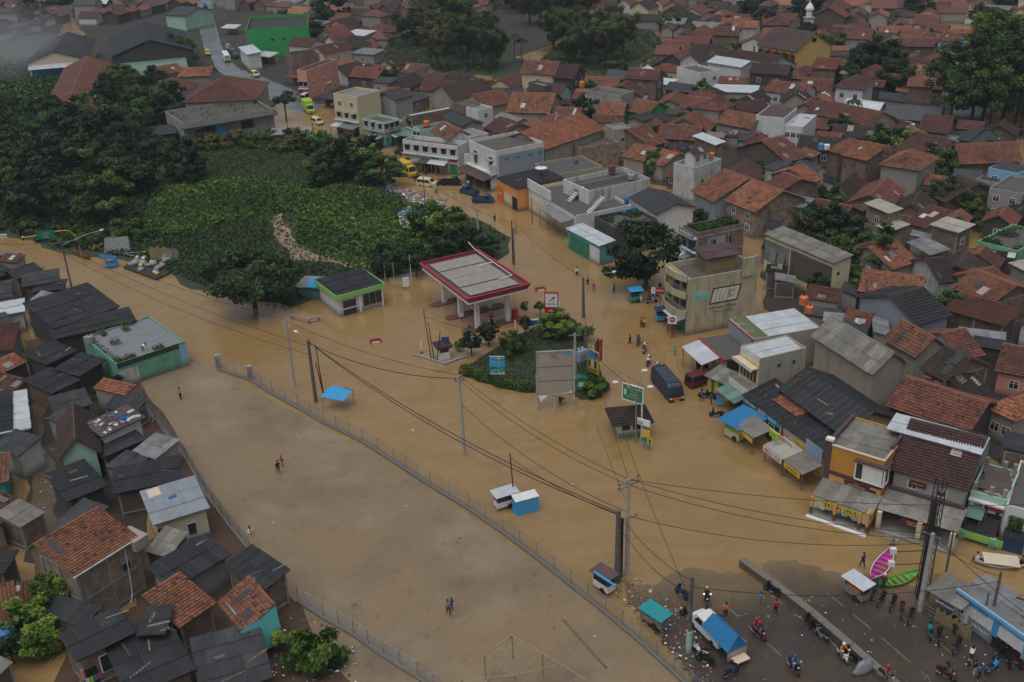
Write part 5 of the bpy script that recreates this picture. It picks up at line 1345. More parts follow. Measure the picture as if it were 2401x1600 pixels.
wn = empty('corner_window',(L,0,4.05),parent=b)
p = MB();x0 = -2.7
p.box(x0,-.35,0,x0+.14,-.02,2.1);p.box(x0,-.35,0,.3,-.02,.14);p.box(x0,-.35,1.96,.3,-.02,2.1);p.box(.16,-.35,.14,.3,-.02,1.96);p.box(.16,-.02,0,.3,1.1,.14);p.box(.16,-.02,1.96,.3,1.1,2.1);p.box(.16,.96,.14,.3,1.1,1.96);p.build('frame',M['white'],wn)
p = MB();n_ = 16
for i in range(n_): p.box(-1.95+i*.125,-.26-.03*(i % 2),.16,-1.95+(i+1)*.125,-.2,1.94)
p.build('curtain',M['p_white'],wn);p = MB();p.box(x0+.14,-.24,.14,-1.95,-.2,1.96);p.box(.18,-.02,.14,.22,.96,1.96);p.build('pane',M['pane'],wn)
MB().box(x0-.1,-.5,2.1,.45,0,2.3).box(0.003,0,2.1,.45,1.3,2.3).build('hood',M['mv'],wn)
s_ = panel(b,'nameplate','p_dred','y-',L*.36,L*.36+2.6,2.95,3.5,.08);sign_text(s_,'RIZKY',.2,'p_yellow',0,.40,.08);sign_text(s_,'ALAT TULIS DAN KANTOR',.14,'white',0,.16,.08,fit=2.3)
panel(b,'vent','dark','y-',L*.80,L*.80+.75,2.75,3.2,.05)
awning(b,'y-',-.1,L+.25,2.9,2.25,2.7,'mo')
bn = MB();nb = 20
vs = []
for i in range(nb+1):
    x = L*i/nb;sag = 1.25-.25*math.sin(i*1.1)**2 if 4 < i < 15 else 1.3
    vs += [(x,-2.72-.05*math.sin(i*1.3),2.22),(x,-2.66-.09*math.sin(i*1.7+1),2.22-sag)]
bn.add(vs,[(2*i,2*i+1,2*i+3,2*i+2) for i in range(nb)])
plain('bannerprint',(0.50,0.47,0.26),.6,(0.36,0.44,0.30),0.5);bnr = empty('banner',(0,0,0),parent=b);bn.build('cloth',M['bannerprint'],bnr)
lettering(bnr,'TOKO RIZKY',1.0,'p_yellow',(L*.52,-2.82,1.72),bold=.03,fit=L*.66);lettering(bnr,'TOKO RIZKY',1.0,'p_brown',(L*.52+.05,-2.805,1.69),bold=.06,fit=L*.66)
lettering(bnr,'SEDIA ALAT TULIS',.3,'p_sky',(L*.6,-2.82,1.16),fit=L*.5)
MB().box(-.2,-3.1,-.5,L+.1,0,.22).build('porch',M['wh'],b);MB().box(-.25,-3.5,-.5,L+.15,-3.1,.1).build('step',M['white'],b)
for x in (.0,L*.42,L*.86): MB().box(x-.13,-2.95,.1,x+.13,-2.7,1.0).build('pillar',M['mv'],b);MB().box(x-.13,-2.95,1.0,x+.13,-2.7,2.2).build('pillar',M['ol'],b)
MB().box(L-.15,-3.0,-.5,L+.12,-.02,.9).build('side_wall',M['mv'],b);MB().box(L-.13,-3.0,.9,L+.1,-.02,2.5).build('side_wall',M['ol'],b)
# --- maroon tiled shop
b = find('maroon tiled shop with yellow');L,W = b['size']
for x,wd in ((L*.3,.9),(L*.68,.9)): window(b,face(b,'y-',x,3.75),'y-',wd,.9,'w')
s_ = panel(b,'nameplate','p_dred','y-',L*.26,L*.26+1.6,4.2,4.75,.1,.05);sign_text(s_,'NURHAYATI',.2,'p_yellow',0,.28,.1,fit=1.4)
panel(b,'ledge','mv','y-',.1,L-.1,3.25,3.55,.35);awning(b,'y-',-.1,L+.1,3.2,2.35,3.0,'mo')
sh_ = shutter(b,face(b,'y-',L*.26,.35),'y-',L*.44,1.95,'p_cream');shutter(b,face(b,'y-',L*.74,.35),'y-',L*.44,1.95,'p_cream')
MB().box(0,-3.0,-.5,L,.3,.12).build('porch',M['conc'],b);MB().box(0,-3.25,-.5,L,-3.0,.3).build('kerb',M['wh'],b);MB().box(L*.15,-4.0,-.5,L*.35,-3.25,.15).build('step',M['cr'],b)
for x in (.25,L*.55,L-.25): MB().box(x-.22,-3.1,-.5,x+.22,-2.7,2.3).build('pillar',M['cr'],b)
s_ = MB().box(-1.4,-.05,0,1.4,0,.6).build('nameplate',M['p_dred'],b,loc=(L*.5,-3.02,1.75));sign_text(s_,'RUMAH MAKAN',.22,'p_yellow',0,.4,.05);sign_text(s_,'AYAM - IKAN - SATE',.16,'white',0,.17,.05,fit=2.5)
# --- ruined mint shop and its neighbours
b = find('ruined mint green');L,W = b['size']
wn = panel(b,'window','gy','y-',L*.12,L*.55,1.9,3.5,.08)
for i in range(3): MB().box(-L*.2+i*L*.14,-.12,.12,-L*.2+(i+.9)*L*.14,-.06,1.4).build('pane',M['pane'],wn)
panel(b,'louvre','dark','y-',L*.78,L*.88,2.2,3.4,.06)
rr = random.Random(3);cl_ = MB()
for i in range(60):
    x,y = rr.uniform(.4,L-.4),rr.uniform(.4,W-.4);s_ = rr.uniform(.1,.4);cl_.box(x,y,4.06,x+s_*rr.uniform(.5,2),y+s_,4.06+s_*.4)
o_ = cl_.build('rubble',M['conc'],b);o_['kind'] = 'stuff'
for x,y in ((.3,.3),(L*.55,.2),(L-.3,.3),(L*.6,W-.3),(.3,W-.4),(L-.4,W-.3)): MB().box(x-.18,y-.18,4.0,x+.18,y+.18,5.2).build('column',M['conc'],b)
for i in range(5):
    x,y = rr.uniform(1,L-3),rr.uniform(.8,W-1.5);MB().slab((x,y,4.35),(x+2.4,y+.4,4.15),(x+2.2,y+1.3,4.5),(x-.2,y+.9,4.8),.04).build('fallen_sheet',M['mr'],b)
slope(b,(.2,-2.2,1.1),(1,0,0),(0,2.2,.8),L-.4,2.34,'td',2,77,name='porch_roof')
s_ = MB().box(-2.3,-.06,0,2.3,0,.75).build('signboard',M['p_lgreen'],b,loc=(L*.5,-2.4,.5));sign_text(s_,'WARUNG SARI RASA',.34,'p_yellow',0,.38,.06,fit=4.2)
for x in (.25,L-.3): MB().box(x-.3,-2.5,-.5,x+.3,-2.1,1.2).build('pier',M['gn'],b)
b = find('low white walled shop');L,W = b['size']
panel(b,'tarpaulin_front','p_dblue','y-',.4,L*.9,.0,1.5,.08,1.6);MB().box(.3,-1.7,1.5,L*.9,-.05,1.6).build('counter_roof',M['dark'],b)
rg_ = np.random.default_rng(9);C_ = np.stack([rg_.uniform(.5,L*.7,900),rg_.uniform(-.5,.1,900),rg_.uniform(1.7,3.0,900)],1);V_,Q_ = leaves(C_,np.tile((0,-1,.6),(900,1)),.12,rg_)
link('creeper',np_mesh('creeper',V_,Q_,M['leaf'],rg_.random(900)*.8),None,b)['kind'] = 'stuff'
# --- lean-to row and black sheeted shophouse: signs, fronts
b = find('lean-to shop row');L,W = b['size']
slope(b,(L*.22,W*.40,3.3+1.1*.40+.12),(1,0,0),(0,W*.6,.66),L*.30,math.hypot(W*.6,.66),'to',2,91,name='tile_patch')
for k,(u0,u1,m_) in enumerate([(.2,1.8,'p_brown'),(2.2,4.4,'p_orange'),(4.8,7.0,'dark'),(7.4,9.0,'pk'),(9.4,11.5,'p_yellow'),(12.0,14.2,'p_yellow'),(14.6,16.4,'p_dred')]):
    if u1 < L: panel(b,'shopfront',m_,'y-',u0,u1,.15,2.5,.06)
s_ = panel(b,'signboard','p_sky','y-',L*.30,L*.30+2.6,2.5,3.15,.12);sign_text(s_,'LOKET',.5,'white',0,.32,.12)
s_ = panel(b,'signboard','p_teal','y-',.1,2.9,2.5,3.1,.12);sign_text(s_,'TERIMA GADAI',.3,'white',0,.3,.12,fit=2.5)
s_ = panel(b,'poster','ro','y-',L*.5,L*.5+3.4,1.3,2.9,.1,1.2);sign_text(s_,'KUE',.5,'p_crimson',-.6,.9,.1)
awning(b,'y-',L*.24,L*.48,2.7,2.2,2.6,'mo',posts=2,out=1.0)
aw = awning(b,'y-',L*.58,L*.80,2.5,2.1,2.6,'mt',posts=2,out=.6);awning(b,'y-',L*.80,L*1.02,2.5,2.1,2.5,'mo',posts=2,out=.6)
s_ = panel(b,'signboard','wh','y-',L*.58,L*.80,1.45,2.1,.06,3.25);sign_text(s_,'PECEL LELE',.55,'p_crimson',0,.33,.06,fit=L*.2)
s_ = panel(b,'signboard','p_yellow','y-',L*.82,L*1.0,1.4,2.05,.06,3.15);sign_text(s_,'SOP BUAH',.4,'p_dred',0,.33,.06,fit=L*.16)
s_ = panel(b,'signboard','p_yellow','y-',L*.26,L*.48,1.6,2.1,.06,3.65);sign_text(s_,'BAKSO',.4,'p_dred',-.4,.25,.06)
s_ = panel(b,'signboard','p_lime','y-',L*.56,L*.56+1.5,3.0,3.8,.2,2.2);sign_text(s_,'ES TEH',.3,'p_green',0,.4,.2)
plain('splash',(0.04,0.30,0.50),.6,(0.45,0.30,0.30),1.8);pb = panel(b,'print','splash','y-',L*.82,L*1.0,2.3,4.2,.04,.5)
# --- yellow window shop
b = find('yellow balcony windows');L,W = b['size']
panel(b,'front_wall','wh','x-',0.02,W-.02,3.3,7.25,.05);panel(b,'parapet_band','p_yellow','x-',0,W,6.15,6.3,.12)
MB().box(-1.1,0,5.95,-.06,W,6.1).build('canopy',M['cr'],b);MB().box(-1.15,-.05,5.75,-1.1,W+.05,6.2).build('canopy_edge',M['wh'],b)
for i in range(5): window(b,face(b,'x-',.6+i*(W-1.2)/4,3.75,.06),'x-',.65,1.75,'y')
MB().box(-1.4,-.05,3.2,-.06,W,3.38).build('balcony',M['ta'],b);MB().box(-1.45,-.1,2.6,-1.38,W,3.45).build('balcony_edge',M['wh'],b)
rl = MB()
for z in (3.75,4.05,4.35): rl.tube((-1.35,-.05,z),(-1.35,W,z),.025,n=4);rl.tube((-1.35,-.05,z),(-.05,-.05,z),.025,n=4)
for i in range(12): rl.tube((-1.35,W*i/11,3.4),(-1.35,W*i/11,4.4),.025,n=4)
rl.build('railing',M['steel'],b)
awning(b,'x-',0,W,2.6,2.1,2.0,'mgreen',out=1.2);shutter(b,face(b,'x-',W/2,-.4),'x-',W*.9,2.7,'p_green')
for u in (L*.42,L*.74): window(b,face(b,'y-',u,5.6),'y-',.5,.5,'v')
kd = MB().box(-2.9,.3,-.5,-1.5,1.0,.35);kd.build('kerb',M['conc'],b)
# --- broad pale-roofed shop
b = find('broad low shop under');L,W = b['size']
sl_ = slope(b,(.4,.2,5.22),(0,1,0),(-.01,0,.0001),1,1,'molive',0,5) if False else None
MB().slab((.2,.25,5.34),(2.2,.25,5.36),(2.2,W-.25,5.56),(.2,W-.25,5.54),.05).build('olive_strip',M['molive'],b)
panel(b,'blue_wall','gb','x-',.05,W-.05,3.5,5.3,.05);panel(b,'rim','p_red','x-',0,W,5.25,5.42,.1);panel(b,'corner_strip','p_red','x-',W-.3,W,3.2,5.4,.12)
MB().box(-4.2,-.2,3.1,-.06,W,3.35).build('porch_roof',M['fc'],b);MB().box(-4.3,-.2,2.9,-4.2,W,3.6).build('porch_rim',M['p_red'],b)
awning(b,'x-',.2,W*.9,3.3,2.7,2.4,'mw',posts=3,out=4.3,pm='steel')
for u in (.4,W*.5,W-.4): MB().box(-4.1,u-.3,-.5,-3.5,u+.3,3.1).build('pier',M['cr'],b)
MB().box(-6.6,.3,-.5,-4.3,W*.6,.3).build('timber_deck',M['board'],b)
# --- petrol-side corner block
b = find('three storey yellowed corner');L,W = b['size']
plain('letterwhite',(0.62,0.62,0.60),.7,(0.45,0.44,0.40),3.0)
bx = empty('painted_mark',face(b,'y-',L*.50,4.1),parent=b)
wm_,hm_,sk = 4.4,2.35,.55
def par(x0,x1,z0,z1,mat,d=.03,nm='stroke'):
    f = lambda x,z: x-wm_/2+sk*z/hm_
    o = MB().add([(f(x0,z0),-d,z0),(f(x1,z0),-d,z0),(f(x1,z1),-d,z1),(f(x0,z1),-d,z1),(f(x0,z0),0,z0),(f(x1,z0),0,z0),(f(x1,z1),0,z1),(f(x0,z1),0,z1)],[(0,1,2,3),(0,4,5,1),(1,5,6,2),(2,6,7,3),(3,7,4,0)])
    return o.build(nm,M[mat],bx)
par(0,wm_,0,.14,'black',nm='border');par(0,wm_,hm_-.14,hm_,'black',nm='border');par(0,.14,.14,hm_-.14,'black',nm='border');par(wm_-.14,wm_,.14,hm_-.14,'black',nm='border')
par(.26,.74,.22,hm_-.22,'letterwhite');
for x in (.92,1.52,2.12): par(x,x+.42,.22,hm_-.5,'letterwhite')
par(.92,2.54,hm_-.5,hm_-.22,'letterwhite')
par(2.74,4.16,hm_-.58,hm_-.22,'letterwhite');par(2.74,4.16,.22,.58,'letterwhite');par(3.1,4.16,1.02,1.34,'letterwhite');par(3.72,4.16,.58,1.02,'letterwhite');par(3.72,4.16,1.34,hm_-.58,'letterwhite')
s_ = panel(b,'painted_board','mi','y-',L*.06,L*.06+2.3,4.9,6.3,.02);MB().box(-1.05,-.035,.1,1.05,-.02,1.3).build('board_field',M['p_mint'],s_);lettering(s_,'Murah',.5,'letterwhite',(0,-.05,.9));lettering(s_,'itu',.45,'letterwhite',(0,-.05,.42))
lettering(b,'Murah Banget',.55,'p_teal',face(b,'y-',L*.5,2.9,.03));lettering(b,'SMS  Telepon  2 Nomor',.42,'p_brown',face(b,'y-',L*.5,3.5,.03),fit=5)
panel(b,'raised_wall','yo','y-',L*.76,L*.93,7.5,10.2,.3);MB().box(L*.93,0,8.4,L,.3,10.2).build('raised_wall',M['ta'],b)
for zf,nm in ((2.9,'balcony'),(5.7,'balcony'),(8.2,'roof_rim')):
    m_ = MB();n_ = 10
    pts = [(-1.5*math.sin(math.pi*(.12+.76*i/n_)),W*i/n_) for i in range(n_+1)]
    for (xa,ya),(xb,yb) in zip(pts[:-1],pts[1:]):
        m_.slab((xa,ya,zf),(0,ya,zf),(0,yb,zf),(xb,yb,zf),.2) if False else m_.add([(xa,ya,zf),(0,ya,zf),(0,yb,zf),(xb,yb,zf),(xa,ya,zf-.25),(xb,yb,zf-.25)],[(0,1,2,3),(0,3,5,4)])
        m_.add([(xa,ya,zf),(xb,yb,zf),(xb,yb,zf+.75),(xa,ya,zf+.75),(xa+.12,ya,zf),(xb+.12,yb,zf),(xb+.12,yb,zf+.75),(xa+.12,ya,zf+.75)],[(0,1,2,3),(7,6,5,4),(3,2,6,7)])
    m_.build(nm,M['yo'],b)
for zf in (.3,3.2,6.0):
    for u in (W*.2,W*.5,W*.8): window(b,face(b,'x-',u,zf+.4),'x-',1.3,1.6,'d')
for y in (.15,W*.33,W*.66,W-.15): MB().box(-.35,y-.15,-.5,.0-.002,y+.15,8.3).build('pier',M['yo'],b)
rs = empty('laundry',(-.9,W*.25,6.6),parent=b)
for i in range(9): MB().box(-.02,i*.28,-.5,.02,i*.28+.24,.1).build('garment',M[rnd.choice(['p_red','p_blue','p_white','p_navy','p_pink','p_yellow'])],rs)
hut = empty('bamboo_hut',b.matrix_world @ Vector((0,0,0)),b.rotation_euler.z,'bamboo walled hut with a rusty brown roof standing on the corner block roof','hut')
bpy.context.view_layer.update();hut.location = b.matrix_world @ Vector((L*.38,W*.45,7.55))
for i in range(26): MB().box(i*.18,0,0,i*.18+.165,.06,2.1).build('slat',M['bamboo'],hut)
for i in range(14): MB().box(4.62,i*.18+.07,0,4.68,i*.18+.235,2.1).build('slat',M['bamboo'],hut)
MB().box(0,.07,0,.06,2.7,2.1).box(.07,2.6,0,4.6,2.66,2.1).build('wall',M['wood'],hut)
slope(hut,(-.4,-.5,2.15),(1,0,0),(0,3.6,.5),5.6,3.64,'mr',1,8)
tank(hut.location+Vector((6.6,1.0,.6)),0,'p_orange','orange water tank beside the bamboo hut',stand=.6);tank(hut.location+Vector((5.6,.1,0)),0,'p_blue','blue drum beside the bamboo hut',.4,.95)
bb = find('roofless walled yard');
# --- blue front brick house
b = find('half finished brick house');L,W = b['size']
panel(b,'blue_front','bl','x-',W*.35,W*.98,2.9,5.9,.06,.02);window(b,face(b,'x-',W*.66,3.6,.08),'x-',1.6,1.5,'k');panel(b,'front_ledge','wh','x-',0,W,5.75,5.95,.8)
fr = panel(b,'balustrade','fg','x-',0,W,5.95,6.95,.12,.7)
for i in range(8): MB().box(-W/2+.5+i*(W-1)/7-.1,-.15,.2,-W/2+.5+i*(W-1)/7+.1,-.1,.7).build('baluster',M['white'],fr)
panel(b,'grey_front','gb','x-',0.0,W*.33,2.6,5.7,.05);window(b,face(b,'x-',W*.16,3.4,.06),'x-',1.0,1.7,'k')
for u in (L*.35,L*.68): window(b,face(b,'y-',u,3.6),'y-',.8,1.6,'k')
panel(b,'grey_panel','gb','y-',L*.22,L*.6,2.7,5.6,.02)
# --- cream ended warehouse
b = find('tall cream ended');L,W = b['size']
panel(b,'brick_side','bk','y-',L*.40,L-.3,1.6,5.7,.04);panel(b,'tin_cladding','mg','y-',.3,L*.38,2.4,5.6,.08)
for i,u in enumerate((L*.12,L*.25)): MB().slab((u,-.25,2.8),(u+1.2,-.12,2.7),(u+1.4,.05,4.6),(u+.2,-.1,4.8),.03).build('hanging_sheet',M['mg'],b)
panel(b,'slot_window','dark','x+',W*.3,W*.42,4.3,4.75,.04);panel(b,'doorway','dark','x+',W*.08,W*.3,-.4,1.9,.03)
# --- big white shop
b = find('big white two storey shop');L,W = b['size']
panel(b,'painted_side','gb','y-',.6,L-.1,2.4,6.8,.03)
for u in (.17,.42,.67,.88): panel(b,'vent_block','p_teal','y-',L*u,L*u+1.0,5.6,6.1,.06)
for u in (W*.25,W*.82):
    wn = panel(b,'window','white','x-',u-.75,u+.75,3.6,6.4,.08);MB().box(-.65,-.1,.1,.65,-.05,2.0).box(-.65,-.1,2.25,.65,-.05,2.7).build('pane',M['pane'],wn);MB().box(-.95,-.9,2.05,.95,-.08,2.2).build('hood',M['conc'],wn)
awning(b,'x-',-.2,W+.4,3.1,2.5,3.2,'mr',posts=4);MB().box(-1.2,-.15,3.15,-.06,W,3.4).build('ledge',M['wh'],b);panel(b,'dark_front','dark','x-',.2,W-.2,-.4,2.6,.05)
panel(b,'pipe','p_yellow','x-',-.2,W+.4,2.45,2.6,.05,3.15)
for y in (0,W-.25): MB().box(-1.3,y,-.5,-.02,y+.25,5.2).build('buttress',M['wh'],b)
b = find('black roofed open workshop');L,W = b['size']
panel(b,'shopfront','cr','y-',L*.35,L*.7,0,2.4,.05);s_ = panel(b,'pier','p_orange','y-',.1,L*.3,-.4,3.3,.12);sign_text(s_,'K 8',.7,'white',0,2.2,.12);panel(b,'doorway','dark','y-',L*.72,L*.95,-.3,2.5,.05)
# --- white terrace shop
b = find('white terrace shop');L,W = b['size']
panel(b,'upper_wall','wh','y-',.0,L*.50,4.4,6.2,.2);
for u0,u1 in ((L*.02,L*.2),(L*.22,L*.38),(L*.42,L*.58),(L*.62,L*.8)): panel(b,'shutter','cr','y-',u0,u1,.2,2.9,.05)
panel(b,'coping','black','y-',L*.42,L,4.4,4.5,.06)
for u in (L*.50,L*.90):
    st = empty('stair',(u,W*.30,3.85),0.0,parent=b)
    for i in range(10): MB().box(-.5,i*.3,i*.24,.5,i*.3+.3,i*.24+.08).build('tread',M['white'],st)
    sk_ = MB();sk_.slab((-.58,0,.0),(-.5,0,0),(-.5,3.0,2.4),(-.58,3.0,2.4),.25);sk_.slab((.5,0,.0),(.58,0,0),(.58,3.0,2.4),(.5,3.0,2.4),.25);sk_.build('stringer',M['wh'],st)
    rl = MB()
    for s__ in (-.55,.55):
        rl.tube((s__,0,.9),(s__,3,3.3),.025,n=4)
        for i in range(7): rl.tube((s__,i*.5,i*.4),(s__,i*.5,i*.4+.9),.02,n=4)
    rl.build('railing',M['black'],st)
b2 = find('streaky white wall');L2,W2 = b2['size']
MB().box(.3,W2*.45,5.5,L2-.3,W2*.45+.18,6.5).build('inner_wall',M['fg'],b2);panel(b2,'white_front','wh','x-',0,W2,3.8,6.45,.15)
panel(b2,'doors','p_brown','x-',W2*.45,W2*.62,3.9,5.6,.2)
tank('l1375,610',6.0,'rust','rust brown water tank on the streaky white building',.7,1.5);tank('l1645,700',6.0,'gy','grey concrete tank on the streaky white building',.7,1.0)
tank('l1030,1190',2.4,'p_orange','orange water tank on a stand by the second stair',.6,1.4,stand=2.4)
tank('l1580,1050',5.2,'p_blue','blue water tank on the dark roof terrace',.4,1.2);tank('l1680,1150',5.2,'p_blue','blue open drum on the dark roof terrace',.45,.9);tank('l1552,1165',5.2,'p_sky','pale blue bottle drum on the dark roof terrace',.35,.8)
tank('l885,485',3.8,'p_blue','blue drum on the walled roof terrace',.4,.9);tank('j408,410',6.6,'p_orange','orange water tank on the stained white house',.5,1.1);tank('b590,870',5.8,'p_orange','orange water tank on the mint green shop',.7,1.3);tank('b217,720',5.4,'p_orange','orange water tank on the balcony shop by the cream tower',.6,1.2)
tank('b1660,600',6.4,'p_orange','orange water tank on the grey terrace house',.7,1.5);tank('m2250,1060',4.6,'p_orange','orange water tank on the wall behind the pale sheet roof',.6,1.3);tank('m2335,1170',5.2,'p_orange','orange box tank at the back of the pale sheet roof',.5,1.0)
tank('j1905,290',6.4,'p_sky','blue water tank on the brick wing',.5,1.2);tank('j1985,290',6.4,'p_white','white square tank on the brick wing',.6,1.0);tank('n845,1340',3.4,'p_blue','blue water tank before the charcoal metal tiled house',.5,1.5);tank('d625,790',3.6,'gy','grey zinc tank on the flat weedy roof',.55,1.0);tank('x90,1000',2.2,'p_blue','blue tarpaulin covered tank by the flooded alley',.9,1.6)
tank('a160,120' if False else 'c200,1085',6.6,'p_red','red water tank beside the maroon hut on the stained white house',.45,1.0)
b = find('stained white three level');L,W = b['size']
bpy.context.view_layer.update()
building(None,None,None,2.6,'g',.8,'tm','wh','little white hut with maroon roof on top of the stained white house','hut',org=(b.matrix_world @ Vector((L*.15,W*.25,5.9)),b.rotation_euler.z,L*.6,W*.5),base=0,wins='f2 :k',over=.2)
for u in (L*.25,L*.72):
    s_ = panel(b,'diamond_vent','pane','y-',u-.3,u+.3,3.6,4.2,.05);s_.rotation_euler[1] = math.pi/4
# satellite dish
dp = at('l405,650',4.9);ds = empty('satellite_dish',dp,.4,'white mesh satellite dish on a post over the black workshop roof','dish')
mm = MB();mm.lathe((0,0,1.0),[(.05,0),(.5,.06),(.9,.22),(1.15,.4)],18);mm.build('bowl',M['white'],ds);MB().tube((0,0,-.4),(0,0,1.0),.06).build('post',M['black'],ds);MB().tube((0,0,1.0),(0,0,1.7),.03).build('feed',M['black'],ds)
# cream house skirting, window; brick house details; teal shop shutters
b = find('cream house with a blue skirting');L,W = b['size']
panel(b,'skirting','bl','y-',L*.26,L-.35,-.2,.75,.05);panel(b,'skirting','bl','x+',.3,W-.3,-.2,.75,.05)
wn = panel(b,'window','white','y-',L*.56,L*.56+.95,1.1,2.5,.05);MB().box(-.4,-.08,.08,.4,-.05,1.32).build('pane',M['pane'],wn);panel(b,'doorway','dark','y-',.35,L*.25,-.1,2.9,.03)
def on_roof(b,x,y,z): return b.matrix_world @ Vector((x,y,z))
bpy.context.view_layer.update()
o_ = MB().slab((0,0,.02),(2.2,0,.02),(2.2,.9,.1),(0,.9,.1),.02).build('banner_sheet',M['p_white'],None,loc=on_roof(b,L*.42,W*.5,3.98),rot=(0,.0,b.rotation_euler.z+.25));tag(o_,'white and blue printed sheet lying across the grey blue roof','banner')
MB().box(.1,.1,.1,.9,.6,.12).build('print',M['p_blue'],o_)
o_ = MB().slab((0,0,.05),(1.2,.1,.1),(1.1,1.0,.5),(-.1,.9,.42),.05).build('fallen_board',M['board'],None,loc=on_roof(b,L*.12,W*.72,4.1),rot=(0,0,b.rotation_euler.z));tag(o_,'buckled board and red scrap on the upper edge of the grey blue roof','board')
b = find('bare brick house with a bright orange');L,W = b['size']
wn = panel(b,'window','conc','y-',L*.68,L*.68+.9,3.4,4.9,.04);MB().box(-.4,-.07,.08,.4,-.04,.75).build('pane',M['pane'],wn);MB().box(-.4,-.07,.8,.4,-.04,1.42).build('pane',M['p_grey'],wn)
MB().path([face(b,'y-',L*.78,5.7,.08),face(b,'y-',L*.76,3.0,.1),face(b,'y-',L*.72,1.0,.3),face(b,'y-',L*.66,.2,.4)],.05).build('hose_pipe',M['p_white'],b)
MB().box(L*.86,-.6,5.2,L+.6,2.0,6.3).build('water_tower',M['ta'],b);panel(b,'gutter','white','y-',-.2,L,6.1,6.22,.1,.35)
b = find('teal fronted shop');L,W = b['size']
for i in range(3): shutter(b,face(b,'y-',L*(.2+.25*i),-.3),'y-',L*.22,2.9,'p_green')
panel(b,'white_pier','wh','y-',L*.7,L*.98,-.4,2.9,.08)
b = find('black roofed brick house with a white framed');L,W = b['size']
wn = panel(b,'window','white','y-',L*.36,L*.36+1.0,1.2,3.0,.06);MB().box(-.4,-.1,.1,.4,-.06,1.7).build('pane',M['pane'],wn);panel(b,'porch_opening','dark','y-',.3,L*.3,.6,2.3,.03);panel(b,'pink_post','pk','y-',.25,.45,-.3,2.6,.15)
lr = empty('laundry',face(b,'y-',L*.15,1.6,.2),parent=b)
for i in range(6): MB().box(-1.0+i*.33,-.02,-.6,-.72+i*.33,.02,0).build('garment',M[['p_white','p_green','p_white','p_lime','p_teal','p_pink'][i]],lr)
b = find('orange tiled house patched');L,W = b['size']
MB().slab((L*.15,.5,3.28),(L*.55,.4,3.26),(L*.5,2.0,3.75),(L*.2,1.8,3.7),.03).build('turquoise_sheet',M['p_mint'],b);MB().slab((L*.99,-.2,3.2),(L+.9,.1,.9),(L+1.1,W*.9,1.2),(L*.99,W,4.2),.03).build('turquoise_tarpaulin',M['te'],b)
b = find('wide flat grey roof');L,W = b['size']
bpy.context.view_layer.update()
panel(b,'peeling_wall','sw','y-',.1,L*.28,-.2,2.4,.04);panel(b,'blue_wall','lb','y-',L*.9,L,-.4,3.2,.06);panel(b,'moss_band','meadow','y-',.1,L*.9,2.9,3.62,.05)
for (x0,x1,y0,y1,n_) in ((.1,L*.95,.1,1.3,2600),(.2,L*.95,W-.9,W-.1,700),(.1,.9,.5,W*.9,400),(L*.2,L*.34,W*.5,W*.66,260),(L*.52,L*.62,W*.78,W*.92,260),(L*.22,L*.3,W*.85,W*.95,200)):
    C_ = np.stack([rg_.uniform(x0,x1,n_),rg_.uniform(y0,y1,n_),3.35+rg_.random(n_)**2*.7],1);keep = (np.sin(C_[:,0]*1.3)+np.sin(C_[:,0]*.61+1)) > (-.3 if n_ > 500 else -3);C_ = C_[keep]
    V_,Q_ = leaves(C_,np.tile((0,0,1),(len(C_),1)),.14,rg_,.35);o_ = link('weeds',np_mesh('weeds',V_,Q_,M['leafgrass'],rg_.random(len(C_))*.9),None,b);o_['kind'] = 'stuff'
b = find('planted roof') if False else find('half finished brick house');L,W = b['size']
n_ = 5200;C_ = np.stack([rg_.uniform(.4,L-.4,n_),rg_.uniform(.4,W-.4,n_),6.15+rg_.random(n_)**1.5*1.2],1);C_ = C_[(np.sin(C_[:,0]*1.1)+np.sin(C_[:,1]*1.4)) > -.6];V_,Q_ = leaves(C_,np.tile((0,0,1),(len(C_),1)),.2,rg_,.5)
o_ = link('roof_garden',np_mesh('roof_garden',V_,Q_,M['leaf'],rg_.random(len(C_))*.9),None,b);o_['kind'] = 'stuff'
for lb,n_,hz in (('abandoned grey concrete hall',900,5.6),('dark roof terrace house',900,4.7),('leaf green bungalow',1500,3.3)):
    b = find(lb);L,W = b['size'];C_ = np.stack([rg_.uniform(.3,L-.3,n_),rg_.uniform(.3,W-.3,n_),hz+rg_.random(n_)**2*.7],1);C_ = C_[(np.sin(C_[:,0]*.9+1)+np.sin(C_[:,1]*1.2)) > .3];V_,Q_ = leaves(C_,np.tile((0,0,1),(len(C_),1)),.24,rg_,.5)
    o_ = link('weeds',np_mesh('weeds',V_,Q_,M['leaf'],rg_.random(len(C_))*.9),None,b);o_['kind'] = 'stuff'
b = find('abandoned grey concrete hall');L,W = b['size']
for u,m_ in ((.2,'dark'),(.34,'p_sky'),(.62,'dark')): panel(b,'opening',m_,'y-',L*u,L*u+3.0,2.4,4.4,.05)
MB().box(-.6,-1.5,4.7,L+.5,.0-.003,5.0).build('cornice',M['fc'],b)
# schoolhouse
b = find('yellow two storey school');L,W = b['size']
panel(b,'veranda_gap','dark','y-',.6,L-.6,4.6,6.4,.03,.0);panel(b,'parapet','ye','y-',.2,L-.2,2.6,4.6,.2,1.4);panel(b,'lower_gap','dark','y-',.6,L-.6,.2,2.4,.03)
for i in range(6): MB().box(.4+(L-.8)*i/5-.15,-1.2,-.3,.4+(L-.8)*i/5+.15,-.9,7.2).build('pillar',M['p_maroon'],b)
for i in range(4): panel(b,'door',['p_green','p_red','p_green','p_red'][i],'y-',2+i*(L-5)/3,3.2+i*(L-5)/3,4.6,6.3,.06)
panel(b,'attic_gap','dark','x+',W*.44,W*.56,9.0,10.2,.05)
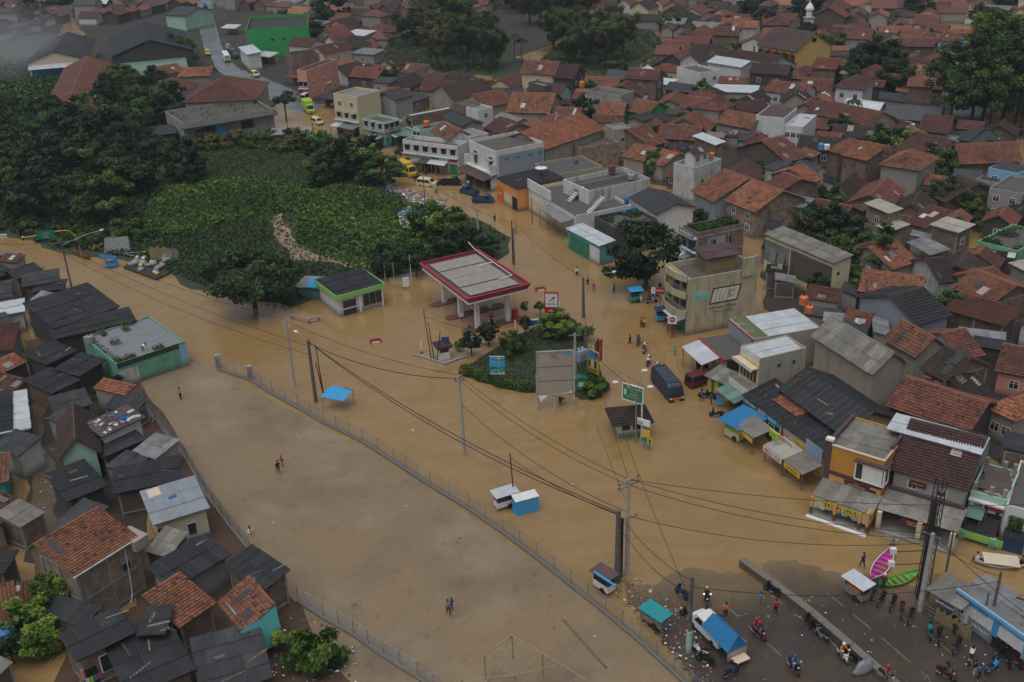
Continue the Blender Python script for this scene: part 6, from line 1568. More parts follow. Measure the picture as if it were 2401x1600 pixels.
# minaret
mr_ = empty('minaret',at('1892,95'),0,'slim white domed minaret behind the schoolhouse','minaret')
MB().box(-1.3,-1.3,-.5,1.3,1.3,7).build('shaft',M['wh'],mr_);MB().box(-1.6,-1.6,7,1.6,1.6,7.3).build('gallery',M['conc'],mr_);MB().lathe((0,0,7.3),[(1.0,0),(1.0,2.2),(1.4,2.3),(1.3,2.9),(.8,3.7),(.2,4.4),(.06,5.4)],12).build('dome',M['white'],mr_)
for a_ in range(4): MB().box(-.4,-1.33,4,.4,-1.28,6).build('window',M['pane'],mr_,rot=(0,0,a_*math.pi/2))
# vivid green hall stripes, pink block, warehouse arch
b = find('vivid green walled');L,W = b['size']
for k in range(4): panel(b,'lime_band','p_lime','x-',.3,W-.3,1.2+k*1.9,1.9+k*1.9,.08)
panel(b,'vent','dark','y-',L*.38,L*.43,5.6,6.2,.06);panel(b,'vent','dark','y-',L*.56,L*.61,5.6,6.2,.06)
b = find('huge dark gabled market');L,W = b['size']
m_ = MB()
for i in range(10):
    a0,a1 = i/10*math.pi/2,(i+1)/10*math.pi/2
    m_.add([(-5*math.sin(a0),W*.1,5*math.cos(a0)),(-5*math.sin(a0),W*.9,5*math.cos(a0)),(-5*math.sin(a1),W*.9,5*math.cos(a1)),(-5*math.sin(a1),W*.1,5*math.cos(a1))],[(0,1,2,3)])
m_.build('barrel_canopy',M['mgreen'],b)
b = find('dark gabled workshop with a sky blue');L,W = b['size']
panel(b,'blue_wall','bl','x-',1,W-2,-.4,3,.2,.3);awning(b,'x-',.5,W-.5,4.2,3.4,3,'mw')
# satellite wing: red banner, white house trims
bn_ = MB().box(-.6,-.05,0,.6,0,3.4).build('hanging_banner',M['p_crimson'],None,loc=at('l2260,530',2.2),rot=(0,0,-.35));tag(bn_,'tall red banner hung on a white wall beside the orange fruiting tree','banner')

# ------------------------------------------------------------------ shopfronts along the main road
def shopfront(b,side,z1,bays,seed,upper=True,aw=True):
    L,W = b['size'];U = L if side == 'y-' else W;rg = random.Random(seed);wd = U/bays
    for i in range(bays):
        u0,u1 = i*wd+.15,(i+1)*wd-.15
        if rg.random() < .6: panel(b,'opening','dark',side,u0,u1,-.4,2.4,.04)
        else: shutter(b,face(b,side,(u0+u1)/2,-.3),side,u1-u0,2.6,rg.choice(['p_green','steel','p_cream','p_teal','p_blue']))
        if rg.random() < .75:
            s_ = panel(b,'signboard',rg.choice(['p_sky','p_red','p_yellow','white','p_teal','p_green','p_blue']),side,u0,u1,2.75,3.35,.12)
        if aw and rg.random() < .8: awning(b,side,u0-.1,u1+.1,2.75,2.3,rg.uniform(1.4,2.4),rg.choice(['mo','mg','mr','ma','mgreen','mw']),posts=2)
        if upper:
            wn = panel(b,'window','white',side,(u0+u1)/2-.7,(u0+u1)/2+.7,4.1,5.5,.06);MB().box(-.6,-.09,.1,.6,-.06,1.3).build('pane',M['pane'],wn);MB().box(-.85,-.7,1.4,.85,-.06,1.48).build('hood',M['conc'],wn)
    panel(b,'ledge','wh' if rg.random() < .5 else 'conc',side,0,U,3.42,3.6,.5)
for q_,sd_,n_,up_ in (('white two storey shop row','x-',6,True),('mint green shop with an orange','x-',2,True),('mint and pink balcony','x-',3,True),('mint and pink balcony','y-',3,True),('cream three storey','x-',3,True),('long brick block edged','x-',3,True),('streaky white wall','x-',3,False),('ruined mint green','y-',2,False),('half finished brick','x-',3,False),('roofless walled yard','x-',4,False),('three storey yellowed','x-',3,False),('salmon pink','x-',2,True)):
    shopfront(find(q_),sd_,3,n_,len(q_)*7+n_,up_)
for b_,rz0,m_,lb in (('b740,1140',-.5,'mt','white canvas canopy at the kerb beside the big white shop'),('b560,1080',-.5,'ma','dark kerbside awning below the white shop row'),('b470,1000',-.5,'mgreen','green kerbside awning by the packed motorbikes'),('b330,930',-.5,'mg','grey kerbside awning by the balcony shop'),('b150,830',-.6,'ma','charcoal kerbside awning under the cream tower'),('b30,790',-.6,'mr','rusty kerbside awning under the cream tower'),('a2290,740',-.6,'ma','long charcoal kerbside awning past the lime truck'),('a2200,650',-.6,'mw','white kerbside awning by the salmon block'),('a2060,590',-.6,'to','orange tiled kerbside stall by the salmon block'),('a1850,440',-.6,'mw','pale kerbside awning farther up the wet road'),('a1760,430',-.6,'p','grey kerbside awning farther up the wet road'),('a1600,240',-.4,'mw','white awning beside the vivid green hall')):
    pos = at(b_);r_ = empty('kerb_stall',pos,rz0,lb,'stall');slope(r_,(-3.2,-2.2,2.6),(1,0,0),(0,4.4,.7),6.4,4.46,'mg' if m_ == 'p' else m_,0,3)
    for x in (-3,0,3): MB().tube((x,-2,-.5),(x,-2,2.6),.07,n=5).build('post',M['wood'],r_)
    MB().box(-3,.5,-.4,3,1.9,1.6).build('counter',M[rnd.choice(['p_teal','dk','ta','p_dblue','gy'])],r_)
# ------------------------------------------------------------------ petrol station
def facing(pos,turn=0.0):
    """heading that turns a thing's front (-y) to the open junction south of it, plus a turn"""
    return math.atan2(-pos.x,pos.y)+turn
def quadframe(A,B,C,h):
    a,b,c = at(A,h),at(B,h),at(C,h);u = (b-a);L = u.length;u.normalize();v = Vector((-u.y,u.x,0));W = (c-a).dot(v)
    return Vector((a.x,a.y,0)),math.atan2(u.y,u.x),L,W
o,rz,L,W = quadframe((1095,702),(1246,665),(1119,585.5),6.2)
cp = empty('fuel_canopy',o,rz,'large rectangular petrol canopy with a red fascia and grey ribbed top','canopy');footprint(o,rz,L,W)
h0,h1 = 5.3,6.2
p = MB()
q = .45
p.add([(0,0,h1),(L,0,h1),(L,W,h1),(0,W,h1),(q,q,h0),(L-q,q,h0),(L-q,W-q,h0),(q,W-q,h0)],[(0,4,5,1),(1,5,6,2),(2,6,7,3),(3,7,4,0)])
p.add([(0,0,h1),(L,0,h1),(L,W,h1),(0,W,h1),(.3,.3,h1+.02),(L-.3,.3,h1+.02),(L-.3,W-.3,h1+.02),(.3,W-.3,h1+.02)],[(0,1,5,4),(1,2,6,5),(2,3,7,6),(3,0,4,7)])
p.build('fascia',paint('p_fascia',(0.36,0.022,0.045)),cp)
MB().box(.3,.3,h1-.5,L-.3,W-.3,h1-.45).build('gutter_tray',M['rust'] if False else paint('p_tray',(0.085,0.06,0.055),.8),cp)
MB().box(q+.02,q+.02,h0-.12,L-q-.02,W-q-.02,h0-.02).build('soffit',M['white'],cp)
MB().box(q-.1,q-.1,h0-.2,L-q+.1,q+.02,h0).box(q-.1,W-q-.02,h0-.2,L-q+.1,W-q+.1,h0).box(q-.1,q+.02,h0-.2,q+.02,W-q-.02,h0).box(L-q-.02,q+.02,h0-.2,L-q+.1,W-q-.02,h0).build('trim',M['white'],cp)
plain('ribtop',(0.30,0.285,0.255),.6,(0.23,0.215,0.19),1.0)
ns = 4;m0 = 1.2
for k in range(ns):
    y0 = m0+(W-2*m0)*k/ns+.08;y1 = m0+(W-2*m0)*(k+1)/ns-.08
    nx = 46;x = np.linspace(m0,L-m0,nx*2+1);z = np.where(np.arange(nx*2+1) % 2 == 0,0,.09)+h1-.25
    V_ = np.concatenate([np.stack([x,np.full_like(x,y0),z],1),np.stack([x,np.full_like(x,y1),z+.06*(1 if k % 2 else -1)],1)]);n_ = len(x)
    link('ribbed_panel',np_mesh('ribbed_panel',V_,np.array([(i,i+1,n_+1+i,n_+i) for i in range(n_-1)]),M['ribtop']),None,cp)
p = MB();p.path([(L-.7,W+2.2,h1+.6),(L-.8,W-.2,h1+.2),(L-.9,4.0,h1+.1),(L-3.0,3.9,h1+.05)],.06).path([(L-.85,W*.62,h1+.12),(L-3.2,W*.62,h1+.05)],.06);p.build('pipe',M['white'],cp)
for y in (2.6,W/2,W-2.6):
    for x in (L*.26,L*.74):
        MB().box(x-.3,y-.3,-.5,x+.3,y+.3,h0-.12).build('column',M['white'],cp)
for k,y in enumerate((2.6,W/2,W-2.6)):
    isl = empty('pump_island',o,rz,['first','second','third'][k]+' raised pump island under the petrol canopy, counted from the traffic island','kerb')
    p = MB();n_ = 8
    pts = [(.2+.75*(1-math.sin(math.pi*i/n_)),y-.75*math.cos(math.pi*i/n_)) for i in range(n_+1)]+[(L-.2-.75*(1-math.sin(math.pi*i/n_)),y+.75*math.cos(math.pi*i/n_)) for i in range(n_+1)]
    b_ = len(pts);p.add([(a,c,-.4) for a,c in pts]+[(a,c,.16) for a,c in pts],[tuple(range(b_,2*b_))]+[(i,(i+1) % b_,b_+(i+1) % b_,b_+i) for i in range(b_)]);p.build('kerb_top',M['fc'],isl)
    p = MB();p.add([(a,c,-.3) for a,c in pts]+[(a,c,.14) for a,c in pts],[]);
    for i in range(b_): a,c = pts[i],pts[(i+1) % b_];p.tube((*a,.12),(*c,.12),.06,n=4)
    p.build('red_edge',M['p_red'],isl)
    pm = empty('fuel_pump',o,rz,['white and red','grey','shaded'][k]+' fuel pump standing on the '+['first','second','third'][k]+' pump island','fuel pump')
    x = L*.48
    MB().box(x-.45,y-.3,.16,x+.45,y+.3,.5).build('plinth',M['p_black'],pm);MB().box(x-.42,y-.28,.5,x+.42,y+.28,1.2).build('body',M['white'],pm);MB().box(x-.42,y-.28,1.2,x+.42,y+.28,1.45).build('band',M['p_red'],pm);MB().box(x-.34,y-.30,.62,x+.34,y-.285,1.1).build('screen',M['pane'],pm);MB().box(x-.4,y-.26,2.0,x+.4,y+.26,2.2).build('cap',M['p_grey'],pm)
    for dx in (-.38,.32): MB().box(x+dx,y-.08,1.45,x+dx+.06,y+.08,2.0).build('post',M['steel'],pm)
cb = MB().box(-.35,-.3,0,.35,.3,1.5);c_ = cb.build('fire_cabinet',M['p_red'],None,loc=o+Vector((math.cos(rz)*L*.86-math.sin(rz)*2.6,math.sin(rz)*L*.86+math.cos(rz)*2.6,.16)),rot=(0,0,rz));tag(c_,'red cabinet standing beside the front canopy column','cabinet')
for nm,b_,lb in (('drain_box','881,803','red and white floating barrier block in the open water before the guard booth'),('drain_box','1267,681','red and white floating barrier block beside the canopy corner')):
    pos = at(b_);r_ = empty('barrier_block',pos,.25,lb,'barrier');MB().box(-.8,-.35,-.4,.8,.35,.42).build('body',M['p_red'],r_);MB().box(-.55,-.36,.05,.55,-.351,.3).build('label_plate',M['white'],r_);MB().box(-.7,-.27,.421,.7,.27,.45).build('lid',M['p_maroon'],r_)
for b_ in ('e830,635','e715,500','e1440,0'):
    pass
# kiosk
o,rz,L,W = quadframe((788,697),(904,666),(854,629),3.5)
if True:
    kb = empty('petrol_kiosk',o,rz,'white petrol office with a bright green fascia and dark flat roof','kiosk');footprint(o,rz,L,W)
    MB().box(.5,.5,-.5,L-.5,W-.4,3.0).build('wall',M['wh'],kb)
    MB().box(0,0,2.9,L,.12,3.6).box(0,.12,2.9,.12,W,3.6).box(L-.12,.12,2.9,L,W,3.6).build('fascia',M['p_lgreen'],kb)
    MB().box(.12,.12,3.0,L-.12,W,3.06).build('soffit',M['white'],kb);slope(kb,(.12,.15,3.3),(1,0,0),(0,W,.3),L-.24,W,'mk',1,31)
    d_ = MB().box(L*.14,.42,-.1,L*.40,.5-.002,2.3).build('glass_door',M['pane'],kb);MB().box(L*.13,.38,1.0,L*.41,.44,1.15).build('door_rail',M['white'],kb)
    for i in range(3): MB().box(L*.55+i*L*.13,.44,.7,L*.55+(i+.92)*L*.13,.5-.002,2.5).build('pane',M['pane'],kb)
    MB().box(L*.46,.3,-.5,L*.50,.5,3.0).box(L-.62,.3,-.5,L-.42,.5,3.0).build('pier',M['white'],kb)
# stall between the big tree and the kiosk
st = empty('tarpaulin_stall',at('745,702'),-.35,'ramshackle stall under a bright blue tarpaulin beside the petrol office','stall')
MB().box(-3.2,-.2,-.4,1.5,1.6,1.5).build('counter',M['te'],st);MB().slab((-3.4,-.8,2.0),(2.0,-.8,2.1),(2.4,2.6,2.9),(-3.2,2.4,2.6),.06).build('roof',M['mg'],st);MB().slab((-1.4,-.9,2.2),(2.6,-.5,2.35),(2.4,2.0,3.0),(-1.6,1.4,2.8),.05).build('tarpaulin',M['p_sky'],st)
for x in (-3.2,-.6,1.9): MB().tube((x,-.7,-.4),(x,-.7,2.1),.06).build('post',M['wood'],st)
MB().box(-3.4,-.6,.9,-3.1,.6,1.9).build('red_crate',M['p_dred'],st)
# low wall of the drowned forecourt by the tree
wl = empty('forecourt_wall',(0,0,0),0,'low pink capped wall corner rising from the water under the big tree','wall')
P_ = [at(s_) for s_ in ('685,748','725,758','748,752')]
for a,b in zip(P_[:-1],P_[1:]): MB().tube(a+Vector((0,0,.55)),b+Vector((0,0,.55)),.1,n=4).tube(a,b,.12,n=4).build('rail',M['ro'],wl)
for a in P_: MB().box(a.x-.18,a.y-.18,-.4,a.x+.18,a.y+.18,.7).build('post',M['ro'],wl)

# ------------------------------------------------------------------ signs
def board(name,p,w,h,z0,label,face_m='white',cat='sign',posts=(-.4,.4),turn=0.0,pm='steel',pr=.06,frame=None,t=.1,rz=None):
    pos = at(p) if not isinstance(p,Vector) else p
    r = empty(name,pos,facing(pos,turn) if rz is None else rz,label,cat)
    f = MB().box(-w/2,-t/2,z0,w/2,t/2,z0+h).build('panel',M[face_m],r)
    if frame:
        b = .12;m_ = MB();m_.box(-w/2-b,-t/2-.04,z0-b,w/2+b,t/2+.04,z0).box(-w/2-b,-t/2-.04,z0+h,w/2+b,t/2+.04,z0+h+b).box(-w/2-b,-t/2-.04,z0,-w/2,t/2+.04,z0+h).box(w/2,-t/2-.04,z0,w/2+b,t/2+.04,z0+h);m_.build('frame',M[frame],r)
    for x in posts: MB().tube((x*w,.1,-.8),(x*w,.1,z0+h*.5),pr,n=8).build('post',M[pm],r)
    return r
plain('canvas',(0.36,0.315,0.265),.8,(0.30,0.26,0.215),.8,bmp=.2)
bb = board('billboard','1302,958',4.15,5.7,2.0,'tall blank billboard covered in tan sacking with torn white edges','canvas','billboard',(.0,-.5),0.08,'pole',.2,'conc',.25)
for k in range(1,3): MB().box(-2.07,-.16,2.0+5.7*k/3-.025,2.07,-.127,2.0+5.7*k/3+.025).build('seam',M['fc'],bb)
MB().add([(-2.1,-.3,2.05),(-.9,-.25,2.0),(-1.1,-.3,1.75),(-1.8,-.35,1.25)],[(0,3,2,1)]).build('torn_strip',M['white'],bb);MB().add([(-.9,-.25,2.0),(2.05,-.2,2.15),(2.05,-.2,2.5),(1.4,-.2,2.2)],[(0,1,2,3)]).build('torn_strip',M['white'],bb)
MB().add([(.9,-.2,7.5),(2.0,-.2,7.25),(2.0,-.2,7.6),(.8,-.2,7.62)],[(0,1,2,3)]).build('blue_remnant',M['p_sky'],bb);MB().path([(-.6,-.3,7.7),(.2,-.6,7.1),(.5,-.4,6.9)],.04).path([(.4,-.3,7.75),(-.5,-.6,7.3)],.04).build('lamp_arm',M['rust'],bb)
MB().tube((2.3,.05,1.2),(2.3,.05,7.6),.07).build('stay',M['white'],bb)
ps = board('poster_sign','1168,905',1.9,2.5,1.7,'sky blue roadside poster with a white title on a single dark post','white','sign',(0,),-.12,'p_maroon',.09)
MB().box(-.95,-.07,2.35,.95,-.051,4.2).build('sky_print',M['p_sky'],ps);MB().box(-.95,-.07,1.85,.95,-.052,2.35 if False else 2.75).build('field_print',M['p_teal'],ps);lettering(ps,'MEGAH ASRI',.34,'p_green',(.1,-.09,3.75),fit=1.5);lettering(ps,'PERUMAHAN',.16,'white',(0,-.09,3.45));MB().lathe((0,0,0),[(.22,-.01),(.22,.01)],12).build('sun_disc',M['p_yellow'],ps,loc=(.25,-.075,4.0),rot=(math.pi/2,0,0))
rr = random.Random(5)
for i in range(26): x,z = rr.uniform(-.85,.7),rr.uniform(1.9,2.7);MB().box(x,-.08,z,x+.16,-.071,z+.05).build('boat_print',M[rr.choice(['white','p_navy','p_green'])],ps)
yp = board('poster_sign','1390,905',2.1,3.4,1.6,'yellow and blue product poster leaning on the pole group','p_yellow','sign',(-.48,.48),-.75,'p_dblue',.08,None,.12)
MB().box(-1.05,-.08,3.9,1.05,-.061,5.0).build('blue_print',M['p_sky'],yp);MB().lathe((0,0,0),[(.32,-.01),(.32,.01)],14).build('red_disc',M['p_red'],yp,loc=(.65,-.09,4.5),rot=(math.pi/2,0,0));MB().box(-1.05,-.08,1.6,1.05,-.062,1.85).build('black_print',M['p_black'],yp)
for i,(x,z,w_,hh) in enumerate([(-.7,2.7,.35,.9),(-.2,2.6,.35,1.1),(.35,2.7,.3,.9)]): MB().box(x,-.08,z,x+w_,-.062,z+hh).build('product_print',M[['p_brown','white','p_black'][i]],yp)
lettering(yp,'LEZAT',.5,'p_black',(0,-.1,2.2))
rp = board('poster_sign','1403,880',1.5,3.0,1.9,'narrow red poster behind the yellow poster','p_red','sign',(0,),.9,'p_dblue',.08);lettering(rp,'KOPI',.5,'p_yellow',(0,-.08,3.6));lettering(rp,'KOPI',.5,'p_yellow',(0,.08,3.6),(math.pi/2,0,math.pi))
# price pylon
py = board('price_sign','1294,758',1.75,2.1,2.6,'red framed white petrol brand pylon over a red price panel','white','sign',(-.3,.3),-.1,'p_red',.1,'p_red',.35)
f = lambda pts,m_,nm: MB().add([(x,-.19,z) for x,z in pts],[tuple(range(len(pts)))]).build(nm,M[m_],py)
f([(-.45,3.45),(-.1,3.75),(.1,3.75),(-.25,3.45)][::1],'p_blue','mark');f([(-.1,3.8),(.3,4.2),(.5,4.2),(.5,3.95),(.3,3.8)],'p_red','mark');f([(0,3.5),(.25,3.74),(.5,3.74),(.25,3.5)],'p_lgreen','mark')
lettering(py,'PERTAMINA',.24,'p_navy',(0,-.2,3.05),fit=1.55);MB().box(-.99,-.22,1.2,.99,.22,2.47).build('price_panel',M['p_red'],py);lettering(py,'SPBU',.42,'white',(0,-.24,2.0));lettering(py,'PERTAMINA',.2,'white',(0,-.24,1.5),fit=1.5)
board('blue_sign','e1320,735',1.5,.85,1.2,'small blue road sign on white legs beside the thin young tree','p_roadblue','sign',(-.35,.35),.2,'white',.04,'white')
board('blue_sign','e722,850',1.1,.55,1.5,'small blue board over the guard booth','p_roadblue','sign',(0,),.1,'white',.04)
gs = board('white_board','e935,815',2.6,.9,.5,'long white notice on legs between the two clipped trees','white','sign',(-.4,.4),-.35,'steel',.04)
board('white_board','e450,425',1.0,1.5,.4,'white notice board on the forecourt beside the flagpoles','white','sign',(-.45,.45),.1,'black',.04)
for b_,hh,m_,lb in (('e305,370',4.6,'white','white flagpole nearest the petrol office'),('e370,415',4.0,'p_mint','pale green flagpole on the forecourt'),('e484,370',4.4,'white','white flagpole near the canopy columns')):
    r_ = empty('flagpole',at(b_),0,lb,'flagpole');MB().tube((0,0,-.4),(0,0,hh),.05).build('pole',M[m_],r_);MB().lathe((0,0,hh),[(.03,0),(.07,.05),(.03,.12)],8).build('finial',M['steel'],r_)
for b_,lb in (('e830,640','small white sign at the end of the first pump island'),('e718,512','small cream sign at the end of the second pump island')): board('pump_sign',b_,.7,.6,.5,lb,'white','sign',(0,),.2,'black',.05)
# guard booth on the sand bar
gb_ = empty('guard_booth',at('e705,900'),.35,'tiny white guard booth with a red edged dark roof on the sand bar','booth')
MB().box(-.75,-.75,0,.75,.75,1.1).build('wall',M['white'],gb_);MB().box(-.7,-.7,1.1,.7,.7,1.8).build('glazing',M['pane'],gb_);MB().box(-1.1,-1.1,1.8,1.1,1.1,2.1).build('fascia',M['p_dred'],gb_);MB().add([(-1.1,-1.1,2.1),(1.1,-1.1,2.1),(1.1,1.1,2.1),(-1.1,1.1,2.1),(0,0,2.45)],[(0,1,4),(1,2,4),(2,3,4),(3,0,4)]).build('roof',M['mk'],gb_)
for x,y in ((-.7,-.7),(.7,-.7),(.7,.7),(-.7,.7)): MB().box(x-.06,y-.06,1.1,x+.06,y+.06,1.8).build('post',M['white'],gb_)
for i_,(b_,c_) in enumerate((('e555,870','at the tip of the sand bar'),('e1202,720','behind the traffic island'),('e1505,590','beside the price pylon'))):
    r_ = empty('marker_post',at(b_),0,'thin white marker post with red foot '+c_,'post');MB().box(-.08,-.08,0,.08,.08,1.7).build('post',M['white'],r_);MB().box(-.16,-.16,-.3,.16,.16,.35).build('foot',M['p_red'],r_)
kw = empty('kerb_wall',(0,0,0),0,'low stone kerb wall framing the drowned corner by the guard booth','wall')
P_ = [at(s_) for s_ in ('e500,890','e640,930','e715,955','e820,915','e870,900')]
for a,b in zip(P_[:-1],P_[1:]): d = (b-a);L_ = d.length;MB().box(0,-.15,-.5,L_,.15,.38).build('stone_run',M['conc'],kw,loc=a,rot=(0,0,math.atan2(d.y,d.x)))
# transformer on twin poles
t1,t2 = at('1349,922'),at('1374,912')
tr = empty('transformer',t1,math.atan2((t2-t1).y,(t2-t1).x),'grey transformer slung between twin poles behind the blank billboard','transformer');D = (t2-t1).length
MB().box(.1,-.55,4.4,D-.1,.55,5.8).build('tank',paint('p_trafo',(0.28,0.33,0.38)),tr)
for i in range(7): MB().box(.2+i*(D-.4)/7,-.72,4.5,.26+i*(D-.4)/7,-.56,5.6).build('fin',M['p_trafo'],tr)
for i in range(3): MB().lathe((.3+i*(D-.6)/2,0,5.8),[(.08,0),(.1,.1),(.06,.2),(.1,.3),(.05,.5)],8).build('bushing',M['p_brown'],tr)
MB().box(-.2,-.12,4.2,D+.2,.12,4.4).build('bearer',M['steel'],tr)
kk = empty('electric_kiosk',at('1361,920'),.1,'green electrical cabinet with a peaked lid between the twin poles','cabinet');MB().box(-.75,-.4,.5,.75,.4,2.0).build('body',paint('p_cab',(0.04,0.26,0.13)),kk);MB().prism([(-.85,2.0),(.85,2.0),(0,2.45)],-.5,.5).build('lid',M['p_green'],kk);MB().box(-.3,-.42,1.0,.3,-.401,1.6).build('plate',M['white'],kk)
for x in (-.6,.6): MB().tube((x,0,-.4),(x,0,.5),.06).build('leg',M['steel'],kk)
# police booth, big green road sign and little signs in the junction
pb = empty('police_booth',at('1474,1012'),.12,'white police booth with green diagonal stripes and a brown tiled hip roof','booth')
MB().box(-1.5,-1.3,-.5,1.5,1.3,2.2).build('wall',M['wh'],pb)
for i in range(9): MB().add([(-1.5+i*.33,-1.33,0),(-1.34+i*.33,-1.33,0),(-1.14+i*.33,-1.33,.7),(-1.3+i*.33,-1.33,.7)],[(0,1,2,3)]).add([(1.53,-1.25+i*.27,0),(1.53,-1.12+i*.27,0),(1.53,-1.0+i*.27,.7),(1.53,-1.13+i*.27,.7)],[(0,1,2,3)]).build('stripe',M['p_green'],pb)
MB().box(-1.1,-1.34,1.0,-.2,-1.301,1.9).box(.2,-1.34,1.0,1.1,-1.301,1.9).build('pane',M['pane'],pb);MB().box(1.301,-.8,1.0,1.34 if False else 1.54,.8,1.9).build('pane',M['pane'],pb)
rf_ = 2.35
for (a,u_,s_,l_,t_) in (((-rf_,-2.1,2.1),(1,0,0),(0,2.1,1.1),2*rf_,2.0),((rf_,2.1,2.1),(-1,0,0),(0,-2.1,1.1),2*rf_,2.0),((rf_,-2.1,2.1),(0,1,0),(-2.0,0,1.1),4.2,2.1),((-rf_,2.1,2.1),(0,-1,0),(2.0,0,1.1),4.2,2.1)): slope(pb,a,u_,s_,l_,Vector(s_).length,'td',2,12,t0=t_,t1=t_)
gsn = board('direction_sign','1482,1022',2.5,1.9,4.6,'big green direction sign with white town names over the police booth','p_sign','sign',(.46,),-.5,'white',.1,'white')
for i,(s_,m_) in enumerate((('Pusat Kota Bandung','white'),('Soreang','p_yellow'),('Terminal','white'),('KAB. BANDUNG','p_yellow'))): lettering(gsn,s_,.27,m_,(.15,-.08,6.2-i*.38),fit=1.7)
MB().add([(-1.05,-.07,5.2),(-.85,-.07,5.2),(-.85,-.07,5.7),(-.7,-.07,5.7),(-.95,-.07,6.0),(-1.2,-.07,5.7),(-1.05,-.07,5.7)],[(0,1,2,3,4,5,6)]).build('arrow',M['white'],gsn)
ws = board('white_sign','1508,1050',1.6,.8,2.9,'white banner sign with green marks beside the police booth','white','sign',(0,),-.5,'p_sky',.05);MB().box(-.75,-.07,3.0,-.1,-.06,3.4).build('print',M['p_lgreen'],ws)
ds = board('diamond_sign','1514,1056',.9,.9,1.7,'yellow diamond notice beside the police booth','p_yellow','sign',(0,),-.3,'p_sky',.05);ds.children[0].rotation_euler[1] = 0
ys = board('warning_sign','1523,1056',.6,.6,.9,'small yellow warning sign with a black figure','p_yellow','sign',(0,),0,'black',.04);MB().box(-.1,-.07,1.0,.1,-.06,1.4).build('figure',M['black'],ys)
board('arrow_sign','1513,1045',.9,.45,.6,'small green and white plate under the yellow diamond','p_sign','sign',(0,),-.2,'p_sky',.04)
# far green sign on a yellow mast
mt = at('t1165,515');ms = empty('sign_mast',mt,facing(mt),'curved yellow mast carrying a green road sign and an amber signal','sign mast')
yy = paint('p_mast',(0.50,0.27,0.02));MB().path([(0,0,-.5),(-.2,0,3.5),(-.5,0,5.4),(-1.2,0,6.3),(-2.4,0,6.5),(-8.3,0,6.3)],.1,6).build('mast',yy,ms)
p_ = MB().box(-1.35,-.06,0,1.35,.02,1.35).build('green_board',M['p_sign'],ms,loc=(-4.9,-.15,5.6),rot=(0,.1,0));lettering(p_,'Rancaekek',.25,'white',(0,-.08,.95));lettering(p_,'Banjaran',.25,'white',(0,-.08,.6));lettering(p_,'Soreang',.25,'white',(0,-.08,.25))
MB().box(-.15,-.15,0,.15,.15,.8).build('signal',M['black'],ms,loc=(-8.3,0,5.9));al = MB().lathe((0,0,0),[(.09,-.02),(.09,.02)],8).build('lens',M['p_orange'],ms,loc=(-8.3,-.17,6.5),rot=(math.pi/2,0,0))
mm_ = MATS['lens'] if 'lens' in MATS else nmat('lens')[0];mm_.node_tree.nodes['Principled BSDF'].inputs['Emission Color'].default_value = (1,.25,.02,1);mm_.node_tree.nodes['Principled BSDF'].inputs['Emission Strength'].default_value = 2.0;al.data.materials.clear();al.data.materials.append(mm_)
MB().box(-.2,-.25,0,.2,.25,.9).build('signal_head',M['black'],ms,loc=(-.4,-.3,3.6))
s_ = board('street_sign','t105,470',1.9,.7,4.2,'white street sign with red lettering above the black roofs','white','sign',(-.4,),-.35,'black',.05);lettering(s_,'DOKTER GIGI',.3,'p_crimson',(0,-.08,4.55),fit=1.7)
s_ = board('shop_sign','m245,1160',2.0,1.0,2.8,'red and white shop sign over the parked scooters','p_red','sign',(.4,),-.1,'black',.05);MB().box(-1.0,-.07,2.8,-.4,-.06,3.8).build('white_field',M['white'],s_);lettering(s_,'?',.7,'p_red',(-.7,-.09,3.3));lettering(s_,'AMPO',.45,'white',(.28,-.09,3.3),fit=1.2)
s_ = board('round_sign','m440,1540',1.2,1.2,2.3,'square white sign with a red round mark on a thin post','white','sign',(0,),-.1,'black',.05);MB().lathe((0,0,0),[(.4,-.01),(.4,.01)],16).build('red_mark',M['p_red'],s_,loc=(0,-.07,2.95),rot=(math.pi/2,0,0));MB().box(-.25,-.1,2.9,.25,-.085,3.0).build('bar',M['white'],s_)
s_ = board('banner_stand','o515,900',.9,1.9,.2,'upright blue printed banner before the yellow framed kiosk','p_sky','sign',(0,),-.2,'black',.04);MB().box(-.4,-.07,1.3,.4,-.06,1.9).build('print',M['p_pink'],s_)
b = find('sky blue fronted roadside');L,W = b['size']
panel(b,'white_board','wh','y-',.1,L-.1,1.6,2.6,.1);panel(b,'blue_board','p_sky','y-',.15,L*.46,2.6,3.35,.1);panel(b,'blue_board','p_sky','y-',L*.56,L*.64,1.4,3.3,.14)
s_ = panel(b,'poster','white','y-',.0,1.5,.6,2.0,.15);MB().box(-.25,-.17,.8,.25,-.151,1.2).build('mark',M['p_dred'],s_);lettering(s_,'TELKOMSEL',.2,'p_grey',(0,-.17,.5),fit=1.2)
s_ = panel(b,'poster','p_grey','y-',1.7,3.9,.5,1.6,.15);lettering(s_,'JUAL PULSA',.3,'white',(0,-.17,.6),fit=2.0);panel(b,'dark_front','dark','y-',4.0,L-.2,-.2,1.6,.05)
MB().box(0,-.15,3.25,L,.05,3.55).build('fascia',M['lb'],b)
b = find('grey sheeted wooden stall');L,W = b['size']
for i in range(18): MB().box(i*.19+L*.35,.1,-.2,i*.19+L*.35+.14,.16,1.4+.2*math.sin(i*2.1)).build('bamboo_slat',M['bamboo'],b)
for z in (.3,.7,1.1): MB().box(.1,.0,z,L*.34,.06,z+.12).build('rail',M['wood'],b)
s_ = panel(b,'signboard','p_purple','y-',L*.35,L*.75,2.0,2.5,.06,.2);sign_text(s_,'GORENGAN',.3,'white',0,.25,.06)

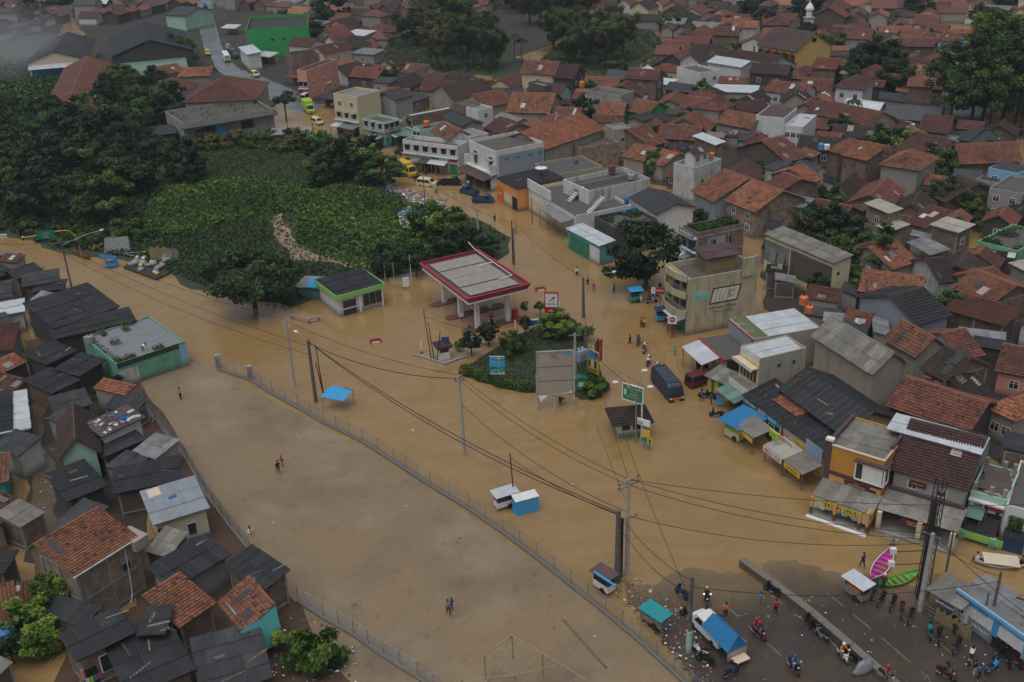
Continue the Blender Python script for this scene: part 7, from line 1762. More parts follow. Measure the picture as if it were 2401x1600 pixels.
# ------------------------------------------------------------------ boats
def boat(bow,stern,wd,out_m,in_m,label,n=5,rim=None,dep=.55,z=.0,cover=False):
    a,b = at(bow),at(stern);d = b-a;L = d.length
    r = empty('rowing_boat',(a.x,a.y,z),math.atan2(d.y,d.x),label,'boat')
    ns,k = 15,7;V = [];Vi = []
    for i in range(ns):
        t = i/(ns-1);w_ = wd*(math.sin(math.pi*min(.985,t*.94+.035))**.75)/2;sh = .42*(2*t-1)**2+.08*(t < .1)
        for j in range(k):
            a_ = math.pi*(j/(k-1));y = -math.cos(a_);zz = -abs(math.sin(a_))**.7
            V.append((t*L,y*w_,sh*.8+dep*.55+zz*dep*.75));Vi.append((t*L*.985+L*.0075,y*w_*.90,sh*.8+dep*.55+.0+zz*dep*.66))
    Q = [(i*k+j,i*k+j+1,(i+1)*k+j+1,(i+1)*k+j) for i in range(ns-1) for j in range(k-1)]
    smooth(MB().add(V,Q).build('hull',M[out_m],r));smooth(MB().add(Vi,[q[::-1] for q in Q]).build('inner_hull',M[in_m],r))
    g = MB()
    for i in range(ns-1):
        for j in (0,k-1): g.slab(V[i*k+j],V[(i+1)*k+j],Vi[(i+1)*k+j],Vi[i*k+j],.05) if j else g.slab(Vi[i*k+j],Vi[(i+1)*k+j],V[(i+1)*k+j],V[i*k+j],.05)
    g.build('gunwale',M[rim or out_m],r)
    for q in range(n):
        t = .17+.68*q/max(1,n-1);w_ = wd*(math.sin(math.pi*(t*.94+.035))**.75)*.44;MB().box(t*L-.11,-w_,dep*.42,t*L+.11,w_,dep*.47).build('thwart',M[in_m],r)
    r['len'] = L;r['dep'] = dep
    return r
boat('2043,1368','2090,1297',1.5,'p_white','p_pink','bright pink wooden boat with a white rim floating at the dry edge',6,'p_white')
boat('2058,1381','2152,1350',1.35,'p_boat','p_boat','leaf green wooden boat drawn up by the bamboo fence',6,'p_boat')
bt = boat('2283,1322','2412,1330',1.3,'p_white','p_brown','white ferry boat loaded with a broad pale board',2,'p_white',.5)
L_ = bt['len'];o_ = MB().box(-1.55,-.85,0,1.55,.85,.06).build('plywood_board',M['board'],None,loc=bt.matrix_world @ Vector((0,0,0)),rot=(0,0,bt.rotation_euler.z-.12));bpy.context.view_layer.update();o_.location = bt.matrix_world @ Vector((L_*.48,0,.62));tag(o_,'broad pale plywood board laid across the white ferry boat','board')
boat('t1300,365','t1445,200',1.3,'p_yellow','p_yellow','yellow canoe pulled up on the weedy bank',3,'p_yellow',.5,.5)
boat('t1010,345','t1235,455',1.2,'p_dred','p_brown','red brown canoe at the foot of the yellow mast',3,'p_dred',.5,.1)
boat('t1740,430','t2035,400',1.6,'p_navy','p_navy','navy blue boat with a white inner rim by the scrap yard',2,'p_white',.9,.1)
boat('t1560,430','t1720,360',1.1,'p_black','p_black','black canoe lying beside the navy boat',2,'p_grey',.5,.3)
boat('t2240,510','t2353,500',1.2,'p_cream','p_cream','cream tub shaped boat on the rubbish raft',1,'p_white',.6,.5)
bs = empty('blue_barrow',at('t1545,545'),.2,'tall blue barrow stall with a slanting lid at the bank','cart');MB().box(-.9,-.6,.2,.9,.6,.9).build('body',M['p_sky'],bs);MB().slab((-1.6,-.8,2.2),(1.0,-.8,1.5),(1.0,.8,1.5),(-1.6,.8,2.2),.1).build('lid',M['p_blue'],bs)
for x,y in ((-.85,-.55),(.85,-.55),(.85,.55),(-.85,.55)): MB().tube((x,y,-.3),(x,y,1.7),.05).build('post',M['p_sky'],bs)
# rubbish raft
rf = empty('scrap_yard',(0,0,0),0,'walled scrap heap of grey sacks and yellow bags at the bend','heap')
P_ = [at(s_) for s_ in ('t1700,570','t2150,735','t2330,655','t2290,500','t1900,440')]
MB().add([(*p.xy,.35) for p in P_]+[(*p.xy,-.5) for p in P_],[(0,1,2,3,4)]+[(i,i+5,(i+1) % 5+5,(i+1) % 5) for i in range(5)]).build('floor',M['earth'],rf)
rr = random.Random(8)
for i in range(30):
    t_,s_ = rr.random(),rr.random();a = P_[0].lerp(P_[1],t_);c = P_[4].lerp(P_[3],t_);q = a.lerp(c,.12+.8*s_);rd = rr.uniform(.35,.8)
    m_ = MB().lathe((0,0,0),[(rd*.5,0),(rd,rd*.35),(rd*.85,rd*.8),(rd*.3,rd*1.05)],8);sk_ = smooth(m_.build('sack',M['p_yellow' if i in (11,12,19) else rr.choice(['p_grey','steel','gy','ta','white' if i % 5 == 0 else 'p_grey'])],rf,loc=(q.x,q.y,.3),rot=(rr.uniform(-.4,.4),rr.uniform(-.4,.4),rr.random()*6)))
sc = empty('bamboo_screen',at('t2130,480'),-.1,'tall woven bamboo screen and tin shelter behind the scrap heap','fence')
for i in range(12): MB().box(i*.3-.6,-.03,-.3,i*.3-.32,.03,2.6+.2*math.sin(i*1.7)).build('slat',M['bamboo'],sc)
sh_ = empty('tin_shelter',at('t1640,330'),.1,'low grey tarpaulin shelter beside the yellow canoe','shelter');MB().add([(-2.2,-1.5,0),(2.2,-1.5,0),(2.2,1.5,0),(-2.2,1.5,0),(-2,0,2.6),(2,0,2.6)],[(0,1,5,4),(2,3,4,5),(1,2,5),(3,0,4)]).build('cover',M['mg'],sh_)
sh_ = empty('tin_shelter',at('t2350,490'),-.1,'bent tin sheets standing at the end of the scrap heap','shelter')
for i in range(3): MB().slab((i*1.0-1.5,.1*i,0),(i*1.0-.55,.1*i+.1,0),(i*1.0-.5,.4,2.2),(i*1.0-1.4,.5,2.4),.04).build('sheet',M['mg'],sh_)
# ------------------------------------------------------------------ motorbikes, cars, carts
def copy_tree(o,**kw):
    r = o.copy();col.objects.link(r)
    for ch in list(o.children):
        c = ch.copy();col.objects.link(c);c.parent = r
        for g in ch.children:
            d = g.copy();col.objects.link(d);d.parent = c
    return r
def wheel(root,x,y,r,wd=.1,rim='steel'):
    w_ = smooth(MB().lathe((0,0,-wd/2),[(r*.72,0),(r*.97,.01),(r,wd*.3),(r,wd*.7),(r*.97,wd-.01),(r*.72,wd)],16).build('wheel',M['rubber'],root,loc=(x,y,r),rot=(math.pi/2,0,0)))
    MB().lathe((0,0,-wd*.4),[(r*.7,0),(r*.3,.02),(r*.25,wd*.8-.02),(r*.7,wd*.8)],12).build('rim',M[rim],w_)
BIKES = {}
def make_bike(c1):
    if c1 in BIKES: return copy_tree(BIKES[c1])
    r = empty('motorbike')
    wheel(r,.0,0,.29);wheel(r,1.24,0,.29)
    MB().prism([(.0,.42),(.25,.52),(.62,.36),(.95,.40),(1.05,.62),(1.12,.95),(1.02,.98),(.85,.55),(.62,.56),(.30,.74),(-.18,.72),(-.22,.58)],-.13,.13).build('body',M[c1],r)
    MB().prism([(.98,.55),(1.2,.62),(1.16,1.0),(1.04,1.02)],-.2,.2).build('front_shield',M[c1],r);MB().prism([(1.02,.55),(1.3,.5),(1.46,.40),(1.26,.64)],-.07,.07).build('mudguard',M[c1],r)
    MB().prism([(-.2,.73),(.58,.62),(.62,.72),(.35,.80),(-.15,.84),(-.25,.80)],-.14,.14).build('seat',M['p_black'],r)
    MB().tube((1.04,-.33,1.04),(1.04,.33,1.04),.025,n=5).box(.98,-.12,.98,1.14,.12,1.12).build('handlebar',M['p_black'],r)
    for s_ in (-1,1):
        m_ = MB().lathe((0,0,0),[(.09,0),(.09,.03)],8).build('mirror',M['chrome'],r,loc=(1.0,s_*.30,1.28),rot=(0,.5,0));MB().tube((0,0,0),(.04,-s_*.02,-.24),.012,n=4).build('stalk',M['p_black'],m_)
    MB().box(1.17,-.09,.8,1.22,.09,.92).build('headlight',M['white'],r);MB().box(-.28,-.08,.62,-.23,.08,.7).build('tail_light',M['p_red'],r)
    MB().tube((.2,-.14,.3),(-.25,-.15,.4),.05,n=6).box(.45,-.11,.18,.8,.11,.38).tube((1.24,-.08,.3),(1.08,-.08,.9),.03,n=5).tube((1.24,.08,.3),(1.08,.08,.9),.03,n=5).build('engine',M['p_grey'],r)
    BIKES[c1] = r;return r
def bike(p,ang,c1,label,z=0.0,group='motorbikes parked on the dry road'):
    r = make_bike(c1);pos = at(p) if not isinstance(p,Vector) else p
    z = max(z,shore(pos.x,pos.y) if pos.y < 95 and pos.x > 8 else 0.0)
    r.location = (pos.x,pos.y,z);r.rotation_euler = (R(rnd.uniform(4,9)),0,R(ang));tag(r,label,'motorbike',group);return r

def car(a,kind,paint_m,label,L,cat='car',turn=0.0,z=-.12):
    """a: two bearings, rear and front; profile per kind"""
    p,q = at(a[0]),at(a[1]);rz = math.atan2(q.y-p.y,q.x-p.x);c = p.lerp(q,.5)
    r = empty({'truck': 'box_truck','pickup': 'pickup_truck','bus': 'minibus','van': 'van'}[kind],c-Vector((math.cos(rz),math.sin(rz),0))*L/2+Vector((0,0,z)),rz,label,cat)
    S = L/4.0
    if kind == 'van': prof,H_,wd = [(0,.3),(.02,.9),(.12,1.65),(.25,1.82),(2.9,1.82),(3.45,1.15),(3.95,.95),(4.0,.35)],1.82,1.6
    elif kind == 'bus': prof,H_,wd = [(0,.3),(0,1.3),(.08,2.0),(.2,2.15),(3.4,2.15),(3.7,1.9),(3.95,1.1),(4.0,.35)],2.15,2.0
    elif kind == 'pickup': prof,H_,wd = [(0,.45),(0,.9),(2.25,.9),(2.3,1.6),(2.45,1.75),(3.1,1.75),(3.55,1.1),(3.95,.9),(4.0,.35)],1.75,1.6
    else: prof,H_,wd = [(2.75,.35),(2.75,2.0),(2.85,2.15),(3.6,2.15),(3.85,1.2),(4.0,1.0),(4.0,.35)],2.15,1.9
    zs = 1.0 if kind in ('van','pickup') else 1.12
    pr = [(x*S,zz*zs) for x,zz in prof];h_ = wd/2
    m_ = MB();n = len(pr);V = []
    for y,k in ((-h_,.0),(-h_*.99,1.0),(h_*.99,1.0),(h_,.0)):
        pass
    for y,ins in ((-h_,1),(-h_+.16,0),(h_-.16,0),(h_,1)):
        for x,zz in pr:
            t = max(0,(zz-.95*zs)/(H_*zs-.95*zs));yy = y*(1-.09*t)
            V.append((x+(.03 if x < L/2 else -.03)*ins,yy,zz-(.07 if ins and zz > 1.4 else 0)))
    F = [tuple(range(n)),tuple(range(4*n-1,3*n-1,-1))]+[(k*n+i,(k+1)*n+i,(k+1)*n+(i+1) % n,k*n+(i+1) % n) for k in range(3) for i in range(n)]
    m_.add(V,F);m_.build('body',M[paint_m],r)
    ov = lambda zz: h_*(1-.09*max(0,(zz-.95*zs)/(H_*zs-.95*zs)))+.012
    def side(x0,x1,z0,z1,slant=0.0):
        for sg in (-1,1):
            v = [(x0,sg*ov(z0),z0),(x1,sg*ov(z0),z0),(x1-slant,sg*ov(z1),z1),(x0,sg*ov(z1),z1)]
            MB().add(v,[(0,1,2,3) if sg < 0 else (3,2,1,0)]).build('side_window',M['glassdark'],r)
    z0,z1 = 1.05*zs,(H_-.22)*zs
    if kind == 'van':
        for x0,x1,s_ in ((.2,1.05,0),(1.15,2.0,0),(2.1,3.15,.45)): side(x0*S,x1*S,z0,z1,s_*S)
        ws = ((2.93,1.78),(3.43,1.18));rw = ((.0,.95),(.1,1.6))
    elif kind == 'bus':
        for i in range(4): side((.2+i*.78)*S,(.9+i*.78)*S,1.25*zs,1.85*zs)
        ws = ((3.7,1.9),(3.95,1.12));rw = ((0,1.2),(.07,1.9))
    elif kind == 'pickup':
        side(2.5*S,3.3*S,1.05,1.55,.3*S);ws = ((3.12,1.72),(3.53,1.12));rw = ((2.26,1.05),(2.29,1.55))
    else:
        side(3.0*S,3.75*S,1.3*zs,1.9*zs,.1);ws = ((3.62,2.1),(3.84,1.25));rw = None
    (xa,za),(xb,zb) = ws;za *= zs;zb *= zs
    MB().add([(xb*S+.03,-h_+.14,zb),(xb*S+.03,h_-.14,zb),(xa*S+.03,h_-.24,za-.02),(xa*S+.03,-h_+.24,za-.02)],[(0,1,2,3)]).build('windscreen',M['glassdark'],r)
    if rw: (xa,za),(xb,zb) = rw;MB().add([(xa*S-.03,-h_+.2,za*zs),(xb*S-.03,-h_+.25,zb*zs),(xb*S-.03,h_-.25,zb*zs),(xa*S-.03,h_-.2,za*zs)],[(0,1,2,3)]).build('rear_window',M['glassdark'],r)
    for y in (-h_+.1,h_-.3): MB().box(L-.02,y,.62,L+.03,y+.2,.82).build('headlight',M['white'],r);MB().box(-.03,y,.75,.02,y+.2,.95).build('tail_light',M['p_red'],r)
    MB().box(L-.05,-h_+.05,.3,L+.08,h_-.05,.5).build('bumper',M['p_black'],r)
    rad = .3 if kind in ('van','pickup') else .4
    for x in (.8*S,3.25*S):
        for y in (-h_+.08,h_-.08): wheel(r,x,y,rad,.2)
    if kind == 'pickup':
        m_ = MB();m_.box(.02,-h_,.9,2.2*S,-h_+.06,1.2).box(.02,h_-.06,.9,2.2*S,h_,1.2).box(.02,-h_+.06,.9,.08,h_-.06,1.2);m_.build('load_bed',M[paint_m],r)
    r['wd'] = wd;return r
v = car(('1545,893','1583,938'),'bus','p_navy','dark blue minibus with a roof rack pushing a bow wave through the flood',6.2,'minibus',z=-.25)
rk = MB()
for y in (-.75,-.37,0,.37,.75): rk.tube((1.2,y,2.55),(5.0,y,2.55),.03,n=4)
for i in range(6): rk.tube((1.2+i*.76,-.8,2.5),(1.2+i*.76,.8,2.5),.03,n=4)
rk.build('roof_rack',M['p_grey'],v);MB().box(6.2,-.7,.55,6.24,.7,.8).build('number_band',M['p_orange'],v);MB().box(6.21,-.3,.3,6.3,.3,.48).build('number_plate',M['p_yellow'],v)
wk = MB()
for sg in (-1,1):
    for i in range(9): wk.slab((5.2-i*1.0,sg*(1.15+i*.28),.02),(4.3-i*1.0,sg*(1.38+i*.28),.02),(4.3-i*1.0,sg*(1.5+i*.3),.05),(5.2-i*1.0,sg*(1.25+i*.3),.05),.02) if sg > 0 else wk.slab((5.2-i*1.0,sg*(1.25+i*.3),.05),(4.3-i*1.0,sg*(1.5+i*.3),.05),(4.3-i*1.0,sg*(1.38+i*.28),.02),(5.2-i*1.0,sg*(1.15+i*.28),.02),.02)
o_ = wk.build('foam',M['mudflat'],None,loc=v.location+Vector((0,0,.25)),rot=v.rotation_euler);o_['kind'] = 'stuff'
v = car(('1622,906','1664,893'),'van','p_maroon','dark maroon van parked at the kerb by the yellow framed kiosk',4.1,'van',z=-.05)
car(('b545,1275','b640,1285'),'van','p_cream','cream public van wading past the black pickup',4.0,'van',z=-.25)
car(('b715,1275','b800,1275'),'pickup','p_black','black pickup at the kerb by the cream van',4.2,'pickup')
car(('b930,1350','b840,1325'),'pickup','p_dblue','blue pickup with an empty bed, farther up the kerb',4.2,'pickup',z=-.2)
car(('b935,1395','b1025,1395'),'pickup','p_dblue','dark blue pickup nose out by the black roofed workshop',4.2,'pickup',z=-.2)
v = car(('b425,1190','b480,1215'),'truck','p_yellow','yellow box truck passing behind the roadside tree',5.8,'truck',z=-.25);MB().box(.0,-1.0,.7,4.0,1.0,2.9).build('cargo_box',M['p_yellow'],v)
v = car(('a2100,740','a2160,800'),'truck','p_lime','lime green box truck on the flooded bend',6.5,'truck',z=-.2);MB().box(.0,-1.1,.7,4.4,1.1,3.1).build('cargo_box',M['p_lime'],v)
v = car(('b185,960','b230,1040'),'truck','p_lime','green and yellow lorry half hidden behind the lot trees',6.8,'truck',z=-.2);MB().box(.0,-1.1,.7,4.6,1.1,1.7).build('load_bed',M['p_green'],v)
car(('a2160,845','a2215,865'),'van','p_cream','cream public van behind the lime green truck',4.0,'van',z=-.2);car(('a1745,530','a1780,545'),'van','p_cream','cream van parked by the salmon pink block',4.0,'van',z=.3)
v = car(('a1545,395','a1580,450'),'bus','p_white','white bus with a green front on the wet road',9,'bus',z=.3);MB().box(9.0,-.9,.5,9.06,.9,1.2).build('green_front',M['p_lime'],v)
for i_,(p_,q_,m_,lb) in enumerate([('a1570,340','a1585,360','p_grey','grey car at the kerb by the bus'),('a1595,362','a1612,380','p_navy','dark car at the kerb behind the bus'),('a1430,380','a1440,395','p_yellow','yellow van at the verge of the wet road'),('a1408,45','a1425,70','p_dblue','blue van far up the wet road'),('a1615,400','a1632,410','p_black','black car beside the white sheet roofs')]): car((p_,q_),'van',m_,lb,4.2,'car',z=.3)
v = car(('1684,1512','1643,1472'),'van','p_white','white small van carrying a blue tarpaulin tent on its bed',4.3,'van',z=.25)
MB().add([(-1.6,-1.1,1.3),(2.0,-1.1,1.5),(2.0,1.1,1.5),(-1.6,1.1,1.3),(-1.5,0,2.6),(1.9,0,2.5)],[(0,1,5,4),(2,3,4,5),(1,2,5),(3,0,4)]).build('tarpaulin',M['p_tarp'],v);MB().box(-1.5,-1.05,.2,1.6,-1.0,1.4).box(-1.55,-1.0,.2,-1.5,1.0,1.3).build('side_cloth',M['ro'],v);MB().box(-2.4,-.7,.5,-1.6,.7,.6).build('table',M['board'],v)
BL = [('i650,985',130,'p_black','large black scooter standing alone at the median wall'),('i1300,1010',60,'p_dblue','blue and black motorbike next to the food cart'),('i1340,1055',50,'p_black','black motorbike second from the food cart'),('i1425,1085',55,'p_black','black motorbike third from the food cart'),
      ('i1500,1140',70,'p_dred','black and red motorbike fourth from the food cart'),('i1548,1180',60,'p_black','black motorbike fifth from the food cart'),('i1700,1290',75,'p_teal','teal motorbike in the cluster before the stall'),('i1758,1325',70,'p_black','black motorbike in the cluster before the stall'),
      ('i1865,1245',80,'p_black','motorbike alone near the bamboo slats'),('i1860,1385',50,'p_black','black and silver scooter in open road before the kiosk shop'),('i1965,1460',60,'p_white','white scooter before the kiosk shop'),('i2140,1420',40,'p_black','black motorbike under the kiosk shop signs'),('i2245,1490',80,'p_black','black motorbike at the kiosk shop corner'),
      ('i2090,1520',30,'p_sky','pale blue scooter by the blue helmet'),('i2320,1500',100,'p_dred','red and black motorbike at the picture edge'),('i905,1225',110,'p_black','first black scooter in the row of three by the median'),('i940,1270',115,'p_black','second black scooter in the row of three by the median'),('i990,1310',120,'p_grey','third scooter with pale front in the row of three by the median'),
      ('i1190,1460',115,'p_black','scooter next to the grey covered scooter'),('i90,1150',150,'p_black','scooter lying near the pole base'),('i255,1175',150,'p_black','scooter behind the tented van'),('i165,1410',140,'p_white','white and black trail bike on the muddy verge'),('i200,1475',145,'p_black','black bike on the muddy verge'),('i20,1010',120,'p_dblue','scooter by the verge rubbish'),('i2420,1470',70,'p_black','black bike beside the kiosk fence'),('i290,1560',30,'p_dblue','bike by the fence corner')]
for p_,a_,m_,lb in BL: bike(p_,a_,m_,lb)
for p_,a_,m_,lb in [('f190,1180',160,'p_black','black motorbike by the blue banner'),('f225,1190',150,'p_navy','motorbike beside the man at the blue banner'),('f105,945',20,'p_grey','motorbike above the maroon van'),('f105,985',15,'p_black','dark motorbike just behind the maroon van'),('f270,1315',160,'p_black','motorbike at the blue tarpaulin cart'),
                       ('m110,1050',10,'p_grey','silver motorbike under the red shop sign'),('m140,960',15,'p_sky','blue motorbike under the corner block'),('m250,955',20,'p_sky','second blue motorbike under the corner block'),('m300,900',100,'p_black','black motorbike in the shade of the corner block'),('b660,1190',40,'p_dblue','motorbike by the white awning of the shop row'),('b860,1290',70,'p_white','white motorbike before the big white shop'),('b885,1300',75,'p_black','dark motorbike before the big white shop'),('b325,970',10,'p_black','motorbike at the mint shop awning')]: bike(p_,a_,m_,lb,group='motorbikes along the flooded shops')
for i_ in range(14): bike((800+(395+(i_ % 7)*14)/2.941,(1020+(i_//7)*34+(i_ % 3)*10)/2.941),60+i_*11,['p_black','p_navy','p_dred','p_grey'][i_ % 4],['first','second','third','fourth','fifth','sixth','seventh'][i_ % 7]+(' parked motorbike in the kerb row by the mint shop' if i_ < 7 else ' parked motorbike in the outer row by the mint shop'),group='motorbikes packed by the mint shop')
cv = smooth(MB().lathe((0,0,0),[(.55,0),(.62,.4),(.45,.8),(.25,1.1),(.05,1.2)],10).build('covered_motorbike',M['p_grey'],None,loc=(*at('i1245,1510').xy,.3),rot=(0,0,R(25)),scale=(1.9,.75,1)));[setattr(v_,'co',v_.co+Vector((rnd.uniform(-.1,.1),rnd.uniform(-.12,.12),rnd.uniform(-.08,.1) if v_.co.z > .1 else 0))) for v_ in cv.data.vertices];tag(cv,'motorbike under a pale grey cover by the median wall','motorbike')
# hand carts and stalls
def cart(p,rz,body,roof_m,label,w_=1.9,z=0.0,roofh=1.9,name='food_cart'):
    pos = at(p);z = max(z,shore(pos.x,pos.y) if pos.y < 95 and pos.x > 8 else 0.0);r = empty(name,(pos.x,pos.y,z),rz,label,'cart')
    h_ = w_/2
    MB().box(-h_,-.5,.35,h_,.5,1.0).build('body',M[body],r);MB().box(-h_+.05,-.45,1.0,h_-.05,.45,1.5).build('display',M['pane'],r);MB().slab((-h_-.25,-.8,roofh),(h_+.25,-.8,roofh),(h_+.25,.8,roofh+.12),(-h_-.25,.8,roofh+.12),.07).build('roof',M[roof_m],r)
    for x in (-h_+.05,h_-.05):
        for y in (-.45,.45): MB().tube((x,y,-.2),(x,y,roofh),.04,n=5).build('post',M['wood'],r)
    wheel(r,h_*.3,-.55,.33,.07);wheel(r,h_*.3,.55,.33,.07);return r
c_ = cart('i1195,990',R(-60),'p_grey','mw','grey food cart with yellow lettering and a tin roof at the water edge',2.1)
MB().box(-.8,-.53,1.05,.8,-.451,1.4).build('lettering_band',M['p_orange'],c_);lettering(c_,'BAKSO',.3,'p_yellow',(0,-.56,1.22))
cart('h1810,935',R(-50),'white','mr','white hand cart with a blue and red canopy edge beside the mesh fence',1.9,.05,2.0);o_ = MB().box(-.1,-1.4,0,.1,1.4,.12).build('rolled_awning',M['p_sky'],None,loc=at('h1815,860',2.3),rot=(0,0,R(40)));tag(o_,'rolled blue and red awning pole on the white hand cart','awning')
cart('h2160,1180',R(-50),'steel','p_teal','tin cart with a blue lid on the rubbish strewn verge',2.2,.1,1.5)
cart('h1130,360',R(25),'p_white','mw','white stall cart with a tin roof standing in the flood by the fence',2.2,-.2);c_ = empty('tarpaulin_cart',at('h1270,385'),R(20),'cart wrapped in a sky blue tarpaulin beside the white stall cart','cart');MB().box(-1.25,-.6,-.3,1.25,.6,1.75).build('tarpaulin',M['p_sky'],c_);MB().slab((-1.3,-.65,1.78),(1.3,-.65,1.82),(1.3,.65,1.9),(-1.3,.65,1.86),.05).build('lid',M['p_white'],c_)
c_ = empty('tarpaulin_stall',at('795,955'),R(-10),'crooked pole stall roofed with a torn sky blue sheet by the mesh fence','stall');MB().slab((-1.9,-1.0,1.9),(1.2,-1.2,1.6),(1.6,1.2,2.0),(-1.2,1.3,2.3),.04).build('sheet',M['p_sky'],c_)
for a_,b_ in (((-1.8,-.9,-.3),(-1.8,-.9,2.0)),((1.2,-1.1,-.3),(1.2,-1.1,1.7)),((1.6,1.1,-.3),(1.6,1.1,2.1)),((-1.2,1.2,-.3),(-1.2,1.2,2.3)),((.4,1.2,2.2),(3.0,.6,1.9))): MB().tube(a_,b_,.05,n=5).build('bamboo_pole',M['bamboo'],c_)
c_ = empty('blue_tarp_cart',at('o720,1330'),R(-55),'cream food cart under a big blue tarpaulin by the black sheeted shophouse','cart');MB().box(-1.1,-.6,.2,1.1,.6,1.1).build('body',M['p_cream'],c_);MB().box(-1.1,-.6,1.1,1.1,.6,1.6).build('display',M['p_kiosk'],c_);MB().add([(-1.6,-1.4,2.3),(1.8,-1.3,2.2),(2.6,2.6,2.8),(-1.2,2.4,3.0),(.3,.4,2.5)],[(0,1,4),(1,2,4),(2,3,4),(3,0,4)]).build('tarpaulin',M['p_tarp'],c_);wheel(c_,.5,-.7,.35,.08);wheel(c_,.5,.7,.35,.08)
for x,y in ((-1,-.5),(1,-.5),(1,.5),(-1,.5)): MB().tube((x,y,0),(x,y,2.3),.04,n=4).build('post',M['wood'],c_)
c_ = cart('1490,708',R(10),'p_teal','p_sky','small cart with a sky blue peaked roof under the road tree',1.6,0,2.0);cart('m330,1290',R(5),'p_sky','p_dblue','blue display cart with orange panels under the corner block',2.2,0,1.9)
yk = empty('phone_kiosk',at('o560,740'),R(-52),'yellow framed green kiosk with a striped tin top beside the maroon van','kiosk')
for x in (-1.5,-.4,1.2): MB().box(x-.3,-.9,-.3,x+.3,-.8,2.3).build('yellow_panel',M['p_yellow'],yk)
MB().box(-1.8,-.8,-.3,1.6,1.0,2.3).build('wall',M['p_green'],yk);slope(yk,(-2.1,-1.3,2.35),(1,0,0),(0,2.8,.5),4.2,2.84,'mo',1,4)
# ------------------------------------------------------------------ people
def skin_mesh(joints,edges,rad):
    me = bpy.data.meshes.new('body');me.from_pydata(joints,edges,[])
    o = bpy.data.objects.new('body',me);col.objects.link(o)
    sk_ = o.modifiers.new('Skin','SKIN');sk_.use_smooth_shade = True
    for v_,r_ in zip(me.skin_vertices[0].data,rad): v_.radius = (r_,r_)
    me.skin_vertices[0].data[0].use_root = True
    ss = o.modifiers.new('S','SUBSURF');ss.levels = 1
    bpy.context.view_layer.update();m_ = bpy.data.meshes.new_from_object(o.evaluated_get(bpy.context.evaluated_depsgraph_get()))
    bpy.data.objects.remove(o);return m_
POSE = {}
def pose(kind):
    if kind in POSE: return POSE[kind]
    hipz,lk,rk,lf,rf_,le,re_,lh,rh,lean = .92,(.1,-.02,.5),(-.1,-.02,.5),(.11,.02,.05),(-.11,.02,.05),(.26,0,1.12),(-.26,0,1.12),(.28,-.06,.88),(-.28,-.06,.88),0
    if kind == 'walk': lk,rk,lf,rf_,lh,rh,le,re_ = (.1,-.2,.52),(-.1,.05,.48),(.1,-.22,.07),(-.1,.32,.12),(.25,.22,.92),(-.25,-.24,.92),(.25,.12,1.12),(-.25,-.08,1.12)
    if kind == 'carry': lh,rh,le,re_ = (.14,-.34,1.15),(-.14,-.34,1.15),(.27,-.1,1.08),(-.27,-.1,1.08)
    if kind == 'ride': hipz = .84;lk,rk,lf,rf_,lh,rh,le,re_,lean = (.2,-.42,.72),(-.2,-.42,.72),(.16,-.25,.3),(-.16,-.25,.3),(.3,-.62,1.08),(-.3,-.62,1.08),(.32,-.3,1.1),(-.32,-.3,1.1),-.12
    if kind == 'sit': hipz = .34;lk,rk,lf,rf_,lh,rh,le,re_,lean = (.18,-.38,.55),(-.18,-.38,.55),(.16,-.5,.1),(-.16,-.5,.1),(.2,-.42,.62),(-.2,-.42,.62),(.28,-.15,.62),(-.28,-.15,.62),-.1
    if kind == 'bend': hipz = .85;lean = -.55;lk,rk,lh,rh,le,re_ = (.14,-.1,.46),(-.14,-.1,.46),(.2,-.75,.7),(-.2,-.75,.7),(.25,-.5,.92),(-.25,-.5,.92)
    dz = hipz-.92;up = lambda z: z+dz if kind in ('ride','sit') else z
    L_ = lambda h: lean*h/.5
    dr = .22 if kind == 'bend' else 0
    J = [(0,0,hipz),(0,L_(.25)*.9,hipz+.24),(0,L_(.5),hipz+.46-dr),(0,L_(.56)-.0,hipz+.56-dr),(0,L_(.6)-.02,hipz+.66-dr),(0,L_(.64)-.02,hipz+.79-dr),
         (.2,L_(.48),hipz+.45-dr),le,lh,(lh[0]*1.0,lh[1]-.07,lh[2]-.06),(-.2,L_(.48),hipz+.45-dr),re_,rh,(rh[0],rh[1]-.07,rh[2]-.06),
         (.1,0,hipz-.05),lk,lf,(lf[0],lf[1]-.16,lf[2]-.02),(-.1,0,hipz-.05),rk,rf_,(rf_[0],rf_[1]-.16,rf_[2]-.02)]
    E_ = [(0,1),(1,2),(2,3),(3,4),(4,5),(2,6),(6,7),(7,8),(8,9),(2,10),(10,11),(11,12),(12,13),(0,14),(14,15),(15,16),(16,17),(0,18),(18,19),(19,20),(20,21)]
    r_ = [.14,.13,.14,.06,.095,.085,.075,.05,.036,.03,.075,.05,.036,.03,.105,.07,.05,.04,.105,.07,.05,.04]
    me = skin_mesh(J,E_,r_);zone = {0: 2,1: 1,2: 1,3: 0,4: 0,5: 0,6: 1,7: 1,8: 0,9: 0,10: 1,11: 1,12: 0,13: 0,14: 2,15: 2,16: 0,17: 0,18: 2,19: 2,20: 0,21: 0}
    pts = np.array(J);mi = []
    for f_ in me.polygons:
        c = np.array(f_.center);mi.append(zone[int(((pts-c)**2).sum(1).argmin())])
    me.materials.clear()
    for _ in range(3): me.materials.append(M['p_skin'])
    me.polygons.foreach_set('material_index',mi);me.polygons.foreach_set('use_smooth',[True]*len(mi))
    POSE[kind] = (me,Vector(J[5]),Vector(J[4]));return POSE[kind]
SHIRT = {}
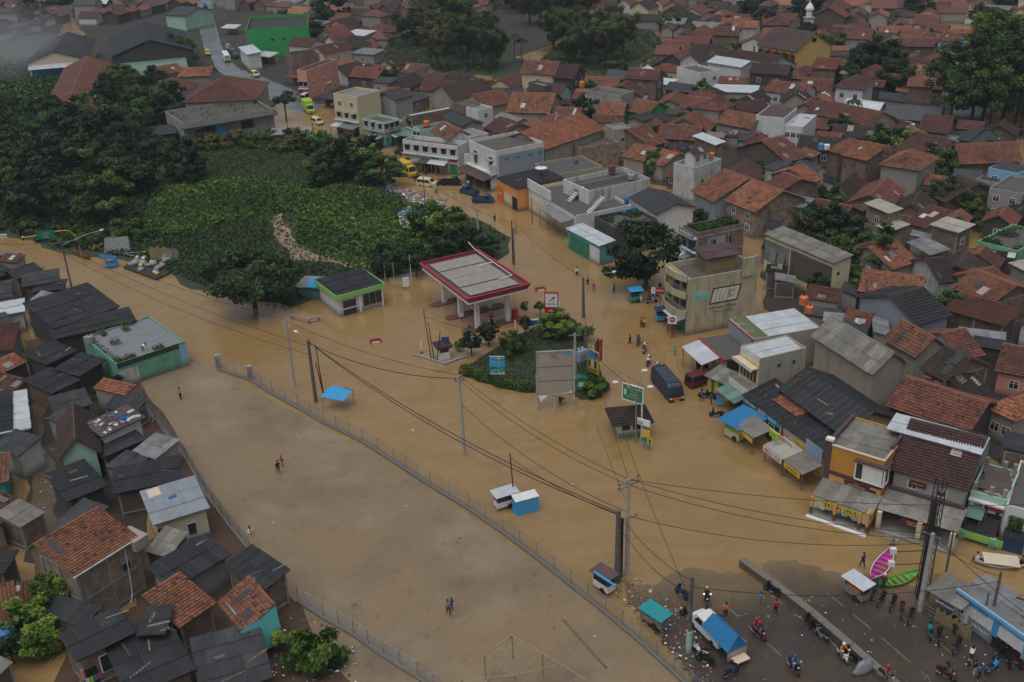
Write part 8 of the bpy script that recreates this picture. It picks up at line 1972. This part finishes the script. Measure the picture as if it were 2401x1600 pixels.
def person(p,kind,ang,shirt,trous,label,z=0.0,head='hair',sc=1.0,hcol='p_black'):
    me,hd,nk = pose(kind);k = (kind,shirt,trous)
    if k not in SHIRT:
        m_ = me.copy();m_.materials[1] = M[shirt];m_.materials[2] = M[trous];SHIRT[k] = m_
    pos = at(p) if not isinstance(p,Vector) else p.copy()
    if not isinstance(p,Vector): pos.z = max(z,shore(pos.x,pos.y) if pos.y < 95 and pos.x > 8 else z)
    r = link('person',SHIRT[k],None,None,pos,(0,0,R(ang)),(sc,sc,sc));tag(r,label,'person')
    m_ = MB();c = hd+Vector((0,.015,.0))
    if head == 'hair': m_.lathe((c.x,c.y,c.z-.06),[(.10,0),(.112,.06),(.1,.12),(.06,.165),(.01,.18)],10).build('hair',M[hcol],r)
    elif head == 'scarf': m_.lathe((c.x,c.y,c.z-.26),[(.2,0),(.14,.12),(.13,.26),(.11,.34),(.05,.4)],10).build('headscarf',M[hcol],r)
    else: smooth(m_.lathe((c.x,c.y,c.z-.12),[(.12,0),(.15,.08),(.15,.18),(.12,.27),(.05,.32),(.01,.325)],12).build('helmet',M[hcol],r))
    MB().box(hd.x-.02,hd.y-.12,hd.z-.09,hd.x+.02,hd.y-.085,hd.z-.04).build('nose',M['p_skin'],r)
    return r
W_ = -.42
for a_ in [('1353,645','stand',20,'white','p_navy','wader in a pale shirt, first of the four in the wide flooded street',W_),('1378,668','walk',200,'p_black','p_black','wader in black, second of the four in the wide flooded street',W_),('1440,684','walk',250,'p_navy','p_black','dark wader closest to the sky blue cart',W_),
           ('1160,519','walk',30,'p_black','p_black','lone dark wader in the upper flooded street',W_),('1209,549','stand',0,'p_sky','p_orange','wader in a blue top and orange shorts by the electric poles',W_),('999,411','walk',10,'p_black','p_navy','wader behind the cream van',W_),('972,398','walk',190,'p_dblue','p_navy','wader ahead of the yellow box truck',W_),
           ('1477,806','walk',220,'p_black','p_brown','wader walking beside the line of riders',W_),('1504,768','stand',10,'p_red','p_navy','one of a pair standing close together, in red',-.25),('1510,768','stand',350,'p_yellow','p_navy','one of a pair standing close together, in yellow',-.25),('1582,834','walk',120,'p_sky','p_grey','child in pale blue on the wet kerb',-.1),
           ('1645,941','walk',60,'p_blue','p_navy','man in a bright blue shirt walking to the kerb',-.1),('1667,950','stand',80,'p_navy','p_black','person in navy beside the blue banner',-.05),('1503,710','stand',0,'p_grey','p_white','person in grey by the red shop sign',-.05),
           ('662,1095','walk',150,'p_red','p_red','child in red on the wet field',.05),('654,1112','walk',210,'p_black','p_black','person in black running on the wet field',.05),('1052,1444','walk',20,'p_grey','p_black','man in a grey top standing on the open field',.05),('1060,1432','carry',60,'p_navy','p_blue','person holding a child in red on the open field',.05),
           ('342,948','walk',20,'p_teal','p_brown','man in teal at the top corner of the field',.05),('425,938','carry',330,'p_orange','p_black','man in orange and black pulling a pole on the field',.05),('374,1005','bend',300,'p_dred','p_grey','person in red bending at the field fence',.1),
           ('i1238,780','walk',200,'p_navy','p_black','person in navy wading beside the pink boat',-.4),('i1432,695','bend',150,'p_brown','p_black','bare armed man leaning on the bow of the pink boat',-.5),('i1303,925','bend',10,'p_black','p_black','person in black holding the stern of the pink boat',0),('i1380,932','stand',170,'p_dred','p_navy','man in red with a white cap by the green boat',0),
           ('i535,1040','stand',30,'p_sky','p_skin','boy in sky blue on the dry road',0),('i637,1112','walk',150,'p_red','p_black','person in a red jacket by the large black scooter',0),('i295,1135','stand',340,'p_orange','p_navy','bare chested man with orange cloth on the dry road',0),('i2000,1545','stand',40,'p_black','p_white','person in black and white by the pale blue scooter',0),('i2030,1575','stand',20,'p_blue','p_navy','person in bright blue at the lower road edge',0)]:
    hc = {'man in red with a white cap by the green boat': ('helmet','p_white')}.get(a_[5],('hair','p_black'));person(*a_,head=hc[0],hcol=hc[1],sc=.8 if 'child' in a_[5] or 'boy' in a_[5] else 1)
person('1391.6,683','stand',10,'p_crimson','p_grey','woman in a crimson headscarf wading, third of four',W_,'scarf',hcol='p_crimson')
person(at('335,826',3.2),'bend',70,'p_white','p_crimson','person in white and pink crouching on the flat weedy roof');person(at('g1720,560',1.6),'sit',60,'p_white','p_grey','person in white perched on the field fence',head='hair')
person(Vector((*at('s1715,515').xy,.1)),'sit',250,'p_white','p_black','boatman in white at the bow of the ferry boat');person(Vector((*at('s2295,560').xy,.1)),'sit',60,'p_black','p_black','boatman in black at the stern of the ferry boat')
def rider(p,ang,c1,shirt,label,z,hcol,pill=None,scat='p_black'):
    pos = at(p);zz = max(z,shore(pos.x,pos.y) if pos.y < 95 and pos.x > 8 else z);b_ = bike(Vector((*pos.xy,zz)),ang,c1,label+' (the motorbike)' if False else label.replace('rider','motorbike ridden',1),zz,'motorbikes on the move');b_.rotation_euler[0] = 0
    c,s = math.cos(R(ang)),math.sin(R(ang));q = Vector((pos.x+c*.42,pos.y+s*.42,zz-.02))
    person(q,'ride',ang+90,shirt,scat,label,0,'helmet',hcol=hcol)
    if pill: person(Vector((pos.x-c*.02,pos.y-s*.02,zz+.03)),'ride',ang+90,pill,scat,label.replace('rider','pillion passenger',1),0,'helmet',hcol=hcol)
rider('1495,812',75,'p_sky','p_black','rider in black first in the line through the flood, on a blue bike',-.35,'p_black');rider('1509,830',70,'p_white','p_black','rider in black second in the line, on a white scooter',-.35,'p_white');rider('1518,860',70,'p_black','white','rider in white third in the line, carrying a sack',-.35,'p_white');rider('1540,877',75,'p_dred','p_black','rider in black with a white helmet just ahead of the minibus',-.35,'p_white')
rider('972,423',30,'p_black','p_black','rider in black following the yellow box truck',-.35,'p_black');rider('1023,453',100,'p_white','p_lime','rider in a lime vest beside the cream van',-.35,'p_white');rider('1027,436',80,'p_black','p_grey','rider in grey by the black pickup',-.35,'p_grey')
rider('i160,995',265,'p_black','p_navy','rider with a yellow helmet heading down the dry road',.1,'p_yellow');rider('i490,1245',300,'p_dred','p_navy','rider with a red helmet carrying a passenger down the dry road',.1,'p_red','p_red');rider('i740,1475',285,'p_black','p_blue','rider in a bright blue poncho heading down the dry road',.1,'p_blue',None,'p_blue');rider('i1075,1390',280,'p_white','p_orange','rider in orange with a white helmet by the median',.1,'p_white');rider('i1760,1530',310,'p_dred','p_black','rider in black at the lower road by the white scooter',.1,'p_black');rider('i1360,1555',300,'p_grey','p_red','rider in red at the lower edge by the median',.1,'p_red')
# ------------------------------------------------------------------ poles and wires
TOPS = {}
def pole(key,p,h,label,mat='pole',r=.16,arms=(),lean=(0,0),lamp=None,name='utility_pole',z=-.6):
    pos = at(p);r_ = empty(name,pos,0,label,'pole');top = Vector((lean[0],lean[1],h));TOPS[key] = pos+top
    MB().tube((0,0,z),top,r*1.25,r*.8,10).build('shaft',M[mat],r_)
    for hz,a_,l_ in arms:
        d = Vector((math.cos(R(a_)),math.sin(R(a_)),0));c = top*(hz/h) if h else top;MB().tube(c-d*l_,c+d*l_,.07,n=4).build('crossarm',M['steel'],r_)
        for s_ in (-.95,0,.95): MB().lathe(c+d*l_*s_,[(.06,0),(.08,.12),(.05,.22)],7).build('insulator',M['p_brown'],r_)
    if lamp:
        e = Vector(lamp);MB().path([top*.93,top*.93+e*.7+Vector((0,0,.2)),top*.93+e],.05).build('lamp_arm',M['steel'],r_);d = e.normalized();MB().lathe((0,0,0),[(.05,0),(.16,.1),(.17,.4),(.08,.6)],8).build('lamp_head',M['white'],r_,loc=top*.93+e,rot=Vector((d.x,d.y,.15)).to_track_quat('Z','Y').to_euler())
    return r_
pole('A','691,907',9.4,'pale concrete pole standing by the mesh fence near the field corner',lamp=None);pole('B','741,943',8.6,'dark pole with cable coils beside the mesh fence','poledark',.2,lamp=(-1.2,.6,1.4));pole('B2','760,932',7.4,'thin black pole beside the coiled pole','black',.07,lean=(-.25,0));pole('B3','762,935',5.2,'short black pole beside the coiled pole','black',.07,lean=(-.6,0))
pole('C','1088,1067',10.2,'tall pale pole with a white notice at its foot in open water',arms=((10.0,60,.8),(9.5,10,.5)),r=.2);pole('D','1448,1364',8.0,'stout tarred pole wrapped in cables at the dry edge','poledark',.28);pole('D2','1455,1352',6.6,'black pipe pole between two bigger poles','black',.16,lean=(.1,0));pole('E','1470,1346',10.6,'tall grey pole with double crossarms at the dry edge',arms=((10.4,35,1.2),(9.9,35,1.2),(6.4,20,.9)),r=.2)
pole('F','1342,806' if False else '1368,745',6.2,'dark pole with cable tangle beside the price pylon','poledark',.2,lamp=(4.2,1.2,.6));pole('T1','1349,922',8.2,'grey twin pole holding the transformer, nearer the billboard',arms=((8.0,0,.8),),r=.18);pole('T2','1374,912',8.8,'grey twin pole holding the transformer, farther from the billboard','poledark',.2,arms=((8.6,20,1.0),(7.8,80,.8)))
pole('P1','1402,905',6.6,'black pole behind the yellow poster','black',.12);pole('P2','1398,900',6.0,'grey pole touching the black poster pole','poledark',.14)
pole('G','2156,1434',8.4,'grey concrete pole through the wooden stall',r=.22,arms=((8.2,-45,.9),));pole('I','2217,1348',5.0,'thin dark pole behind the wooden stall','poledark',.1);pole('K1','2315,1495',7.0,'dark pole before the sky blue kiosk shop','poledark',.13);pole('K2','2297,1493',4.6,'shorter dark pole before the sky blue kiosk shop','poledark',.09);pole('M','1614,1535',8.2,'brown pole with a pale green foot on the muddy verge','poledark',.18)
MB().tube((0,0,-.1),(0,0,2.6),.26,n=8).build('painted_foot',M['mi'],bpy.data.objects['shaft'] if False else next(o for o in bpy.data.objects if o.get('label','').startswith('brown pole with')))
pole('N','1829,1057',4.8,'thin pale lamp pole before the lean-to shop row','p_brown',.09);pole('S1','1203,620',7.6,'thin black pole, first of the two at the canopy corner','black',.09);pole('S2','1206,622',6.4,'thin black pole, second of the two at the canopy corner','poledark',.12);pole('U','1122,560',5.5,'pale pole beside the blue tarpaulin shelter');pole('V','997,482',5.8,'dark pole by the flooded road near the black pickup','poledark',.1);pole('Q','1248,527',5.0,'dark pole before the grey sheet awning','poledark',.08);pole('Q2','1332,530',5.4,'brown pole before the teal fronted shop','poledark',.08)
pole('X','173,695',9.2,'lattice pole with crossarm and a white street lamp at the flooded bend','poledark',.14,arms=((9.0,25,1.6),),lamp=(5.2,2.6,1.2));pole('Y1','e625,920',7.5,'thin black mast beside the guard booth','black',.06,lean=(-.6,0));pole('Y2','e645,925',5.8,'second thin black mast beside the guard booth','black',.06,lean=(-.5,0));pole('Y3','e655,935',4.4,'leaning black mast beside the guard booth','black',.07,lean=(.8,.4));pole('Z','h1195,330',6.0,'thin black pole between the stall carts','black',.07,lean=(-.3,0))
pole('R2','a2160,920',5.5,'pole at the tin workshop corner on the flooded bend','poledark',.1);pole('g1','x190,1400',5.0,'grey leaning pole over the flooded alley','poledark',.07,lean=(-1.2,0))
sl = pole('L','1490,1040',7.0,'three armed street lamp beside the big green direction sign','steel',.08,name='street_lamp')
for i_,e in enumerate(((-2.4,-.3,1.4),(.9,.3,2.4),(1.5,-.2,.6))):
    MB().path([(0,0,6.8),Vector((0,0,6.8))+Vector(e)*.6+Vector((0,0,.3)),Vector((0,0,6.8))+Vector(e)],.045).build('lamp_arm',M['steel'],sl);MB().lathe((0,0,-.1),[(.05,0),(.2,.06),(.15,.2)],8).build('lamp_head',M['white'],sl,loc=Vector((0,0,6.8))+Vector(e),scale=(2,1,1))
# cable clad tower by the stall
cb = empty('cable_tower',at('2160,1400'),0,'black lattice tower thick with cables beside the wooden stall','tower');m_ = MB()
for x,y in ((-.35,-.35),(.35,-.35),(.35,.35),(-.35,.35)): m_.tube((x*1.2,y*1.2,-.3),(x,y,12.5),.05,n=4)
for i in range(14):
    z_ = i*.9
    for a_,b_ in (((-.4,-.4),(.4,-.4)),((.4,-.4),(.4,.4)),((.4,.4),(-.4,.4)),((-.4,.4),(-.4,-.4))): m_.tube((*a_,z_),(*b_,z_+.9),.025,n=4)
m_.build('lattice',M['black'],cb);MB().tube((-.25,-.25,-.3),(-.3,-.2,10.6),.34,.26,8).build('cable_bundle',M['cable'],cb)
for i_,z_ in enumerate((5.4,4.0)): MB().tube((-.3,-.3,z_),(-3.2,-.6,z_+.2),.04,n=4).build('lamp_arm',M['black'],cb);MB().box(-3.7,-.8,z_+.1,-3.2,-.4,z_+.6).build('floodlight',M['white'],cb)
TOPS['H'] = at('2160,1400')+Vector((0,0,10))
def wire(a,b,label,sag=.6,r=.028,da=(0,0,0),db=(0,0,0)):
    p = (TOPS[a] if isinstance(a,str) else a)+Vector(da);q = (TOPS[b] if isinstance(b,str) else b)+Vector(db);pts = [p.lerp(q,t/14)-Vector((0,0,4*sag*(t/14)*(1-t/14))) for t in range(15)]
    o = MB().path(pts,r,4).build('overhead_cable',M['cable']);tag(o,label,'cable','overhead cables')
off = Vector((0,0,-.6));far = lambda s_,z: at(s_,z)
for i_,(a,b,sg,dz) in enumerate([('X','A',.8,0),('X','B',1.0,-.8),('X','B',1.4,-2.0),('A','C',.9,0),('B','C',1.2,-.4),('B','D',1.6,-.2),('C','E',.9,0),('C','E',1.1,-.6),('C','E',1.3,-3.6),('E','G',1.0,0),('E','G',1.2,-.6),('E','H',1.4,-4.0),('D','M',.8,-.4),('D','M',1.2,-1.6),('E','T2',.8,0),('T2','F',.5,0),('F','S1',.7,0),('S1','V',.8,-.6),('G','K1',.5,-.5),('D','Z',.5,-.5),('B2','D',1.9,-.4),('L','T1',.5,0),('M','K1',1.2,-1.0),('T1','Y1',.9,-1)]):
    nm = {'X': 'bend pole','A': 'pale fence pole','B': 'coiled pole','C': 'open water pole','D': 'tarred pole','E': 'double crossarm pole','G': 'stall pole','H': 'cable tower','M': 'green footed pole','T2': 'far twin pole','T1': 'near twin pole','F': 'pylon pole','S1': 'canopy pole','V': 'pickup pole','K1': 'kiosk pole','Z': 'cart pole','B2': 'thin black pole','L': 'street lamp','Y1': 'booth mast'}
    wire(a,b,['uppermost','middle','lower'][[0,1,2,0,0,0,0,1,2,0,1,0,0,1,0,0,0,0,0,0,0,0,0,0][i_]]+f' cable from the {nm[a]} to the {nm[b]}',sg,.045 if i_ in (4,5,20) else .028,(0,0,dz),(0,0,dz))
wire('X',far('-120,560',9),'cable running off from the bend pole past the street',.8);wire('E',far('2500,1180',8),'high cable from the double crossarm pole past the ruined shop',1.2);wire('E',far('1400,1000',.4),'stay cable dropping from the double crossarm pole',.2,.025,(0,0,-3));wire(at('1460,1010',6.5),at('1625,1420',6.5),'long cable slanting across the junction to the muddy verge',.5);wire('G',far('2500,1500',8),'cable from the stall pole over the kiosk roof',.6)
# ------------------------------------------------------------------ field edge: kerb, mesh fence, median wall, poles lying about
def fence(pts,h,step,label,z=.05,kerb=.5,mesh=True,gap=.16):
    r = empty('mesh_fence',(0,0,0),0,label,'fence');P = [at(s_) for s_ in pts];wr = MB();kb = MB()
    for a,b in zip(P[:-1],P[1:]):
        d = b-a;L_ = d.length;n = max(1,round(L_/step));dn = d.normalized();rz = math.atan2(d.y,d.x)
        MB().box(0,-kerb/2,-.5,L_,kerb/2,.28).build('kerb_stone',M['p_coping'],r,loc=a,rot=(0,0,rz))
        for i in range(n):
            q = a+d*(i/n);link('post',POSTM.setdefault(h,MB().tube((0,0,0),(0,0,h),.045,n=6).mesh('post',[M['steel']])),None,r,(q.x,q.y,.25))
        k = int(h/gap)
        for i in range(k+1): z_ = .3+i*(h-.1)/k;wr.tube(a+Vector((0,0,z_)),b+Vector((0,0,z_)),.012 if 0 < i < k else .03,n=3,cap=False)
        m_ = int(L_/.3)
        for i in range(m_):
            q = a+d*(i/m_);wr.tube((q.x,q.y,.3),(q.x,q.y,.2+h),.007,n=3,cap=False)
    o = wr.build('wire_mesh',M['steel'],r);o['kind'] = 'stuff';return r
POSTM = {}
fence(['513,868','590,893','640,925','700,958','760,993','850,1037','925,1085','1010,1140','1100,1195','1180,1250','1260,1310','1340,1375','1420,1438','1500,1505','1580,1578','1660,1655'],1.7,2.6,'long galvanised mesh fence on a kerb between the field and the flooded road')
fence(['700,1412','760,1450','830,1490','900,1540','980,1590','1060,1650'],1.6,2.5,'mesh fence on a kerb along the red soil side of the field');fence(['295,905','330,945','385,1010','440,1080','485,1160','540,1235','590,1295'],1.5,2.8,'sagging mesh fence behind the shacks on the field edge')
gp = [('513,862','first'),('588,888','second')]
for s_,n_ in gp: o_ = MB().box(-.35,-.35,-.4,.35,.35,1.9).build('gate_pillar',M['conc'],None,loc=at(s_),rot=(0,0,.3));tag(o_,n_+' square concrete gate pillar at the field corner','pillar')
md = empty('median_wall',(0,0,0),0,'long stone median wall with a rounded concrete top between the carriageways','wall');P_ = [at(s_) for s_ in ('1738,1327','1800,1372','1900,1450','2000,1535','2100,1622','2200,1710')]
for a,b in zip(P_[:-1],P_[1:]): d = b-a;MB().box(0,-.3,-.3,d.length,.3,.75).build('stone_run',M['bk'],md,loc=a,rot=(0,0,math.atan2(d.y,d.x)));MB().box(0,-.36,.752,d.length,.36,.86).build('coping',M['p_coping'],md,loc=a,rot=(0,0,math.atan2(d.y,d.x)))
lm = MB()
for pts in (['1716,1326','1790,1384','1860,1440','1950,1512','2020,1575'],['1630,1358','1700,1420','1790,1505','1880,1590'],['1935,1390','2000,1445','2090,1520','2180,1600'],['2100,1438','2180,1495','2260,1560']):
    Q_ = [at(s_) for s_ in pts]
    for a,b in zip(Q_[:-1],Q_[1:]):
        d = (b-a);n = int(d.length/1.0);nn = Vector((-d.y,d.x,0)).normalized()*.055
        for i in range(n):
            if (i*7) % 5 == 4: continue
            q0,q1 = a+d*(i/n),a+d*((i+.97)/n);z0,z1 = shore(q0.x,q0.y)+.012,shore(q1.x,q1.y)+.012
            if min(z0,z1) > .03: lm.quad((*(q0-nn).xy,z0),(*(q1-nn).xy,z1),(*(q1+nn).xy,z1),(*(q0+nn).xy,z0))
plain('lanepaint',(0.22,0.18,0.115),.7,(0.08,0.066,0.05),1.2);o_ = lm.build('road_markings',M['lanepaint']);o_['kind'] = 'structure'
bf = empty('tent_skeleton',(0,0,0),0,'unfinished tent frame of yellow bamboo poles on the field','tent frame');hz = 2.6
B_ = [at(s_,hz) for s_ in ('h1175,1245','h985,1385','h830,1545','h1385,1370','h1510,1440','h1700,1560','h1195,1520','h1320,1295')]
for i,j in ((0,1),(1,2),(0,3),(3,4),(4,5),(1,6),(3,6),(1,7),(6,4),(2,6)): MB().tube(B_[i],B_[j],.06,.05,n=5).build('bamboo_pole',M['bamboo'],bf)
for i in (0,1,3,2,6,5): MB().tube(B_[i],(B_[i].x,B_[i].y,0),.06,n=5).build('bamboo_pole',M['bamboo'],bf)
MB().tube(B_[0],(B_[1].x,B_[1].y-.5,0),.05,n=5).build('bamboo_pole',M['bamboo'],bf)
for s0,s1,lb,r_ in (('h1530,1137','h1825,1467','long dark pole lying on the wet field',.09),('d755,925','d940,1140','yellow bamboo pole propped at the peeling wall',.07),('y700,1567','y1210,1320','bamboo pole laid over the dusky roof',.06)): z_ = .12 if r_ == .09 else 2.7;o_ = MB().tube(at(s0,z_),at(s1,.2 if r_ == .07 else z_),r_,n=6).build('bamboo_pole',M['wood' if r_ == .09 else 'bamboo']);tag(o_,lb,'pole')
o_ = MB().tube(at('y1220,215',4.2),at('y1475,840',.2),.07,n=6).build('bamboo_pole',M['bamboo']);tag(o_,'tall bamboo pole leaning at the patched orange house','pole')
# litter, leaves and scraps
lt = MB();rr = random.Random(12)
def scatter(poly,n,z,mats,s0,s1,nm):
    P = wpoly(poly);xs = [p[0] for p in P];ys = [p[1] for p in P];m_ = MB();k = 0
    while k < n:
        x,y = rr.uniform(min(xs),max(xs)),rr.uniform(min(ys),max(ys))
        if not inside((x,y),P): continue
        s_ = rr.uniform(s0,s1);a_ = rr.random()*6;c,s = math.cos(a_)*s_,math.sin(a_)*s_;zz = z(x,y)+.02;m_.mi = rr.randrange(len(mats));f_ = rr.uniform(.4,1)
        m_.add([(x+c,y+s,zz),(x-s*f_,y+c*f_,zz+s_*.5*rr.random()),(x-c,y-s,zz+.02),(x+s*f_,y-c*f_,zz+s_*.7*rr.random())],[(0,1,2),(0,2,3)]);k += 1
    o = m_.build(nm,[M[q] for q in mats]);o['kind'] = 'stuff'
scatter(['935,510','960,495','1000,500','1030,520','1020,545','985,560','940,540'],1500,lambda x,y: .35+rr.random()*.8,['white','p_grey','p_sky','ro','p_cream','p_brown'],.1,.34,'rubbish')
scatter(['880,440','930,430','960,450','1050,470','1040,490','960,480'],260,lambda x,y: .35,['white','p_sky','p_grey','p_brown'],.1,.4,'rubbish')
scatter(['1450,1330','1560,1400','1640,1440','1660,1560','1700,1620','1640,1620','1540,1500','1440,1400'],420,lambda x,y: max(.02,shore(x,y)),['white','p_grey','p_brown','ro','p_red','dk'],.04,.16,'rubbish')
scatter(['1640,1400','2020,1400','2380,1560','2300,1640','1720,1640'],130,lambda x,y: max(.02,shore(x,y)),['white','p_grey','p_brown','p_cream'],.03,.12,'rubbish')
scatter(['640,1420','720,1440','830,1520','860,1620','620,1620','560,1540'],200,lambda x,y: .14,['white','p_grey','p_brown','ro','dk'],.04,.18,'rubbish')
scatter(['70,900','150,850','110,960','140,1100','160,1300','80,1320','80,1100'],220,lambda x,y: .09,['white','p_grey','p_brown','dk'],.03,.12,'rubbish')
scatter(['500,900','900,1120','1300,1400','1500,1560','900,1560','600,1300','420,1000'],60,lambda x,y: .05,['p_cream','p_brown','dk','dk'],.03,.14,'rubbish')
scatter(['300,700','1000,720','1400,900','1900,1200','1500,1290','1000,1050','500,840'],34,lambda x,y: .0,['dk','p_brown','dk','p_cream'],.05,.18,'rubbish')
ROOFT = [o for k,o in H.items() if any(q in k for q in ('black','tarpaulin scraps','patched roof','plank','red soil','dusky','bright awning'))]
for b in ROOFT:
    L,W = b['size'];h_ = None
    m_ = MB();bpy.context.view_layer.update()
    dk_ = [c for c in b.children if c.name.startswith('roof')]
    if not dk_: continue
    vs = [v_.co for v_ in dk_[0].data.vertices];a,bq,d = vs[0],vs[1],vs[3]
    blue = 'tarpaulin scraps' in b['label']
    for k in range(60 if blue else 4):
        u_,v2 = rr.uniform(.05,.85),rr.uniform(.05,.85);o = a+(bq-a)*u_+(d-a)*v2+Vector((0,0,.14));uu = (bq-a).normalized();vv = (d-a).normalized();l_,w2 = (rr.uniform(.3,.9),rr.uniform(.15,.5)) if blue else (rr.uniform(.5,2.2),rr.uniform(.06,.3));an = rr.uniform(-.5,.5)+(1.57 if rr.random() < .4 else 0);e1 = uu*math.cos(an)+vv*math.sin(an);e2 = -uu*math.sin(an)+vv*math.cos(an);m_.mi = rr.randrange(4);m_.slab(o,o+e1*l_,o+e1*l_+e2*w2,o+e2*w2,.03)
    o_ = m_.build('scraps',[M[q] for q in (('p_blue','p_white','p_maroon','rcap') if blue else ('wood','dk','mk','mo'))],b);o_['kind'] = 'stuff'
# ------------------------------------------------------------------ damp air
def haze():
    m = bpy.data.materials.new('haze');m.use_nodes = True;t = m.node_tree
    t.nodes.remove(t.nodes['Principled BSDF'])
    v = t.nodes.new('ShaderNodeVolumePrincipled');v.inputs['Color'].default_value = (0.72,0.84,1.0,1);v.inputs['Density'].default_value = 0.00013
    v.inputs['Anisotropy'].default_value = 0.0
    t.links.new(v.outputs[0],t.nodes['Material Output'].inputs['Volume'])
    mb = MB().box(-2700,-320,-2.5,2700,4300,70)
    o = mb.build('haze',m);o['kind'] = 'stuff'
haze()

def smoke():
    m = bpy.data.materials.new('smoke');m.use_nodes = True;t = m.node_tree;t.nodes.remove(t.nodes['Principled BSDF'])
    v = t.nodes.new('ShaderNodeVolumePrincipled');v.inputs['Color'].default_value = (0.8,0.86,0.95,1);v.inputs['Density'].default_value = 0.003
    t.links.new(v.outputs[0],t.nodes['Material Output'].inputs['Volume'])
    for b_,sx,sy,sz,z in (('75,178',16,24,6,6),('30,150',24,30,9,10),('110,165',9,14,4,4),('-10,190',20,26,8,9)):
        pos = at(b_);mb = MB().lathe((0,0,0),[(math.sin(math.pi*k/10)+.001,-math.cos(math.pi*k/10)) for k in range(11)],18)
        o = smooth(mb.build('smoke',m,None,loc=(pos.x,pos.y,z),scale=(sx,sy,sz)));o['kind'] = 'stuff'
smoke()
